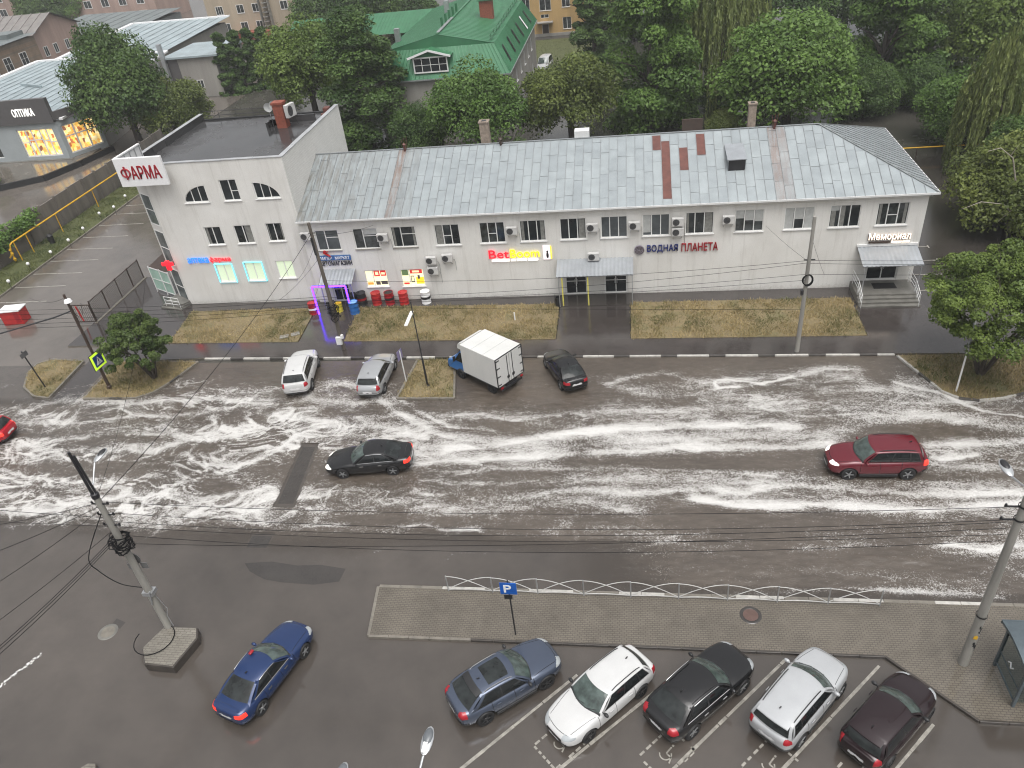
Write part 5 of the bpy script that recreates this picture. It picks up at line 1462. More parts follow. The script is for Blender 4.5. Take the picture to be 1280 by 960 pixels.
# lower wing to the left
wx0, wy0, wy1, wz0, wz1 = -53, 119.5, 135, 7.2, 9.0
mb.face([V((wx0, wy0, wz0)), V((gx0, wy0, wz0)), V((gx0, 127, wz1)), V((wx0, 127, wz1))]); mb.face([V((wx0, wy1, wz0)), V((gx0 + 8, wy1, wz0)), V((gx0 + 8, 127, wz1)), V((wx0, 127, wz1))])
rf = put(mb.build('roof', M['greenroof'], o, smooth=False))
mb = MB()
ribs(mb, A[0], A[1], B[0], B[1], 34, .06, .06); ribs(mb, A[1], A[2], B[1], B[2], 60, .06, .06)
ribs(mb, B[1], B[2], R0, R1, 40, .05, .05); ribs(mb, B[0], B[3], R0, R1, 40, .05, .05); ribs(mb, (wx0, wy0, wz0), (gx0, wy0, wz0), (wx0, 127, wz1), (gx0, 127, wz1), 44, .06, .06)
ribs(mb, B[0], B[1], V((gx0 + ins, gy0 + ins + .02, zm)).lerp(R0, .02), R0.lerp(B[1], .98), 2, .05, .05)
mb.bar(R0 + V((0, 0, .05)), R1 + V((0, 0, .05)), .3, .12)
mb.build('roof_rib', M['greenroof'], rf, smooth=False)
mb = MB(); mb.bar(R0.lerp(R1, .02) + V((0, 0, .12)), R0.lerp(R1, .35) + V((0, 0, .12)), .35, .08); mb.build('ridge_cap', M['steel'], rf, smooth=False)
mb = MB()
for i in range(2): mb.bar(A[i] - V((0, 0, .06)), A[i + 1] - V((0, 0, .06)), .16, .14)
put(mb.build('gutter', M['steel'], o, smooth=False))
mb = MB()
for z in (.35, .75): mb.bar(B[1] + V((-.5, .3, z)), B[2] + V((-.5, -.3, z)), .06)
for k in range(12): p = B[1].lerp(B[2], (k + .5) / 12) + V((-.5, 0, 0)); mb.bar(p, p + V((0, 0, .8)), .06)
put(mb.build('snow_guard', M['greenroof'], o, smooth=False))
# dormer window on the front slope
dx0, dx1 = -24.6, -20.6; dyf = gy0 - .3; dz0, dz1 = 7.95, 9.75
mb = MB(); mb.box(dx0 + .1, dx1 - .1, dyf + .1, gy0 + 1.4, dz0, dz1); d_ = put(mb.build('dormer', M['greenroof'], o, smooth=False))
dw = Wall((0, dyf + .1, 0), (1, 0, 0), (0, -1, 0))
wdo = window(dw, dx0, dx1, dz0 + .1, dz1, o, (.25, .5, .75), ((0, .25, .5), (.25, .5, .5), (.5, .75, .5), (.75, 1, .5)), M['pane'], False, (), (), .02, .14); put(wdo)
mb = MB(); xm2 = (dx0 + dx1) / 2
for sgn, xa in ((1, dx0 - .5), (-1, dx1 + .5)):
    mb.face([(xa, dyf - .35, dz1 + .02), (xm2, dyf - .35, dz1 + .75), (xm2, gy0 + 1.6, dz1 + .75), (xa, gy0 + 1.6, dz1 + .02)])
mb.face([(dx0, dyf + .12, dz1), (dx1, dyf + .12, dz1), (xm2, dyf + .12, dz1 + .7)])
mb.build('dormer_roof', M['greenroof'], d_, smooth=False)
mb = MB(); mb.bar((dx0 - .5, dyf - .36, dz1), (xm2, dyf - .36, dz1 + .73), .06, .22); mb.bar((dx1 + .5, dyf - .36, dz1), (xm2, dyf - .36, dz1 + .73), .06, .22); mb.build('barge_board', M['signwhite'], d_, smooth=False)
# roof windows on the right slope
for k in range(6):
    t0, t1 = .09 + .15 * k, .115 + .15 * k; mb = MB()
    q = lambda t, s: A[1].lerp(A[2], t).lerp(B[1].lerp(B[2], t), s) + V((.09, 0, .05))
    mb.face([q(t0, .2), q(t1, .2), q(t1, .75), q(t0, .75)]); put(mb.build('roof_window', M['black'] if k != 4 else M['signwhite'], o, smooth=False))
mb = MB(); mb.box(-18.8, -17.2, 103, 104.2, 10, 12.9); cm = put(mb.build('chimney', M['brick_red'], o, smooth=False)); mb = MB(); mb.box(-19, -17, 102.8, 104.4, 12.92, 13.05); mb.build('chimney_cap', M['greenroof'], cm, smooth=False)
for (x, y, z) in ((-24.0, 108, 12.6), (-27.6, 95.5, 11.9)):
    mb = MB(); mb.box(x - .3, x + .3, y - .3, y + .3, 9.5, z); put(mb.build('flue', M['steel'], o, smooth=False))
for k in range(5):
    mb = MB(); y = 95.5 + 2.3 * k; mb.tube([(xm - .3, y, 11.4), (xm - .3, y, 12.7)], .16, 7); put(mb.build('roof_vent', M['greenroof'], o))
# ---- ochre house at the end of the yard
c = (-14, 152, 0)
o, put = bld('ochre_house', 'ochre rendered two-storey house with a small porch beyond the green roof', 'building', c)
fw = Wall((-24, 146, 0), (1, 0, 0), (0, -1, 0))
hs = [(4.9, 6.3, 4.4, 6.4), (8.0, 10.0, 4.2, 8.2), (11.9, 13.3, 4.5, 6.2), (11.9, 13.4, 1.0, 2.9), (8.1, 9.5, 3.0, 3.6), (8.2, 9.4, .0, 2.0), (16, 17.5, 1, 2.9), (16, 17.5, 4.5, 6.2)]
mb = MB(); fw.holes(mb, 0, 24, -.1, 9, hs, .2); put(mb.build('wall', M['ochre_render'], o, smooth=False))
for i, h in enumerate(hs): put(window(fw, *h, o, (.5,) if i != 5 else (), (), M['pane_dim'] if i != 5 else M['brown'], i not in (4, 5), (), (), name='door' if i == 5 else 'window'))
mb = MB(); gable(mb, -24, 0, 146, 158, 9, 12, 'x', .5); put(mb.build('roof', M['slate'], o, smooth=False))
mb = MB(); fw.box(mb, 7.4, 10.2, 0, 1.3, 2.35, 2.5); put(mb.build('porch_canopy', M['greywall'], o, smooth=False))
mb = MB(); fw.box(mb, .01, 23.99, .003, .12, 0, .5); put(mb.build('plinth', M['greywall'], o, smooth=False))

# ---- concrete panel wall beside the lot, with ivy and the yellow gas pipe
fc = thing('concrete_fence', 'dark stained concrete panel wall between lot and side street', 'wall', (-59.9, 66, 0))
mb = MB(); y = 42.0; k = 0
while y < 92:
    h = 3.1 + .06 * math.sin(k * 1.7); mb.box(-.07, .07, y - 66, y + 2.42 - 66, -.1, h); mb.box(.071, .09, y - 66 + .12, y + 2.3 - 66, .25, h - .2); y += 2.5; k += 1
mb.build('panel', M['fence_slab'], fc, smooth=False, bevel=.015)
mb = MB(); y = 42.0
while y < 93: mb.box(-.14, .16, y - 66 - .1, y - 66 + .02, -.1, 3.22); y += 2.5
mb.build('post', M['fence_slab'], fc, smooth=False)
gp = thing('gas_pipe', 'yellow gas pipe on slanted posts along the concrete wall', 'pipe', (-58.75, 70, 0))
mb = MB(); mb.tube([(-.5, -9.9, .7), (-.25, -9.8, 1.0), (-.1, -9.6, 1.9), (0, -9.4, 2.05), (0, 17, 2.1)], .075, 8); mb.build('pipe', M['yellow'], gp)
for y in (-9.2, -7.4, -2.6, 4.0, 10.2):
    mb = MB(); mb.tube([(.05, y, -.05), (.02, y, 2.05)], .05, 6); mb.build('post', M['yellow'], gp)
mb = MB()
mb.lathe([(.07, .0), (.12, .1), (.16, .25), (.07, .4), (.07, .6), (.16, .75), (.12, .9), (.07, 1.0), (.14, 1.15), (.07, 1.3)], (-.2, -9.75, .3), n=8)
mb.build('valve', M['yellow'], gp)
# white ball lights on stakes in the grass strip
BL = None
for k, (px, py) in enumerate(((16, 362), (40, 340), (68, 325), (90, 310), (108, 295), (128, 276), (146, 268), (160, 254))):
    p = G(px, py, .1)
    lab = ['nearest the red booth', 'second from the red booth', 'third from the red booth', 'beside the second yellow pipe post', 'between the pipe posts', 'beside the far yellow post', 'seventh along the wall', 'farthest along the wall'][k]
    if BL is None:
        BL = thing('garden_light', 'white ball light on a thin stake, ' + lab, 'garden light', p, 0, 'ball lights in the grass strip')
        mb = MB(); mb.tube([(0, 0, 0), (0, 0, .75)], .025, 6); mb.build('stake', M['black'], BL)
        mb = MB(); mb.ell((0, 0, .86), .15, .15, .16); mb.build('globe', M['signwhite'], BL)
    else: dup(BL, p, 0, 'white ball light on a thin stake, ' + lab)
bn = thing('litter_bin', 'small dark bin in the grass strip by the yellow pipe', 'bin', G(66, 304, .1)); mb = MB(); mb.lathe([(0, 0), (.25, 0), (.3, .8), (.24, .8), (.22, .1), (0, .1)], n=12); mb.build('bucket', M['dark'], bn); mb = MB(); mb.lathe([(.32, .8), (.2, .95), (0, 1.0)], n=12); mb.build('lid', M['dark'], bn)
# ---- mesh fence of the lot
mf = thing('mesh_fence', 'dark wire mesh fence on posts along the pharmacy walk', 'fence', (-43.05, 52, .1))
def meshmat():
    t = NT('wire_mesh'); P = t.pos(); sp = t.n('ShaderNodeSeparateXYZ'); t.l(P, sp.inputs[0])
    def wires(s): 
        return t.math('LESS_THAN', t.math('FRACT', t.math('MULTIPLY', s, 9.0)), .2)
    a = t.math('MAXIMUM', wires(t.math('ADD', sp.outputs[1], sp.outputs[0])), wires(sp.outputs[2]))
    t.set((.06, .05, .045), .5)
    tr = t.n('ShaderNodeBsdfTransparent'); mx = t.n('ShaderNodeMixShader'); t.l(a, mx.inputs[0]); t.l(tr.outputs[0], mx.inputs[1]); t.l(t.p.outputs[0], mx.inputs[2]); t.l(mx.outputs[0], t.out.inputs[0])
    return t.m
MESH = meshmat()
mb = MB(); mb.box(-.012, .012, -3.4, 4.0, .1, 1.75); mb.build('mesh_panel', MESH, mf, smooth=False)
for y in (-3.4, -1.5, .45, 2.3, 4.0):
    mb = MB(); mb.bar((0, y, 0), (0, y, 1.85), .07); mb.build('post', M['brown'], mf, smooth=False)
mb = MB(); mb.bar((0, -3.4, 1.78), (0, 4.0, 1.78), .05); mb.build('top_rail', M['brown'], mf, smooth=False)
gt = thing('gate_leaf', 'small dark framed gate with red bar at the lot entrance', 'gate', (-43.7, 48.4, .0), 0)
mb = MB()
for a, b in (((-.85, 0, .1), (-.85, 0, 1.75)), ((.7, 0, .1), (.7, 0, 1.75)), ((-.85, 0, 1.72), (.7, 0, 1.72)), ((-.85, 0, .2), (.7, 0, .2))): mb.bar(a, b, .07)
for k in range(9): mb.bar((-.85 + .17 * k, 0, .2), (-.85 + .17 * k, 0, 1.7), .02)
mb.build('frame', M['brown'], gt, smooth=False)
mb = MB(); mb.bar((-.3, -.05, .3), (-.45, -.05, 1.65), .12, .05); mb.build('bar', M['red'], gt, smooth=False)
# ---- red booth with barrier
bo = thing('barrier_booth', 'red booth with white flat roof and barrier arm at the lot entrance', 'booth', G(23, 402), RAD(8))
mb = MB(); mb.box(-.85, .85, -.55, .55, 0, 1.2); mb.build('cabin', M['red'], bo, smooth=False, bevel=.03)
mb = MB(); mb.box(-.92, .92, -.62, .62, 1.21, 1.29); mb.build('roof', M['signwhite'], bo, smooth=False)
mb = MB(); mb.bar((-.85, -.3, .95), (-8, -.3, 1.0), .08); mb.build('barrier_arm', M['signwhite'], bo, smooth=False)
mb = MB(); mb.bar((.5, -.556, .2), (.5, -.556, 1.1), .4, .02); mb.build('door', M['dred'], bo, smooth=False)
# yellow barrier pipe at the back of the right yard
yp = thing('barrier_pipe', 'thin yellow pipe fence across the back of the dark yard', 'barrier', (28, 76, 0))
mb = MB(); mb.tube([(-9, 0, 1.0), (7, 0, 1.0)], .06, 6); mb.build('rail', M['yellow'], yp)
for x in (-8, -1.5, 5): mb = MB(); mb.tube([(x, 0, 0), (x, 0, 1.0)], .05, 6); mb.build('post', M['brown'], yp)
# ---------------------------------------------------------------- poles, lamps, wires, street furniture
def ring(c, r, n=18, tilt=(0, 0), wob=.0, seed=1):
    rr = random.Random(seed); out = []
    for i in range(n + 1):
        t = 2 * PI * i / n; q = r * (1 + rr.uniform(-wob, wob))
        out.append(V(c) + V((q * math.cos(t), q * math.sin(t), tilt[0] * math.cos(t) + tilt[1] * math.sin(t))))
    out[-1] = out[0]
    return out
def lamp_head(mb, p, d, L_=.75, w=.2):
    p = V(p); d = V(d).normalized(); s = d.cross(V((0, 0, 1))).normalized(); up = s.cross(d)
    Mx = Matrix((d, s, up)).transposed().to_3x3()
    mb.ell(tuple(p + d * L_ * .5), L_ * .5, w * .5, .07, 14, 7, 0, Mx)
def lamp_glass(mb, p, d, L_=.75, w=.2):
    p = V(p); d = V(d).normalized(); s = d.cross(V((0, 0, 1))).normalized(); up = s.cross(d)
    Mx = Matrix((d, s, up)).transposed().to_3x3()
    mb.ell(tuple(p + d * L_ * .62 + up * .02), L_ * .3, w * .38, .065, 12, 6, 0, Mx)
# left concrete lamp pole with cable coil
pb = V((-21.3, 19.84, 0))
pl = thing('lamp_pole', 'concrete lamp pole with steel extension and tangled cable coil on small concrete island', 'lamp pole', pb)
mb = MB(); mb.tube([(0, 0, .4), (0, 0, 4), (0, 0, 8.7)], [.185, .16, .125], 14); mb.build('shaft', M['pole'], pl)
mb = MB(); mb.tube([(-.08, 0, 8.2), (-.1, 0, 10.9)], .06, 8); mb.tube([(.06, .05, 8.2), (-.02, .05, 10.7)], .05, 8); mb.lathe([(.15, 8.55), (.16, 8.6), (.16, 8.75), (.1, 8.78)], n=12); mb.build('extension', M['black'], pl)
hd = G(118, 578, 9.7) - pb
mb = MB(); mb.tube([(0, 0, 8.6), (0.05, .1, 9.1), (hd.x, hd.y, 9.68)], .035, 8); mb.build('lamp_arm', M['steel'], pl)
mb = MB(); lamp_head(mb, (hd.x, hd.y, 9.7), (.12, 1, .12), .8, .32); lh = mb.build('lamp_head', M['steel'], pl)
mb = MB(); lamp_glass(mb, (hd.x, hd.y, 9.72), (.12, 1, .12), .8, .32); mb.build('lamp_glass', M['black'], lh)
mb = MB()
for k in range(9): mb.tube(ring((.03 * (k % 3), -.05, 5.7 + .09 * k), .3 + .05 * (k % 4), 18, (.12 * math.sin(k * 2.1), .15 * math.cos(k * 1.3)), .12, k), .022, 5)
for k in range(6): mb.tube(ring((.15, -.1, 6.0), .34, 14, (.3 * math.sin(k), .32 * math.cos(k * 2)), .2, 40 + k), .018, 5)
mb.build('cable_coil', M['cable'], pl)
for z in (8.2, 7.6, 7.0):
    mb = MB(); mb.bar((-.35, 0, z), (.4, 0, z), .05)
    for x in (-.33, .36): mb.lathe([(.03, z), (.05, z + .06), (.03, z + .12), (0, z + .12)], (x, 0, 0), n=8)
    mb.build('cross_arm', M['black'], pl)
mb = MB(); mb.lathe([(0, .2), (.33, .2), (.33, .22), (0, .22)], (-.1, 0, 4.75), 'y', 20); mb.box(-.55, -.2, .2, .22, 4.05, 4.4); mb.box(.1, .42, .2, .22, 4.15, 4.5); mb.build('sign_back', simple('sign_back_grey', (.13, .13, .13), .5), pl)
mb = MB(); mb.box(-.24, .26, -.2, .2, 2.75, 2.95); mb.bar((.0, -.2, 2.2), (.22, -.22, 3.1), .05); mb.tube([(.2, 0, 2.6), (.32, .1, 1.6), (.22, 0, 1.2), (.25, 0, .5)], .02, 6); mb.build('clamp', M['steel'], pl)
mb = MB(); mb.tube([(.9 * math.cos(t) - .3, .85 * math.sin(t) - .75, .5) for t in np.linspace(-3.4, 1.4, 18)], .022, 5); mb.build('ground_cable', M['cable'], pl)
ki = thing('concrete_island', 'hexagonal concrete block carrying the lamp pole in the car park', 'island', (-21.2, 19.2, 0))
poly = [G(x, y, .47).xy - V((-21.2, 19.2)) for x, y in ((205, 783), (247, 784), (247, 797), (216, 834), (180, 830), (177, 810))]
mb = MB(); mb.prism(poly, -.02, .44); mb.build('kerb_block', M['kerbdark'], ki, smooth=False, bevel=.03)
mb = MB(); mb.prism([q * .95 for q in poly], .3, .455); mb.build('paved_top', M['slab'], ki, smooth=False)
ki2 = thing('concrete_island', 'pale concrete block at the lower edge of the car park', 'island', G(112, 958, .3) * 1.0)
ki2.location.z = 0
mb = MB(); mb.prism([(-.5, -1.5), (.35, -1.5), (.42, -.2), (.2, .12), (-.1, .1), (-.5, -.3)], -.02, .36); mb.build('kerb_block', M['slab'], ki2, smooth=False, bevel=.03)
# right concrete pole
pb2 = V((12.58, 20.03, .12))
pr2 = thing('lamp_pole', 'tall grey concrete lamp pole with yellow scrap of poster beside the bus shelter', 'lamp pole', pb2)
mb = MB(); mb.tube([(0, 0, -.1), (0, 0, 4.5), (.0, 0, 9.6)], [.185, .155, .115], 14); mb.build('shaft', M['pole'], pr2)
mb = MB(); mb.face([(-.1, -.192, 1.76), (.04, -.196, 1.72), (.06, -.194, 1.88), (.0, -.195, 1.97), (-.09, -.19, 1.9)]); mb.build('poster_scrap', M['yellow'], pr2, smooth=False)
mb = MB(); rr = random.Random(9)
for k in range(9):
    a0 = -PI / 2 + rr.uniform(-.7, .5); z = rr.choice((1.0, 1.15, 1.3, 2.1, 2.3, 2.45)) + rr.uniform(-.1, .1); r_ = .196 - z * .008
    q = [(a0 + rr.uniform(0, .12), z + rr.uniform(0, .05)), (a0 + rr.uniform(.25, .6), z + rr.uniform(-.04, .04)), (a0 + rr.uniform(.3, .5), z + rr.uniform(.12, .25)), (a0 + rr.uniform(.05, .2), z + rr.uniform(.1, .22))]
    mb.face([(r_ * math.cos(a), r_ * math.sin(a), zz) for a, zz in q])
mb.build('poster_remains', M['dark'], pr2, smooth=False)
mb = MB(); mb.lathe([(.2, 2.9), (.21, 2.94), (.2, 2.98)], n=14); mb.build('band', M['black'], pr2)
for z in (7.9, 8.5):
    mb = MB(); mb.lathe([(.17, z), (.18, z + .04), (.17, z + .08)], n=14); mb.bar((-.6, 0, z), (.3, 0, z), .05); mb.lathe([(.03, z), (.05, z + .06), (.03, z + .12), (0, z + .12)], (-.56, 0, 0), n=8); mb.build('cross_arm', M['black'], pr2)
hd = G(1265, 596, 9.9) - pb2
mb = MB(); mb.tube([(0, 0, 9.2), (hd.x, hd.y, hd.z)], .035, 8); mb.build('lamp_arm', M['steel'], pr2)
mb = MB(); lamp_head(mb, hd, (-.1, 1, .1), .8, .34); lh = mb.build('lamp_head', M['steel'], pr2); mb = MB(); lamp_glass(mb, hd + V((0, 0, .02)), (-.1, 1, .1), .8, .34); mb.build('lamp_glass', M['black'], lh)
# pole before the shops on the far pavement
pm = V((10.1, 42.55, .12))
pM = thing('utility_pole', 'slim weathered utility pole with cable ring on far pavement', 'utility pole', pm)
mb = MB(); mb.tube([(0, 0, -.1), (0, 0, 9.1)], [.15, .1], 12); mb.build('shaft', M['pole'], pM)
mb = MB()
for k in range(4): mb.tube([V((.28 * math.cos(t) + .02 * k, -.16 - .02 * k, 5.15 + (.32 + .02 * k) * math.sin(t))) for t in np.linspace(0, 2 * PI, 17)], .022, 5)
mb.build('cable_coil', M['cable'], pM)
mb = MB(); mb.box(-.25, -.1, -.12, .08, 4.1, 4.4); mb.bar((-.3, 0, 6.4), (.35, 0, 6.4), .05); mb.build('clamp', M['black'], pM, smooth=False)
# dark pole with the meter box
pn = V((-20.5, 43.75, .12))
pN = thing('utility_pole', 'dark wooden utility pole with white meter box beside the lit frame', 'utility pole', pn)
mb = MB(); mb.tube([(0, 0, -.1), (-.05, 0, 5), (-.12, 0, 9.6)], [.15, .13, .1], 12); mb.build('shaft', M['wood'], pN)
mb = MB(); mb.box(-.28, .12, -.36, -.14, .55, 1.15); mb.box(.1, .28, -.3, -.1, 1.0, 1.3); mb.build('meter_box', M['white_metal'], pN, smooth=False, bevel=.02)
mb = MB()
for k in range(10): mb.tube(ring((.0, -.05, 2.6 + .12 * k), .26 + .06 * (k % 3), 16, (.2 * math.sin(k * 2.1), .22 * math.cos(k * 1.3)), .15, 60 + k), .026, 5)
mb.build('cable_coil', M['cable'], pN)
mb = MB(); mb.bar((-.12, -.1, 7.4), (-.14, -.1, 8.6), .14); mb.bar((-.3, 0, 8.9), (.15, 0, 8.9), .05); mb.build('clamp', M['black'], pN, smooth=False)
# pole with the crossing sign on the grass island
pw = V((-36.2, 39.2, .13))
pW = thing('lamp_pole', 'dark slim lamp pole with crossing sign on the dry grass island', 'lamp pole', pw)
mb = MB(); mb.tube([(0, 0, -.1), (0, 0, 7.4)], [.11, .08], 10); mb.lathe([(.16, 0), (.16, .2), (.11, .25)], n=10); mb.build('shaft', M['brown'], pW)
mb = MB(); mb.lathe([(0, 6.9), (.26, 6.95), (.2, 7.12), (.05, 7.2)], (.25, -.2, 0), n=14); mb.build('lamp_head', M['signwhite'], pW)
mb = MB(); mb.tube([(0, 0, 6.2), (-1.2, -.3, 5.9), (-4.5, -1.5, 5.5), (-7, -2.6, 5.4)], .05, 6); mb.build('side_arm', M['black'], pW)
cs = thing('crossing_sign', 'pedestrian crossing sign with glowing yellow green border on dark pole', 'sign', pw + V((.16, 0, 2.35)), RAD(84))
mb = MB(); mb.box(-.56, .56, -.02, .01, -.56, .56, 0, Matrix.Rotation(RAD(0), 4, 'Y')); mb.build('border', glow('lime_border', (.5, .75, .04), .55), cs, smooth=False, bevel=.01)
mb = MB(); mb.box(-.4, .4, -.03, -.0205, -.4, .4); mb.build('board', simple('sign_deep_blue', (.01, .05, .25), .4), cs, smooth=False)
mb = MB(); mb.face([(-.3, -.034, -.28), (.3, -.034, -.28), (0, -.034, .3)]); tr_ = mb.build('triangle', M['signwhite'], cs, smooth=False)
mb = MB(); mb.ell((.0, -.037, .1), .045, .004, .045); mb.bar((0, -.037, .06), (.0, -.037, -.08), .06, .004)
for a, b in (((0, -.08), (-.1, -.24)), ((0, -.08), (.1, -.24)), ((0, .03), (-.1, -.05)), ((0, .03), (.1, -.03))): mb.bar((a[0], -.037, a[1]), (b[0], -.037, b[1]), .035, .004)
mb.build('figure', M['black'], cs, smooth=False)
mb = MB(); mb.box(-.6, .6, .02, .05, -.6, .6); mb.build('back_board', M['black'], cs, smooth=False)
for ch in cs.children: ch.rotation_euler = (0, 0, 0)
# small posts
def post_sign(name, label, base, h, r, mat_, boards, rz=0):
    o = thing(name, label, 'sign post', base, rz)
    mb = MB(); mb.tube([(0, 0, -.05), (0, 0, h)], r, 8); mb.build('post', mat_, o)
    for nm, args, mt in boards:
        mb = MB(); mb.box(*args); mb.build(nm, mt, o, smooth=False, bevel=.008)
    return o
post_sign('sign_post', 'thin dark post leaning on the small left grass island', V((-41.4, 39.4, .13)), 3.2, .045, M['black'], [('board', (-.3, .3, -.06, -.045, 2.75, 3.1), simple('grey_board', (.1, .1, .1), .5))], RAD(80)).rotation_euler[1] = RAD(-5)
post_sign('sign_post', 'white post with sign seen edge on, on the right lawn corner', V((18.05, 38.1, .13)), 4.7, .05, M['white_metal'], [('board', (-.4, .4, .055, .075, 3.2, 4.5), simple('board_grey', (.35, .36, .38), .4))], RAD(72))
post_sign('sign_post', 'white post with purple edge-on sign at the middle grass island', V((-14.85, 39.5, .1)), 2.5, .04, M['white_metal'], [('board', (-.3, .3, .045, .06, 1.85, 2.55), simple('purple_board', (.2, .17, .3), .4))], RAD(75))
ps = thing('parking_sign', 'blue parking sign with white letter P on a dark post', 'sign', V((-5.27, 20.45, .12)))
mb = MB(); mb.tube([(0, 0, 0), (0, 0, 3.5)], .035, 8); mb.build('post', M['black'], ps)
mb = MB(); mb.box(-.35, .35, -.07, -.045, 2.72, 3.42); mb.build('board', simple('parking_blue', (.012, .1, .42), .35), ps, smooth=False, bevel=.01)
text('lettering', 'P', .3, .44, M['signwhite'], ps, (-.03, -.078, 3.07), depth=.008, bold=.03)
mb = MB(); mb.box(-.22, .12, -.06, -.045, 2.42, 2.66); mb.bar((-.22, -.05, 2.4), (.14, -.05, 2.64), .04, .02); mb.build('lower_board', M['dark'], ps, smooth=False)
# LED lamp on the middle island
li = thing('street_lamp', 'dark thin lamp post with flat LED bar on middle grass island', 'street lamp', V((-13.34, 39.14, .14)))
mb = MB(); mb.tube([(0, 0, 0), (0, 0, 2), (0, 0, 2.01), (-.02, 0, 6.2)], [.07, .065, .045, .03], 8); mb.lathe([(.14, 0), (.14, .05), (.07, .08)], n=10); mb.build('post', M['black'], li)
mb = MB(); mb.bar((-.02, 0, 5.35), (-.12, -.1, 5.35), .05); mb.bar((-.1, .15, 5.45), (-.22, -1.15, 5.2), .2, .05); mb.build('lamp_bar', M['white_metal'], li, smooth=False)
# two lamp heads seen from above at the near edge; their posts rise below the picture
for k, (px, py, qx, qy, z) in enumerate(((529, 945, 538, 912, 8.2), (418, 985, 431, 957, 8.2))):
    a, b = G(px, py, z), G(qx, qy, z + .1)
    d = (b - a); base = a - d.normalized() * 1.6; base.z = 0
    o = thing('street_lamp', ['cobra head street lamp reaching in over the car park, wholly visible head', 'cobra head street lamp of which only the tip shows'][k], 'street lamp', base)
    mb = MB(); mb.tube([(0, 0, 0), (0, 0, 7.2), (d.normalized().x * .4, d.normalized().y * .4, 7.9), tuple(a - base)], [.08, .06, .04, .035], 8); mb.build('post', M['steel'], o)
    mb = MB(); lamp_head(mb, a - base, d, d.length + .1, .34); lh = mb.build('lamp_head', M['steel'], o)
    mb = MB(); lamp_glass(mb, a - base + V((0, 0, .03)), d, d.length + .1, .36); mb.build('lamp_glass', simple('lamp_dark', (.12, .13, .14), .2), lh)
    mb = MB(); mb.bar(tuple(a - base + d * .05 + V((0, 0, .1))), tuple(a - base + d * .45 + V((0, 0, .1))), .12, .05); mb.build('driver_box', M['signwhite'], lh, smooth=False, bevel=.01)

# ---- wires
def wire(a, b, sag, label, r=.016, n=22):
    r *= .85
    a, b = V(a), V(b); mb = MB()
    mb.tube([a.lerp(b, i / n) - V((0, 0, 4 * sag * (i / n) * (1 - i / n))) for i in range(n + 1)], r, 4, 0, False)
    return tag(mb.build('overhead_cable', M['cable']), label, 'cable', 'overhead cables over the street')
Lp = lambda z, dx=0: pb + V((dx, 0, z))
Rp = lambda z, dx=0: pb2 + V((dx, 0, z - .12))
for k, (z0, z1, sg) in enumerate(((8.3, 8.6, .5), (7.7, 8.0, .7), (7.2, 7.9, .75), (6.9, 7.3, .6), (6.4, 7.0, .8), (5.9, 7.6, .45))):
    wire(Lp(z0, .2), Rp(z1, -.3), sg, 'black cable between the two concrete lamp poles, %s of six' % ('topmost', 'second highest', 'third highest', 'fourth highest', 'fifth highest', 'lowest at the left pole')[k])
for k, (px, py, z0, z1) in enumerate(((0, 652, 8.2, 8.4), (0, 684, 8.0, 8.2), (0, 722, 7.8, 7.6), (0, 770, 6.6, 6.8), (0, 799, 6.3, 6.3), (0, 803, 6.2, 6.2), (0, 809, 6.1, 6.1))):
    e = G(px, py, z1); s_ = Lp(z0, -.2); e = s_ + (e - s_) * 1.6
    wire(s_, e, .15 if k < 4 else .25, 'black cable leaving the left concrete pole, number %s counted from the far side' % ('one', 'two', 'three', 'four', 'five', 'six', 'seven')[k], .02 if k > 3 else .016)
wire(Lp(8.3), pn + V((-.1, 0, 8.9)), .6, 'long cable from the left concrete pole across the flooded road to the dark pole', .022)
wire(Lp(8.5), (-33, 43, 6.5), .7, 'thin cable from the left concrete pole towards the pharmacy lawn', .012)
wire(Lp(7.4), (-60, 24, 7), .5, 'cable running west along the near side at pole mid height', .016)
wire(Lp(6.9), (-60, 23, 6.2), .5, 'lower cable running west along the near side', .016)
# loop of slack cable
mb = MB(); q = [Lp(7.9), Lp(5.5, -1.3) + V((-.2, -.4, 0)), Lp(4.1, -1.9), Lp(3.3, -1.2), Lp(3.1, -.2)]
pts = []
for i in range(len(q) - 1):
    for s in range(6):
        t = s / 6; p0, p1, p2, p3 = q[max(i - 1, 0)], q[i], q[i + 1], q[min(i + 2, len(q) - 1)]
        pts.append(.5 * ((2 * p1) + (p2 - p0) * t + (2 * p0 - 5 * p1 + 4 * p2 - p3) * t * t + (3 * p1 - p0 - 3 * p2 + p3) * t ** 3))
pts.append(q[-1]); mb.tube(pts, .02, 5, 0, False)
tag(mb.build('slack_cable', M['cable']), 'slack loop of black cable hanging beside the left concrete pole', 'cable')
Np = lambda z: pn + V((-.08, -.05, z - .12)); Mp = lambda z: pm + V((0, -.05, z - .12))
for k, (z0, z1, sg) in enumerate(((5.6, 6.5, .5), (4.3, 6.35, .5), (4.0, 5.6, .35), (3.8, 5.2, .25), (3.6, 3.2, .1))):
    wire(Np(z0), Mp(z1), sg, 'dark cable strung before the shop front between the two utility poles, %s' % ('highest', 'second from top', 'middle one', 'second from bottom', 'lowest')[k], .014)
for k, (z0, z1) in enumerate(((6.5, 6.6), (6.3, 6.2), (5.6, 5.6))):
    wire(Mp(z0), (45, 42.6, z1), .5, 'dark cable from the slim pole past the bushy tree, %s' % ('upper', 'middle', 'lower')[k], .014)
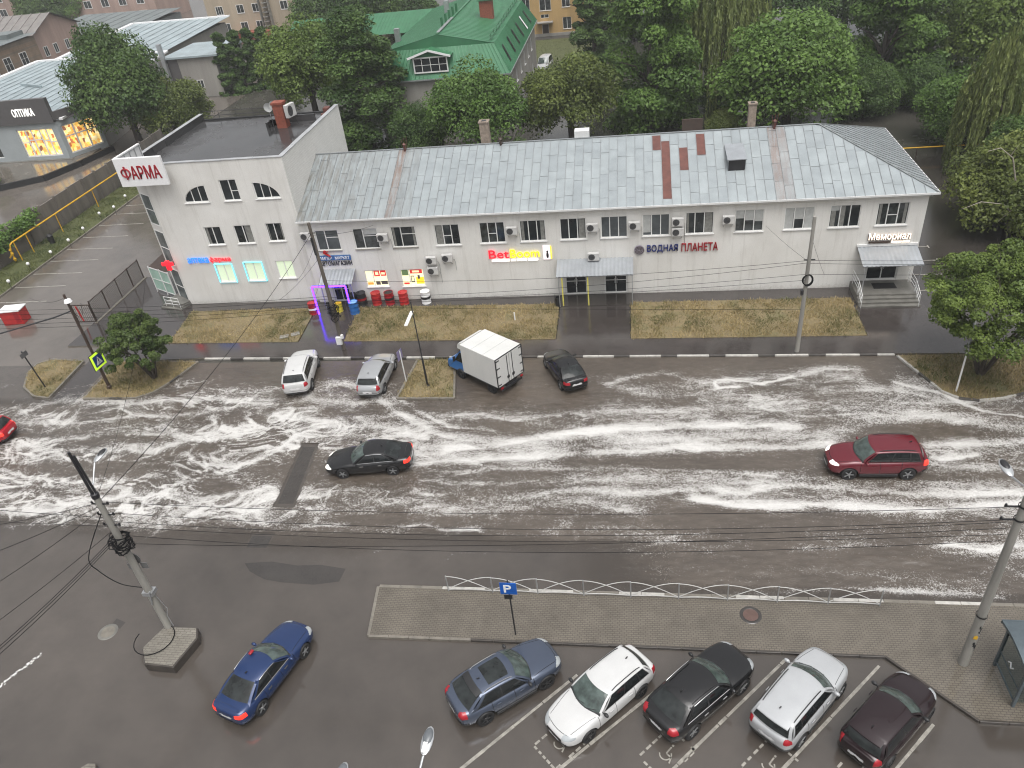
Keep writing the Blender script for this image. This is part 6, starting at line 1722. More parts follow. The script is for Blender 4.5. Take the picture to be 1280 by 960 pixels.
for k, (z0, z1) in enumerate(((4.4, 4.6), (4.2, 4.1), (3.9, 3.6), (3.7, 3.1), (3.4, 2.7))):
    wire(Np(z0), (-62, 43.4, z1 + .2), .55, 'cable before the pharmacy running west from the dark pole, %s' % ('first', 'second', 'third', 'fourth', 'fifth and lowest')[k], .016)
wire(Np(8.9), front.P(-19, 6.4, .05), .2, 'short service cable from the dark pole up to the shop eave', .012)
wire(Np(8.2), pf.P(-26.2, 2.0, .1), .25, 'thin stay wire slanting from the dark pole across the pharmacy wall', .012)
wire(Np(7.2), pf.P(-28.2, .3, .1), .2, 'second thin stay wire slanting down the pharmacy wall', .012)
wire(Np(6.4), pf.P(-25.2, .4, .1), .2, 'third thin stay wire slanting down near the pharmacy corner', .012)
wire(Mp(6.4), front.P(8.9, 5.1, .05), .1, 'service cable from the slim pole to an upper window corner', .012)
wire(Mp(7.9), front.P(13.2, 1.2, .05), .1, 'stay wire from the slim pole down to the shop wall', .01)
wire(pw + V((0, 0, 6.2)), (-41.4, 46, 3.2), .8, 'drooping cable hanging from the crossing sign pole over the drive', .02)
wire(pw + V((0, 0, 7.2)), (-47, 47.5, 3.0), .4, 'straight cable from the crossing sign pole to the red booth', .012)

# ---- arched guard rail along the near pavement
gf = thing('guard_rail', 'low white guard rail of crossing arches along the paved strip', 'railing', (-8.7, 22.68, .12))
n_, Lg = 9, 18.85
for k in range(n_ + 1):
    mb = MB(); mb.tube([(Lg * k / n_, 0, 0), (Lg * k / n_, 0, 1.02)], .03, 8); mb.build('post', M['steel'], gf)
arc0 = None
for k in range(n_):
    w_ = Lg / n_
    if arc0 is None:
        mb = MB()
        mb.tube([(w_ * t, .012, .12 + .88 * math.sin(PI * t / 2)) for t in np.linspace(0, 1, 12)], .018, 6)
        mb.tube([(w_ * t, -.012, .12 + .88 * math.sin(PI * (1 - t) / 2)) for t in np.linspace(0, 1, 12)], .018, 6)
        mb.tube([(w_ * t, 0, .1 + .06 * math.sin(PI * t)) for t in np.linspace(0, 1, 9)], .024, 6)
        arc0 = mb.build('arch_panel', M['rail_paint'], gf)
    else:
        c_ = arc0.copy(); COL.objects.link(c_); c_.parent = gf; c_.location = (w_ * k, 0, 0)
# ---- bus shelter at the right
bs = thing('bus_shelter', 'grey framed bus shelter with glass side at the pavement end', 'bus shelter', (13.7, 19.1, .12))
gm = simple('shelter_grey', (.1, .125, .14), .35, .3)
for x in (0, 4.2):
    for y in (-.85, .9):
        mb = MB(); mb.bar((x, y, 0), (x, y, 2.45), .1, .1); mb.build('post', gm, bs, smooth=False)
mb = MB(); n2 = 10
for i in range(n2):
    y0, y1 = -1.1 + 2.2 * i / n2, -1.1 + 2.2 * (i + 1) / n2; z = lambda y: 2.62 - .16 * (y / 1.1) ** 2
    mb.face([(-.25, y0, z(y0)), (4.5, y0, z(y0)), (4.5, y1, z(y1)), (-.25, y1, z(y1))])
    mb.face([(-.25, y0, z(y0) - .12), (-.25, y0, z(y0)), (-.25, y1, z(y1)), (-.25, y1, z(y1) - .12)])
mb.box(-.25, 4.5, -1.12, -1.08, 2.3, 2.48); mb.box(-.25, 4.5, 1.08, 1.12, 2.3, 2.48)
rf = mb.build('roof', gm, bs)
mb = MB(); mb.box(.5, 3.9, -.75, .75, 2.63, 2.66); mb.build('roof_pane', M['pane_grey'], rf, smooth=False)
mb = MB(); mb.bar((0, -.85, .25), (0, .9, .25), .05); mb.bar((0, -.85, 2.3), (0, .9, 2.3), .05); mb.bar((0, -.85, .9), (0, .9, .9), .03); mb.build('side_frame', gm, bs, smooth=False)
def clear_glass():
    t = NT('shelter_glass'); t.set((.1, .12, .12), .05)
    tr = t.n('ShaderNodeBsdfTransparent'); tr.inputs[0].default_value = (.86, .9, .9, 1); mx = t.n('ShaderNodeMixShader'); mx.inputs[0].default_value = .16
    t.l(tr.outputs[0], mx.inputs[1]); t.l(t.p.outputs[0], mx.inputs[2]); t.l(mx.outputs[0], t.out.inputs[0])
    return t.m
CG = clear_glass()
mb = MB(); mb.box(-.01, .01, -.8, .85, .28, 2.27); mb.build('side_glass', CG, bs, smooth=False)
mb = MB(); mb.box(.05, 4.15, -.86, -.84, .28, 2.27); mb.build('rear_glass', CG, bs, smooth=False)
mb = MB(); mb.box(.5, 3.7, -.6, -.2, .42, .47); mb.box(.7, .76, -.55, -.25, 0, .42); mb.box(3.4, 3.46, -.55, -.25, 0, .42); mb.build('bench', M['wood'], bs, smooth=False)
mb = MB(); mb.tube([(-.015, .25, 1.15), (-.015, .1, 1.3), (-.015, .0, 1.1), (-.015, -.12, 1.25)], .03, 5); mb.build('sticker', M['signwhite'], bs)
# ---- manhole covers
for k, (q, z, lab) in enumerate(((G(135, 790), .004, 'round pale manhole cover in the asphalt beside the concrete island'), (G(938, 771), .122, 'rusty brown manhole cover in the block paving'), (G(121, 507), .006, 'dark manhole cover by the left grass island'))):
    mb = MB(); mb.lathe([(.46, 0), (.44, .012), (.34, .012), (.33, .006), (0, .006)], n=28)
    o = thing('manhole_cover', lab, 'manhole cover', (q.x, q.y, z))
    mb.build('rim', M['wet_concrete'] if k == 0 else M['asphalt_dark'], o)
    mb = MB(); mb.lathe([(.32, .009), (.0, .009)], n=28)
    for a in range(6): mb.bar((.28 * math.cos(a), .28 * math.sin(a), .012), (.1 * math.cos(a), .1 * math.sin(a), .012), .03, .008)
    mb.build('lid', (M['kerb'], simple('rust_lid', (.1, .06, .05), .5), M['asphalt_dark'])[k], o, smooth=False)
sheet('wet_patch', [G(150, 786).xy, G(157, 778).xy, G(146, 773).xy, G(140, 780).xy], .003, M['asphalt_dark'])
# ---------------------------------------------------------------- cars
def lerp_pts(x, pts):
    pts = sorted(pts)
    if x <= pts[0][0]: return pts[0][1]
    for (a, u), (b, w) in zip(pts[:-1], pts[1:]):
        if x <= b: return u + (w - u) * (x - a) / (b - a)
    return pts[-1][1]
SPEC = dict(
    sedan=dict(L=4.75, W=1.84, H=1.47, wb=2.78, r=.335, nose=.62, hood=.76, cowl=(.98, .95), belt=.93, wtop=.12, rtop=-1.0, rbase=(-1.92, 1.07), tail=1.02, low=.2, wt=.72, rear_end=.93),
    hatch=dict(L=4.3, W=1.78, H=1.5, wb=2.62, r=.32, nose=.66, hood=.82, cowl=(.98, 1.0), belt=.96, wtop=.18, rtop=-1.62, rbase=(-1.98, 1.02), tail=.92, low=.2, wt=.74, rear_end=.88),
    wagon=dict(L=4.55, W=1.8, H=1.5, wb=2.7, r=.33, nose=.64, hood=.8, cowl=(1.02, .99), belt=.95, wtop=.22, rtop=-1.72, rbase=(-2.1, 1.03), tail=.95, low=.2, wt=.74, rear_end=.9),
    suv=dict(L=4.6, W=1.86, H=1.7, wb=2.72, r=.37, nose=.78, hood=.98, cowl=(1.06, 1.14), belt=1.08, wtop=.36, rtop=-1.85, rbase=(-2.15, 1.16), tail=1.08, low=.26, wt=.77, rear_end=.93),
    coupe=dict(L=4.65, W=1.9, H=1.58, wb=2.74, r=.37, nose=.74, hood=.92, cowl=(1.02, 1.06), belt=1.02, wtop=.3, rtop=-1.3, rbase=(-2.05, 1.12), tail=1.08, low=.25, wt=.72, rear_end=.92),
)
def car_body(S, paintm):
    L, W, r, wb = S['L'], S['W'], S['r'], S['wb']; hl = L / 2
    xs = [hl, hl - .06, hl - .2, hl - .45, hl - .8, S['cowl'][0] + .1, S['cowl'][0] - .35, .2, -.5, -1.1, S['rbase'][0] + .15, S['rbase'][0] - .1, -hl + .3, -hl + .1, -hl]
    xs = sorted(set(round(x, 3) for x in xs), reverse=True)
    plan = [(hl, .5), (hl - .06, .66), (hl - .2, .81), (hl - .45, .92), (hl - .8, .975), (hl - 1.1, .995), (0, 1), (-hl + .9, .985), (-hl + .5, .955), (-hl + .3, S['rear_end'] - .01), (-hl + .1, S['rear_end'] - .1), (-hl, S['rear_end'] - .25)]
    top = [(hl, S['nose'] - .04), (hl - .06, S['nose'] + .02), (hl - .2, S['hood'] - .05), (hl - .45, S['hood'] + .01), (S['cowl'][0] + .1, S['cowl'][1]), (S['cowl'][0] - .35, S['belt'] + .02), (0, S['belt'] + .02), (S['rbase'][0] + .15, S['rbase'][1] - .02), (S['rbase'][0] - .1, S['rbase'][1] - .03), (-hl + .1, S['tail']), (-hl, S['tail'] - .12)]
    low = [(hl, S['low'] + .12), (hl - .2, S['low'] + .02), (0, S['low']), (-hl + .2, S['low'] + .06), (-hl, S['low'] + .16)]
    bm = bmesh.new(); rings = []
    for x in xs:
        w = W / 2 * lerp_pts(x, plan); zt = lerp_pts(x, top); zl = lerp_pts(x, low); h = zt - zl
        half = [(0, zl), (.82 * w, zl), (.965 * w, zl + .1), (1.0 * w, zl + .36 * h), (.995 * w, zl + .62 * h), (.955 * w, zl + .86 * h), (.84 * w, zt - .015), (.5 * w, zt + .012), (0, zt + .022)]
        ring_ = [bm.verts.new((x, y, z)) for y, z in half] + [bm.verts.new((x, -y, z)) for y, z in half[-2:0:-1]]
        rings.append(ring_)
    n = len(rings[0])
    for a, b in zip(rings[:-1], rings[1:]):
        for j in range(n): bm.faces.new((a[j], a[(j + 1) % n], b[(j + 1) % n], b[j]))
    bm.faces.new(rings[0]); bm.faces.new(rings[-1][::-1])
    bmesh.ops.recalc_face_normals(bm, faces=bm.faces)
    me = bpy.data.meshes.new('body'); bm.to_mesh(me); bm.free()
    me.materials.append(paintm)
    me.polygons.foreach_set('use_smooth', [True] * len(me.polygons))
    o = link('body', me)
    sm = o.modifiers.new('s', 'SUBSURF'); sm.levels = 2; sm.render_levels = 2
    cb = MB()
    for sx in (wb / 2 + S.get('ax', 0), -wb / 2 + S.get('ax', 0)):
        for sy in (-1, 1):
            y0, y1 = (.5 * W - .3, .5 * W + .3) if sy > 0 else (-.5 * W - .3, -.5 * W + .3)
            cb.lathe([(0, y0), (r + .065, y0), (r + .065, y1), (0, y1)], (sx, 0, r), 'y', 26)
    sm.levels = 3
    fine = bpy.data.meshes.new_from_object(o.evaluated_get(bpy.context.evaluated_depsgraph_get())); sm.levels = 2
    c = cb.build('cutter', M['dark'], smooth=False)
    b = o.modifiers.new('b', 'BOOLEAN'); b.operation = 'DIFFERENCE'; b.object = c; b.solver = 'EXACT'
    try: b.material_mode = 'TRANSFER'
    except Exception: pass
    dg = bpy.context.evaluated_depsgraph_get()
    out = bpy.data.meshes.new_from_object(o.evaluated_get(dg))
    bpy.data.objects.remove(o); bpy.data.objects.remove(c)
    out.set_sharp_from_angle(angle=RAD(45))
    return out, fine
def conform(name, fine, pred, mat_, parent, off=.007, nmin=None):
    """a part that lies on the body skin: the skin's cells inside a region, lifted a little"""
    mb = MB(); vs_ = fine.vertices
    for p in fine.polygons:
        c = p.center
        if pred(c.x, c.y, c.z) and (nmin is None or p.normal.x > nmin): mb.face([vs_[i].co + vs_[i].normal * off for i in p.vertices])
    if mb.f: return mb.build(name, mat_, parent, angle=60)
def cabin(S):
    """greenhouse patches as functions of (u, v)"""
    W = S['W'] / 2; zb = S['belt'] - .03; H = S['H']; wb_, wt = W * .915, W * S['wt']
    xc, zc = S['cowl']; xr, zr = S['rbase']
    fz, rz = H - .055, H - .075
    base_f = lambda u: V((xc - .3 * u * u, wb_ * u, zc - .03 + (zb - zc + .03) * u * u * .5))
    top_f = lambda u: V((S['wtop'] - .16 * u * u, wt * u, fz - .035 * u ** 4 + .02 * (1 - u * u)))
    base_r = lambda u: V((xr + .13 * u * u, wb_ * .96 * u, zr - .04 + (zb - zr + .04) * u * u * .5))
    top_r = lambda u: V((S['rtop'] + .07 * u * u, wt * .95 * u, rz - .035 * u ** 4 + .02 * (1 - u * u)))
    def wind(u, v): p = base_f(u).lerp(top_f(u), v); return p + V((.03, 0, .02)) * math.sin(PI * v)
    def rear(u, v): p = base_r(u).lerp(top_r(u), v); return p + V((-.03, 0, .02)) * math.sin(PI * v)
    def roof(u, s):
        p = top_f(u).lerp(top_r(u), s); p.z += .055 * math.sin(PI * min(1, s * 1.0)) * (1 - .25 * u * u); return p
    def side(sg):
        def f(s, v):
            b = base_f(sg).lerp(base_r(sg), s); b.z = zb + (b.z - zb) * 1.0
            t = roof(sg, s); p = b.lerp(t, v); p.y += sg * .035 * math.sin(PI * v); return p
        return f
    return wind, rear, roof, side
def patch(mb, f, u0, u1, v0, v1, nu=8, nv=5, off=0, k=0, flip=False):
    g = []
    for i in range(nu + 1):
        row = []
        for j in range(nv + 1):
            u = u0 + (u1 - u0) * i / nu; va = v0(u) if callable(v0) else v0; vb = v1(u) if callable(v1) else v1
            v = va + (vb - va) * j / nv; p = f(u, v)
            if off:
                e = 1e-3; n = (f(u + e, v) - p).cross(f(u, v + e) - p).normalized()
                if n.dot(p - V((p.x * .6, 0, .6))) < 0: n = -n
                p = p + n * off
            row.append(p)
        g.append(row)
    for i in range(nu):
        for j in range(nv): mb.face([g[i][j], g[i + 1][j], g[i + 1][j + 1], g[i][j + 1]], k)
GL = dict(front=glass('windscreen', (.055, .075, .068), .04, .7, .45, 2.5), side=glass('side_glass', (.012, .014, .015), .05, .55, .4), rear=glass('rear_glass', (.016, .019, .019), .05, .5, .5, 2))
HEADL = glass('headlight_lens', (.33, .35, .36), .08, .6, .2)
HEADON = glow('headlight_lit', (1, .97, .9), .8)
TAILM = glass('tail_lens', (.30, .012, .02), .12, .6, .2)
TAILON = glow('tail_lit', (1, .035, .02), .75)
RIM = simple('alloy_rim', (.36, .37, .38), .3, .6, var=.1)
RIMD = simple('dark_rim', (.035, .036, .038), .35, .4, var=.1)
TYRE = simple('tyre', (.018, .018, .019), .65, var=.2)
CHROME = simple('chrome_trim', (.6, .6, .6), .15, .9, var=.05)
TRIM = simple('black_trim', (.018, .018, .019), .45, var=.15)
_wheels = {}
def wheel_meshes(r, dark):
    k = (r, dark)
    if k not in _wheels:
        w = .2
        a = MB(); a.lathe([(r * .66, -w / 2), (r * .93, -w / 2), (r, -w / 2 + .04), (r, w / 2 - .04), (r * .93, w / 2), (r * .66, w / 2)], (0, 0, 0), 'y', 24)
        b = MB(); b.lathe([(r * .67, w / 2 - .01), (r * .62, w / 2 - .02), (r * .6, w / 2 - .07), (0, w / 2 - .07)], (0, 0, 0), 'y', 24)
        for i in range(5):
            t = 2 * PI * i / 5 + .3
            b.bar((.04 * math.cos(t), w / 2 - .02, .04 * math.sin(t)), (r * .63 * math.cos(t), w / 2 - .025, r * .63 * math.sin(t)), .05, .03, 1, V((0, 1, 0)))
        b.lathe([(.07, w / 2 - .03), (.06, w / 2 - .005), (0, w / 2 - .003)], (0, 0, 0), 'y', 12, 1)
        _wheels[k] = (a.mesh(TYRE), b.mesh([TRIM, RIMD if dark else RIM]))
    return _wheels[k]
def car(label, kind, col, x, y, heading, cat='car', lights=False, tails=False, rails=False, sun=False, dark_rims=False, chrome=False, scale=1.03, cladding=False, spoiler=False, group=None, name='car', metal=.25, z=0, over=None, blackroof=False):
    S = dict(SPEC[kind]); S.update(over or {})
    L, W, H, r, wb = S['L'], S['W'], S['H'], S['r'], S['wb']; hl = L / 2
    t = thing(name, label, cat, (x, y, z), RAD(heading), group); t.scale = (scale,) * 3
    pm_ = col if not isinstance(col, tuple) else car_paint(col, metal, S)
    me, fine = car_body(S, pm_); body = link('body', me, t)
    wind, rear, roof, side = cabin(S)
    mb = MB()
    patch(mb, wind, -1, 1, 0, 1, 10, 6); patch(mb, rear, -1, 1, 0, 1, 10, 6); patch(mb, roof, -1, 1, 0, 1, 10, 10)
    for sg in (-1, 1): patch(mb, side(sg), 0, 1, 0, 1, 10, 6)
    cab = mb.build('cabin', pm_, t, bevel=0, angle=50)
    bv = cab.modifiers.new('bevel', 'BEVEL'); bv.width = .035; bv.segments = 3; bv.limit_method = 'ANGLE'; bv.angle_limit = RAD(28)
    mb = MB(); patch(mb, wind, -.9, .9, .05, .95, 12, 7, .007); mb.build('windscreen', GL['front'], t)
    mb = MB(); patch(mb, wind, -.96, .96, -.06, .085, 12, 2, .012); 
    for s_ in (-.35, .25): mb.bar(wind(s_, .03) + V((0, 0, .02)), wind(s_ + .5, .16) + V((.01, 0, .02)), .025, .015)
    mb.build('wiper', TRIM, t)
    mb = MB(); patch(mb, rear, -.86, .86, .1, .92, 12, 6, .007); mb.build('rear_window', GL['rear'], t)
    f0, f1 = (.1, .9) if kind in ('sedan', 'coupe') else (.09, .955)
    for sg in (-1, 1):
        f = side(sg); mb = MB()
        bp = .47 if kind in ('sedan', 'coupe') else .43
        hi = lambda u: .9
        lo_ = lambda u: .12
        segs = [(f0 * .55, bp - .015), (bp + .015, f1 - .02)] if kind in ('sedan', 'coupe', 'hatch') else [(f0 * .55, bp - .015), (bp + .015, .755), (.785, f1 - .02)]
        for (a, b) in segs: patch(mb, f, a, b, lo_, hi, 6, 4, .006)
        so = mb.build('side_window', GL['side'], t)
        mb = MB(); patch(mb, f, f0 * .4, f1, .07, .93, 8, 4, .003); mb.build('window_surround', TRIM, so)
        if chrome:
            mb = MB(); mb.tube([f(f0 * .4 + (f1 - f0 * .4) * i / 10, .95) + V((0, sg * .01, 0)) for i in range(11)], .014, 5); mb.tube([f(f0 * .4 + (f1 - f0 * .4) * i / 10, .06) + V((0, sg * .012, 0)) for i in range(11)], .012, 5); mb.build('window_trim', CHROME, so)
        # mirror
        mb = MB(); c_ = V((S['cowl'][0] - .42, sg * (W / 2 + .07), S['belt'] + .06)); mb.ell(tuple(c_), .075, .12, .075, 10, 6); mb.bar(c_ + V((0, -sg * .2, -.05)), c_, .05, .04); mb.build('mirror', pm_ if not dark_rims else TRIM, t)
        # lamps, handles
        w2 = W / 2; hz_ = S['hood']; tz = S['tail']
        conform('headlight', fine, lambda x, y, z: x > hl - .6 and .42 * w2 < sg * y < .99 * w2 and hz_ - .19 + .16 * (hl - x) < z < hz_ - .07 + .08 * (hl - x), HEADON if lights else HEADL, t, nmin=.32)
        if kind in ('sedan',):
            conform('tail_light', fine, lambda x, y, z: x < -hl + .34 and .5 * w2 < sg * y and tz - .25 < z < tz - .07, TAILON if tails else TAILM, t)
        else:
            conform('tail_light', fine, lambda x, y, z: x < -hl + .3 and (.56 if kind == 'coupe' else .66) * w2 < sg * y and tz - .22 < z < tz + (.12 if kind == 'hatch' else .0), TAILON if tails else TAILM, t)
        for hx in (.25, -.75):
            mb = MB(); mb.bar((hx - .1, sg * (W / 2 - .004), S['belt'] - .13), (hx + .1, sg * (W / 2 - .004), S['belt'] - .13), .03, .035); mb.build('door_handle', CHROME if chrome else pm_, t, smooth=False)
        if rails:
            mb = MB(); pts = [roof(sg * .9, s) + V((0, 0, .045 if 0 < i < 8 else .0)) for i, s in enumerate(np.linspace(.08, .92, 9))]; mb.tube(pts, .018, 6); mb.build('roof_rail', CHROME if rails == 2 else TRIM, t)
        for sx in (wb / 2, -wb / 2):
            wh = bpy.data.objects.new('wheel', None); COL.objects.link(wh); wh.parent = t; wh.location = (sx, sg * (W / 2 - .115), r); wh.rotation_euler = (0, rnd.uniform(0, 6), 0)
            wh.empty_display_size = .1
            ty, rm = wheel_meshes(r, dark_rims)
            a = link('tyre', ty, wh); b = link('rim', rm, wh)
            if sg < 0: b.rotation_euler = (0, 0, PI)
    # front: grille and bumper intake; rear: bumper strip and plate
    conform('grille', fine, lambda x, y, z: x > hl - .2 and ((abs(y) < .4 and S['nose'] - .2 < z < S['nose'] - .03) or (abs(y) < .6 and S['low'] + .1 < z < S['low'] + .27)), TRIM, t)
    if chrome or cladding:
        mb = MB(); mb.box(hl - .05, hl - .002, -.36, .36, S['nose'] - .1, S['nose'] - .075); mb.box(hl - .05, hl - .002, -.36, .36, S['nose'] - .17, S['nose'] - .15); mb.build('grille_bar', CHROME, t, smooth=False)
    conform('rear_bumper', fine, lambda x, y, z: x < -hl + .3 and S['low'] + .1 < z < S['low'] + (.34 if cladding else .26) and abs(y) < .9 * W / 2, TRIM, t)
    zp = S['tail'] - .3
    conform('number_plate', fine, lambda x, y, z: x < -hl + .2 and abs(y) < .28 and zp - .06 < z < zp + .065, M['plate'], t, .014)
    conform('number_plate', fine, lambda x, y, z: x > hl - .2 and abs(y) < .27 and S['low'] + .2 < z < S['low'] + .31, M['plate'], t, .016)
    if cladding:
        for sg in (-1, 1):
            mb = MB(); mb.box(-wb / 2 + r + .1, wb / 2 - r - .1, sg * (W / 2 - .07), sg * (W / 2 - .005), S['low'] - .01, S['low'] + .13); mb.build('sill_trim', TRIM, t, smooth=False, bevel=.02)
    if sun:
        mb = MB(); patch(mb, roof, -.68, .68, .16, .72, 10, 8, .006); mb.build('sunroof', GL['rear'], t)
    if spoiler:
        mb = MB(); patch(mb, lambda u, v: roof(u, .97).lerp(roof(u, 1.0) + V((-.22, 0, -.03)), v) + V((0, 0, .012)), -.88, .88, 0, 1, 10, 3); patch(mb, lambda u, v: roof(u, .97).lerp(roof(u, 1.0) + V((-.22, 0, -.05)), v) - V((0, 0, .012)), -.88, .88, 0, 1, 10, 3); mb.build('spoiler', pm_ if spoiler != 2 else TRIM, t)
    bpy.data.meshes.remove(fine)
    mb = MB(); p = roof(0, .82); mb.bar(p, p + V((-.1, 0, .06)), .03, .05); mb.build('aerial', TRIM, t, smooth=False)
    # bonnet and boot seams as thin dark strips let into the surface are left to the paint; boot lid edge:
    if kind in ('sedan',):
        mb = MB(); mb.ell((-hl + .22, 0, S['tail'] + .045), .1, .62, .02, 12, 6); mb.build('boot_lip', pm_, t)
    return t
BLACK = (.012, .012, .013); WHITE = (.52, .52, .515); SILVER = (.4, .41, .42)
car('black saloon with chrome window trim driving through the foam', 'sedan', BLACK, -14.95, 31.4, 186.3, lights=True, tails=True, chrome=True, over=dict(L=4.8))
car('dark red off-roader with lit headlamps driving through the flood', 'suv', (.115, .008, .016), 12.0, 31.6, 181, lights=True, tails=True, rails=True, cladding=True, metal=.1)
car('bright red car leaving the picture with tail lights on', 'hatch', (.4, .008, .018), -42.0, 33.7, 184, tails=True, metal=.1)
car('white off-roader parked nose to the kerb by the dry lawn', 'suv', WHITE, -22.3, 40.25, 101, rails=True, metal=0, over=dict(H=1.68))
car('silver hatchback parked at the kerb beside middle grass island', 'hatch', SILVER, -16.9, 39.95, 90, rails=False, spoiler=True, metal=.4, over=dict(H=1.52, L=4.4))
car('black saloon parked at the kerb next to the box truck', 'sedan', BLACK, -4.5, 40.3, 115, over=dict(L=4.45, W=1.76), scale=1.0)
car('navy blue saloon with lit brake lights turning in the car park', 'sedan', (.012, .032, .105), -15.65, 17.85, 72.5, lights=False, tails=True, chrome=True, metal=.2)
car('greyish blue coupe off-roader with panoramic roof and dark rims', 'coupe', (.08, .098, .14), -5.35, 17.9, 37.5, rails=2, sun=True, dark_rims=True, cladding=True, spoiler=2, metal=.5)
car('white estate car parked nose towards viewer between two dark cars', 'wagon', WHITE, -1.5, 17.5, 225.3, rails=True, metal=0, dark_rims=True, over=dict(L=4.7))
car('large black coupe off-roader parked beside the white estate', 'coupe', BLACK, 2.35, 17.95, 44.4, chrome=True, rails=True, over=dict(L=4.75, W=1.92))
car('silver white crossover parked tail out right of the black one', 'suv', (.42, .43, .44), 6.05, 17.85, 49.5, rails=True, cladding=True, spoiler=True, metal=.15, over=dict(L=4.5, H=1.64))
car('dark cherry hatchback parked alone nearest the kerb corner', 'hatch', (.016, .007, .009), 9.05, 17.2, 46, spoiler=True, dark_rims=True, over=dict(L=4.25, H=1.56))
car('white van parked in the yard by the green roofed building', 'suv', WHITE, -13.2, 121.5, 262, cat='van', metal=0, over=dict(H=1.9, L=4.8, rtop=-2.0))
car('pale car half hidden under the trees behind the right yard', 'hatch', WHITE, 31.2, 93.5, 160, metal=0)
car('white car glimpsed between trunks behind the shop roof', 'hatch', WHITE, 26.4, 95.5, 190, metal=0)

# taxi-red light on the blue saloon roof
o = tag(MB().box(-.12, .12, -.07, .07, 0, .08).build('roof_light', TAILM, bevel=.03), 'small red marker light on the navy saloon roof', 'roof light')
o.location = V((-15.65, 17.85, 1.535)) + Matrix.Rotation(RAD(72.5), 3, 'Z') @ V((-.05, .42, 0)); o.rotation_euler = (0, 0, RAD(72.5))

# ---- box truck
tk = thing('box_truck', 'small truck with blue cab and white box body parked slantwise', 'truck', (-9.0, 39.65, 0), RAD(143.7))
cabm = paint('cab_blue', (.015, .14, .42), .35, .1); boxm = simple('box_white', (.56, .56, .54), .45, var=.07, scale=.8, streak=True)
mb = MB(); mb.box(-1.58, 1.58, -1.14, 1.14, .8, 2.9); mb.build('box_body', boxm, tk, smooth=False, bevel=.03)
mb = MB()
for a, b in (((-1.58, -1.145, .8), (-1.58, -1.145, 2.9)), ((-1.58, 1.145, .8), (-1.58, 1.145, 2.9)), ((-1.585, -1.14, 2.88), (-1.585, 1.14, 2.88)), ((-1.585, -1.14, .82), (-1.585, 1.14, .82)), ((-1.58, -1.145, .8), (1.58, -1.145, .8)), ((-1.58, 1.145, .8), (1.58, 1.145, .8))): mb.bar(a, b, .05)
mb.build('box_edge', M['black'], tk, smooth=False)
for sy in (-1, 1):
    mb = MB(); mb.box(-1.62, -1.585, sy * .02, sy * 1.08, .86, 2.83); d_ = mb.build('rear_door', boxm, tk, smooth=False, bevel=.008)
    mb = MB(); mb.tube([(-1.64, sy * .22, .85), (-1.64, sy * .22, 2.85)], .022, 6)
    mb.box(-1.65, -1.622, sy * .12, sy * .32, 1.15, 1.32); mb.build('lock_bar', M['black'], d_)
    mb = MB()
    for z in (1.0, 1.6, 2.2, 2.75): mb.box(-1.636, -1.612, sy * .86, sy * 1.16, z - .035, z + .035)
    mb.build('hinge', M['black'], d_, smooth=False)
    mb = MB(); mb.box(-1.68, -1.6, sy * .78, sy * .98, .64, .74); mb.build('tail_light', TAILM, tk, smooth=False, bevel=.01)
    for sx, dbl in ((2.1, 0), (-.75, 1)):
        wh = bpy.data.objects.new('wheel', None); COL.objects.link(wh); wh.parent = tk; wh.location = (sx, sy * .92, .36)
        ty, rm = wheel_meshes(.36, True); link('tyre', ty, wh); b = link('rim', rm, wh)
        if sy < 0: b.rotation_euler = (0, 0, PI)
    mb = MB(); mb.ell((3.28, sy * .68, .84), .08, .15, .1); mb.build('headlight', HEADL, tk)
    mb = MB(); mb.box(2.25, 2.33, sy * 1.1, sy * 1.28, 1.4, 1.75); mb.build('mirror', TRIM, tk, smooth=False, bevel=.02)
mb = MB(); mb.box(-1.6, 2.9, -.42, .42, .5, .74); mb.box(-1.66, -1.6, -.9, .9, .45, .6); mb.box(-1.2, 1.4, -1.02, 1.02, .72, .8); mb.build('chassis', M['black'], tk, smooth=False)
# cab: side profile swept across, bevelled
prof = [(1.62, .45), (3.3, .45), (3.38, .75), (3.3, 1.05), (2.75, 1.25), (2.1, 2.02), (1.62, 2.06)]
mb = MB(); n = len(prof)
for sy, w_ in ((-1, 1.0), (1, 1.0)): mb.face([(x, sy * (.93 if z < 1.3 else .8), z) for x, z in prof])
for i in range(n):
    a, b = prof[i], prof[(i + 1) % n]; ya = .93 if a[1] < 1.3 else .8; yb = .93 if b[1] < 1.3 else .8
    mb.face([(a[0], -ya, a[1]), (a[0], ya, a[1]), (b[0], yb, b[1]), (b[0], -yb, b[1])])
mb.build('cab', cabm, tk, smooth=False, bevel=.07)
mb = MB(); mb.face([(2.7, -.74, 1.34), (2.7, .74, 1.34), (2.16, .7, 1.97), (2.16, -.7, 1.97)]); o = mb.build('windscreen', GL['front'], tk, smooth=False); o.location = (.03, 0, .02)
for sy in (-1, 1):
    mb = MB(); mb.face([(2.55, sy * .935, 1.28), (1.75, sy * .935, 1.28), (1.75, sy * .83, 1.94), (2.1, sy * .83, 1.94)]); mb.build('side_window', GL['side'], tk, smooth=False)
mb = MB(); mb.box(3.3, 3.42, -.55, .55, .7, .86); mb.box(3.25, 3.42, -.92, .92, .42, .6); mb.build('grille', TRIM, tk, smooth=False, bevel=.02)
mb = MB()   # rounded wind deflector over the cab
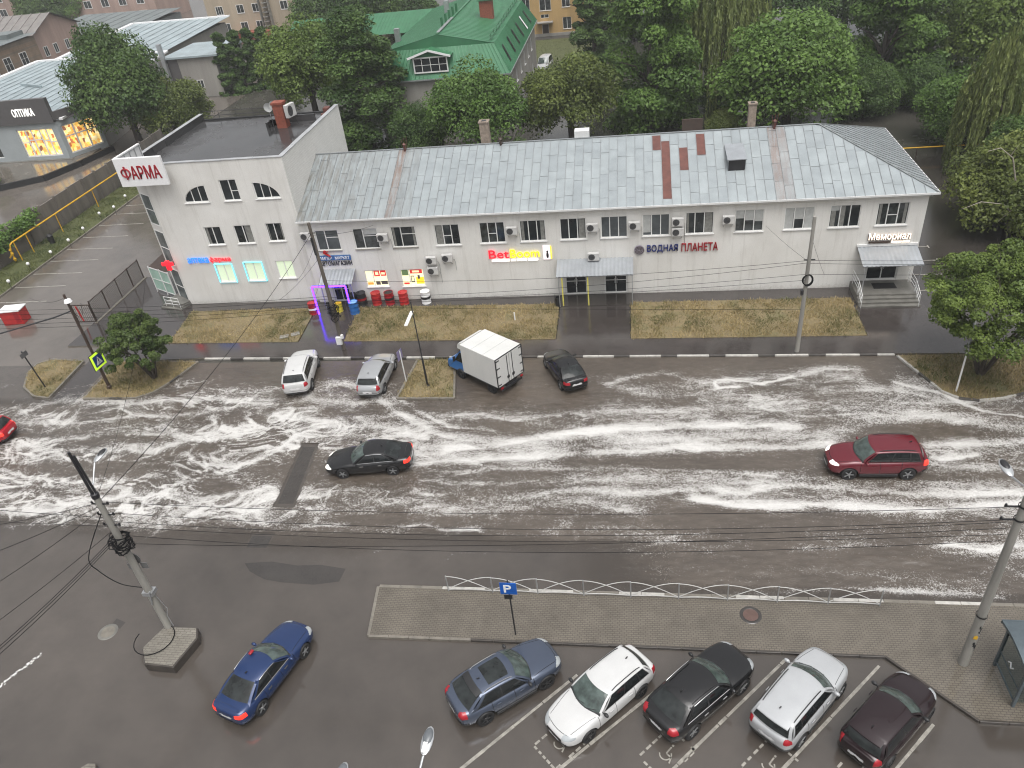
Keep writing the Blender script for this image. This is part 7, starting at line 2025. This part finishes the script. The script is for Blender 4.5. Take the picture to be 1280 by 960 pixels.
for i in range(8):
    a0, a1 = i / 8 * PI / 2, (i + 1) / 8 * PI / 2
    f = lambda a: (1.6 + .5 * math.cos(a), 2.35 + .55 * math.sin(a))
    (xa, za), (xb, zb) = f(a0), f(a1)
    mb.face([(xa, -.95, za), (xa, .95, za), (xb, .95, zb), (xb, -.95, zb)])
    for sy in (-.95, .95): mb.face([(1.6, sy, 2.35), (xa, sy, za), (xb, sy, zb)])
mb.build('wind_deflector', boxm, tk, bevel=.03)
mb = MB()
for x in (-.5, .55): mb.box(x - .012, x + .012, -1.13, 1.13, 2.9, 2.912)
mb.build('roof_seam', M['blind'], tk, smooth=False)
# ---------------------------------------------------------------- trees
def leaf_mesh(name, C_, N_, tint, size, mat_, rs, droop=None):
    n = len(C_)
    N_ = N_ + rs.normal(0, .55, (n, 3)); N_ /= np.linalg.norm(N_, axis=1, keepdims=True) + 1e-9
    R_ = rs.normal(0, 1, (n, 3)) if droop is None else np.tile(np.array([[0, 0, 1.0]]), (n, 1)) + rs.normal(0, .12, (n, 3))
    T = R_ - N_ * (R_ * N_).sum(1, keepdims=True); T /= np.linalg.norm(T, axis=1, keepdims=True) + 1e-9
    B = np.cross(N_, T)
    s = size * rs.uniform(.6, 1.4, (n, 1)); wd = .62 if droop is None else droop
    v = np.stack([C_ - T * s, C_ + B * s * wd - N_ * s * .15, C_ + T * s, C_ - B * s * wd - N_ * s * .15], 1)
    me = bpy.data.meshes.new(name); nv = n * 4
    me.vertices.add(nv); me.vertices.foreach_set('co', v.reshape(-1))
    me.loops.add(nv); me.loops.foreach_set('vertex_index', np.arange(nv))
    me.polygons.add(n); me.polygons.foreach_set('loop_start', np.arange(0, nv, 4)); me.polygons.foreach_set('loop_total', np.full(n, 4))
    me.attributes.new('tint', 'FLOAT', 'POINT').data.foreach_set('value', np.repeat(np.clip(tint, 0, 1), 4).astype(np.float32))
    me.update(); me.materials.append(mat_)
    return me
def crown(name, mat_, seed, shape='round', R_=5.0, Hh=4.5, lobes=70, per=280, size=.2, jag=0):
    rs = np.random.RandomState(seed); C_, N_, T_ = [], [], []
    for i in range(lobes):
        d = rs.normal(0, 1, 3); d /= np.linalg.norm(d)
        if shape == 'round':
            if d[2] < -.55: d[2] *= -.6
            f = rs.uniform(.45, .8) + jag * rs.uniform(-.1, .34); c = d * np.array([R_, R_, Hh]) * f; lr = R_ * rs.uniform(.2 - .1 * jag, .34 - .12 * jag) * (1.25 - .5 * jag * f)
        elif shape == 'tall':
            t = rs.rand(); wz = R_ * (math.sin(PI * min(1, .18 + .78 * t)) ** .8); a = rs.uniform(0, 2 * PI); f = rs.uniform(.4, .78)
            c = np.array([math.cos(a) * wz * f, math.sin(a) * wz * f, -Hh + 2 * Hh * t]); lr = R_ * rs.uniform(.2, .34); d = np.array([math.cos(a), math.sin(a), .3])
        elif shape == 'column':
            t = rs.rand() ** .9; wz = R_ * (1 - t ** 3) ** .5 * min(1, .6 + 2 * t); a = rs.uniform(0, 2 * PI); f = rs.uniform(.3, .75)
            c = np.array([math.cos(a) * wz * f, math.sin(a) * wz * f, -Hh + 2 * Hh * t]); lr = R_ * rs.uniform(.25, .4) * (1 - .5 * t)
        elif shape == 'cone':
            t = rs.rand() ** 1.2; wz = R_ * (1 - t) ** .8; a = rs.uniform(0, 2 * PI); f = rs.uniform(.35, .85)
            c = np.array([math.cos(a) * wz * f, math.sin(a) * wz * f, -Hh + 2 * Hh * t]); lr = max(.35, R_ * rs.uniform(.16, .28) * (1 - .5 * t))
        n = int(per * rs.uniform(.7, 1.3))
        q = rs.normal(0, 1, (n, 3)); q /= np.linalg.norm(q, axis=1, keepdims=True)
        q[:, 2] = np.where(rs.rand(n) < .7, np.abs(q[:, 2]), q[:, 2])
        rad = lr * rs.uniform(.72, 1.08, (n, 1)) * np.array([1, 1, .8])
        C_.append(c + q * rad); N_.append(q * .8 + np.array([0, 0, .5]))
        T_.append(np.clip(rs.normal(.45, .2) + rs.normal(0, .16, n), 0, 1))
    return leaf_mesh(name, np.concatenate(C_), np.concatenate(N_), np.concatenate(T_), size, mat_, rs)
def willow_crown(name, mat_, seed, R_=5, Hh=6, strands=260):
    rs = np.random.RandomState(seed); C_, N_, T_ = [], [], []
    for i in range(strands):
        a = rs.uniform(0, 2 * PI); r = R_ * math.sqrt(rs.uniform(.05, 1)); z = Hh * (math.sqrt(max(0, 1 - (r / R_) ** 2)) * .8 + .1) + rs.normal(0, .4)
        Ls = rs.uniform(.5, 1.0) * Hh * (.55 + .75 * r / R_); n = int(Ls * 16)
        t = np.sort(rs.rand(n)); out = np.sqrt(t) * .5
        x = (r + out) * math.cos(a) + rs.normal(0, .06, n); y = (r + out) * math.sin(a) + rs.normal(0, .06, n)
        C_.append(np.stack([x, y, z - t * Ls], 1)); N_.append(np.tile([[math.cos(a), math.sin(a), .25]], (n, 1)))
        T_.append(np.clip(rs.normal(.5, .22) + rs.normal(0, .1, n), 0, 1))
    return leaf_mesh(name, np.concatenate(C_), np.concatenate(N_), np.concatenate(T_), .22, mat_, rs, .3)
def trunk_mesh(h, r, limbs, spread, seed, top=.6):
    rr = random.Random(seed); mb = MB(); z = 0; pts = [V((0, 0, -.1))]; 
    for i in range(4): pts.append(V((rr.gauss(0, .04) * h * .15, rr.gauss(0, .04) * h * .15, h * (i + 1) / 4)))
    mb.tube(pts, [r * 1.25, r, r * .85, r * .65, r * .35], 8)
    for i in range(limbs):
        a = 2 * PI * i / limbs + rr.uniform(-.4, .4); z0 = h * rr.uniform(.35, .8); e = V((math.cos(a) * spread * rr.uniform(.5, .9), math.sin(a) * spread * rr.uniform(.5, .9), z0 + spread * rr.uniform(.3, .9)))
        b = V((0, 0, z0)); mb.tube([b, b.lerp(e, .5) + V((0, 0, spread * .12)), e], [r * .45, r * .28, r * .08], 6)
    return mb.mesh(M['bark'])
_S, _P = .135, 1.9
_c = crown
def crown_f(name, mat_, seed, shape, R_, Hh, lobes, per, size=.2): return _c(name, mat_, seed, shape, R_, Hh, lobes, int(per * _P), size * _S / .2)
PROTO = dict(
    round_a=crown_f('crown', M['leaf_dark'], 1, 'round', 5, 4.6, 80, 260), round_b=crown_f('crown', M['leaf'], 2, 'round', 5, 4.4, 74, 260), round_c=crown_f('crown', M['leaf'], 3, 'round', 5, 5.2, 84, 240),
    light=crown_f('crown', M['leaf_light'], 4, 'round', 5, 4.6, 70, 250), olive=crown_f('crown', M['leaf_olive'], 5, 'round', 5, 4.2, 78, 260),
    tall=crown_f('crown', M['leaf'], 6, 'tall', 4.6, 8, 110, 260), tall_dark=crown_f('crown', M['leaf_dark'], 7, 'tall', 4.6, 8, 100, 250),
    column=crown_f('crown', M['leaf_dark'], 8, 'column', 1.5, 4.6, 90, 170, .17), cone=crown_f('crown', M['leaf_dark'], 9, 'cone', 4.2, 9, 120, 200, .22),
    willow=willow_crown('crown', M['leaf_willow'], 10), willow_b=willow_crown('crown', M['leaf_willow'], 12, 5, 6.5, 300))
NATR = dict(round_a=5, round_b=5, round_c=5, light=5, olive=5, tall=4.6, tall_dark=4.6, column=1.5, cone=4.2, willow=5, willow_b=5)
TRK = {}
def tree(px, py, Yd, rpx, proto, label, name='tree', zs=1.0, group='trees behind the shops', kind_trunk=0):
    """crown centre on the surveyed sight line at depth Yd; radius from its size there"""
    c = atY(px, py, Yd); dist = (c - V((0, 0, CH))).dot(FWD); R_ = rpx * 1.1 * dist / FPX
    if c.z < R_ * .55: c.z = R_ * .55
    t = thing(name, label, 'tree', (c.x, c.y, 0), rnd.uniform(0, 6), group)
    s = R_ / NATR[proto]
    o = link('crown', PROTO[proto], t); o.location = (0, 0, c.z); o.scale = (s, s, s * zs)
    me = trunk_mesh(max(1.5, c.z + .3 * R_), .06 * R_ + .05, 7, R_ * .9, int(px + py))
    link('trunk', me, t)
    return t
# left group, around the black roof
tree(150, 112, 96, 58, 'round_a', 'dense dark round tree between the pharmacy roof and the lit shop', zs=1.25)
tree(212, 140, 98, 45, 'olive', 'smaller yellow green tree in front of the big dark round tree')
for k, (px, py, r, yy) in enumerate(((288, 100, 19, 122), (305, 97, 19, 123), (322, 95, 19, 124), (339, 93, 19, 125), (356, 80, 15, 132))):
    tree(px, py, yy, r, 'column', 'narrow dark columnar evergreen, %s in the row behind the black roof' % ('first', 'second', 'third', 'fourth', 'last and farthest')[k], 'columnar_tree', .85, 'row of columnar evergreens')
tree(383, 90, 96, 56, 'light', 'bright yellow green tree rising behind the brick chimney', zs=1.1)
tree(452, 112, 88, 61, 'tall_dark', 'dark tall tree between the bright green one and the mansard building', zs=.72)
tree(594, 138, 82, 58, 'round_b', 'round mid green tree before the grey wall under the green roof', zs=1.05)
tree(712, 128, 84, 56, 'olive', 'broad olive green tree right of the narrow yard', zs=1.1)
tree(812, 78, 90, 64, 'tall', 'tall full green tree rising above the roof hatch', zs=1.05)
tree(742, 20, 118, 42, 'cone', 'dark conifer like tree standing by the ochre house', 'conifer', .85)
tree(868, 48, 104, 42, 'willow', 'weeping willow with hanging yellow green strands, nearer the tall tree', 'willow', 1.5, 'weeping willows')
tree(902, 52, 98, 52, 'willow_b', 'weeping willow with hanging strands, nearer the broad dome tree', 'willow', 1.4, 'weeping willows')
tree(988, 98, 86, 82, 'round_c', 'broad dome shaped tree behind the thin brick chimney', zs=.95)
tree(1105, 62, 96, 64, 'tall', 'tall loose tree behind the hip end of the roof', zs=.95)
tree(1160, 40, 104, 56, 'tall_dark', 'tall dark tree between the loose tree and the light one')
tree(1205, 138, 80, 52, 'round_b', 'mid green bushy tree at the back of the dark yard')
tree(1248, 40, 96, 62, 'light', 'light green tree high at the edge behind the yard', zs=1.2)
tree(1262, 150, 72, 56, 'willow_b', 'drooping olive willow over the right side of the yard', 'willow', 1.4, 'weeping willows')
tree(1268, 262, 60, 72, 'olive', 'large yellow green tree with bare white branches at the yard', zs=1.0)
# the wall of trees farther back
for k, (px, py, yy, r, pr, lab) in enumerate((
    (455, 14, 150, 46, 'round_a', 'dark tree above the left wing of the green roof'), (405, 12, 165, 40, 'round_a', 'dark tree beside the grey annex far back'),
    (510, 4, 160, 40, 'tall_dark', 'dark tree over the ridge of the green wing'),
    (700, -30, 165, 44, 'round_b', 'tree crown far above the ochre house'), (790, -20, 140, 52, 'tall_dark', 'dark tree far behind the tall green one'),
    (855, -15, 135, 46, 'tall_dark', 'dark tree between the tall tree and the willows, far back'), (990, 0, 128, 58, 'tall_dark', 'dark tree rising behind the broad dome tree'),
    (1060, -10, 130, 56, 'round_a', 'dark crown behind the tall loose tree'), (1130, -20, 130, 60, 'round_b', 'green crown far behind the tall dark tree'),
    (1210, -30, 125, 60, 'round_a', 'dark crown far behind the light green tree'), (1290, 60, 110, 56, 'tall_dark', 'dark tree beyond the light green one behind the yard'),
    (55, 8, 205, 34, 'round_a', 'tree far behind the gabled house roof'), (95, 6, 208, 24, 'round_b', 'small tree far behind the gable of the brown house'), (20, -4, 215, 30, 'round_a', 'farthest tree crown above the ribbed grey roof'),
    (900, 120, 96, 26, 'round_a', 'low dark bush like tree under the willow strands'), (1080, 135, 90, 38, 'round_a', 'low dark tree in the shade left of the hip corner'), (1150, 130, 92, 34, 'round_a', 'low dark tree at the head of the dark yard'),
    (524, 168, 84, 34, 'round_a', 'dark low tree filling the gap before the grey wall'), (650, 195, 78, 20, 'round_b', 'small bush at the roof edge by the narrow yard'), (905, 160, 84, 22, 'olive', 'brownish bush behind the ridge board'))):
    tree(px, py, yy, r, pr, lab, zs=1.1)
tree(1290, 190, 66, 50, 'round_a', 'dark filling tree behind the yellow green one at the yard edge')
# bare pale branches of the yellow-green tree
o = thing('bare_branch', 'pale bare branches sticking out of the yellow green tree', 'branch', atY(1256, 200, 57) * 1.0)
mb = MB(); mb.tube([(-1.4, -.3, .8), (-.6, -.3, 1.0), (.4, -.2, .2), (1.1, 0, -1.6)], [.02, .03, .045, .06], 6); mb.tube([(.2, -.25, .4), (.4, -.5, 1.2)], [.03, .012], 5)
mb.tube([(-2.2, -.4, -3.4), (-1.0, -.4, -2.9), (.6, -.3, -3.2), (1.4, 0, -4)], [.015, .03, .04, .05], 6); mb.tube([(1.6, -.3, -3.3), (.4, -.6, -4.4)], [.03, .012], 5)
mb.build('branch', simple('pale_bark', (.3, .27, .22), .8), o)
# yard ivy on the wall
rs_ = np.random.RandomState(77)
def ivy():
    n = 5200; y = rs_.uniform(58, 66.5, n); z = np.clip(rs_.normal(2.3, .55, n), .6, 3.2); x = -60.0 + rs_.normal(.1, .35, n) + .3 * np.sin(y * 1.3)
    keep = z > 1.2 + 1.2 * np.abs(y - 61) / 5
    C_ = np.stack([x, y, z], 1)[keep]; return leaf_mesh('ivy', C_, np.tile([[.6, -.2, .8]], (len(C_), 1)), rs_.rand(len(C_)), .13, M['leaf'], rs_)
tag(link('ivy', ivy()), 'green ivy spilling over the concrete panel wall', 'ivy')
def shrub(p, r, label, mat_, seed, size=.13, lobes=26, per=170, h=1.0):
    t = thing('shrub', label, 'shrub', p); me = crown('foliage', mat_, seed, 'round', r, r * h, lobes, per, size); o = link('foliage', me, t); o.location = (0, 0, r * h * .7); link('stem', trunk_mesh(r, .05, 4, r * .6, seed), t)
shrub((-78.5, 82.8, .2), 1.5, 'yellowish shrub on the bank under the lit shop', M['leaf_light'], 31)
shrub((-81.5, 82.0, .2), 1.3, 'dark shrub on the bank under the lit shop', M['leaf_dark'], 32)
# near trees with finer leaves
def near_tree(base, label, cz, R_, Hh, mat_, seed, lobes, per, size, limbs, tr, name='tree', lean=(0, 0), jag=1.0):
    t = thing(name, label, 'tree', base, 0)
    me = crown('crown', mat_, seed, 'round', R_, Hh, lobes, per, size, jag); o = link('crown', me, t); o.location = (lean[0], lean[1], cz)
    rr = random.Random(seed); mb = MB()
    for k in range(limbs):
        a = 2 * PI * k / limbs; e = V((lean[0] + math.cos(a) * R_ * .6, lean[1] + math.sin(a) * R_ * .6, cz + Hh * rr.uniform(-.1, .6)))
        b = V((.06 * math.cos(a), .06 * math.sin(a), -.1)); mb.tube([b, b.lerp(e, .35) + V((0, 0, .25)), b.lerp(e, .7) + V((0, 0, .3)), e], [tr, tr * .75, tr * .5, tr * .15], 7)
    mb.build('trunk', M['bark'], t)
    for k in range(12):
        a = rr.uniform(0, 2 * PI); q = R_ * rr.uniform(.1, .8); b = V((lean[0] + q * math.cos(a), lean[1] + q * math.sin(a), cz + Hh * rr.uniform(.2, .5)))
        mb = MB(); mb.tube([b, b + V((rr.uniform(-.2, .2), rr.uniform(-.2, .2), Hh * .4)), b + V((rr.uniform(-.4, .4), rr.uniform(-.4, .4), Hh * rr.uniform(.55, .8)))], [.02, .013, .005], 5); mb.build('branch', M['bark'], t)
    return t
near_tree(V((-33.4, 40.4, .12)), 'small bushy tree on the dry grass island by the crossing sign', 2.75, 2.3, 2.4, leaf('leaf_near', (.04, .07, .018), (.115, .16, .045)), 41, 105, 260, .075, 9, .08, lean=(-.35, 0))
near_tree(V((19.9, 39.8, .12)), 'spreading green tree with several stems on right lawn corner', 4.3, 4.1, 3.1, leaf('leaf_near_bright', (.06, .1, .02), (.16, .22, .05)), 42, 160, 330, .085, 6, .12, lean=(.3, .5))
# ---------------------------------------------------------------- rain haze, sky and light
hz = MB(); hz.box(-425, 405, -115, 525, -1.2, 34)
o = hz.build('haze', None, smooth=False) if False else None
t = bpy.data.materials.new('haze'); t.use_nodes = True
nt = t.node_tree
for n_ in list(nt.nodes):
    if n_.type == 'BSDF_PRINCIPLED': nt.nodes.remove(n_)
pv = nt.nodes.new('ShaderNodeVolumePrincipled'); pv.inputs['Color'].default_value = (.9, .91, .92, 1); pv.inputs['Density'].default_value = HAZE; pv.inputs['Anisotropy'].default_value = .2
nt.links.new(pv.outputs[0], nt.nodes['Material Output'].inputs['Volume'])
o = hz.build('haze', t, smooth=False)
struct(o, 'stuff'); o['label'] = 'thin grey rain haze over the whole place'

w = bpy.data.worlds.new('World'); sc.world = w; w.use_nodes = True
wn = w.node_tree; bg = wn.nodes['Background']
sky = wn.nodes.new('ShaderNodeTexSky'); sky.sky_type = 'NISHITA'; sky.sun_disc = False
SUN_EL, SUN_AZ = RAD(70), RAD(155)      # behind the viewer, to the right
sky.sun_elevation = SUN_EL; sky.sun_rotation = SUN_AZ; sky.air_density = 1.0; sky.dust_density = 6.0; sky.ozone_density = 1.0
hs = wn.nodes.new('ShaderNodeHueSaturation'); hs.inputs['Saturation'].default_value = .12
wn.links.new(sky.outputs[0], hs.inputs['Color']); wn.links.new(hs.outputs[0], bg.inputs['Color'])
bg.inputs['Strength'].default_value = .13
sd = bpy.data.lights.new('sun', 'SUN'); sd.energy = .95; sd.angle = RAD(50); sd.color = (1, .97, .93)
so = bpy.data.objects.new('sun', sd); COL.objects.link(so)
sdir = V((math.sin(SUN_AZ) * math.cos(SUN_EL), math.cos(SUN_AZ) * math.cos(SUN_EL), math.sin(SUN_EL)))
so.rotation_euler = sdir.to_track_quat('Z', 'Y').to_euler(); so.location = (0, 0, 60)
vs = sc.view_settings
vs.view_transform = 'Standard'; vs.look = 'None'; vs.gamma = 1; vs.use_curve_mapping = False; vs.exposure = EXPOSURE
sc.render.engine = 'CYCLES'
cy = sc.cycles
cy.max_bounces = 6; cy.diffuse_bounces = 3; cy.glossy_bounces = 3; cy.transparent_max_bounces = 12; cy.transmission_bounces = 4; cy.volume_bounces = 0
cy.volume_step_rate = 4
cy.use_denoising = True
cy.filter_width = 1.1
cy.caustics_reflective = False; cy.caustics_refractive = False
cy.sample_clamp_indirect = 6
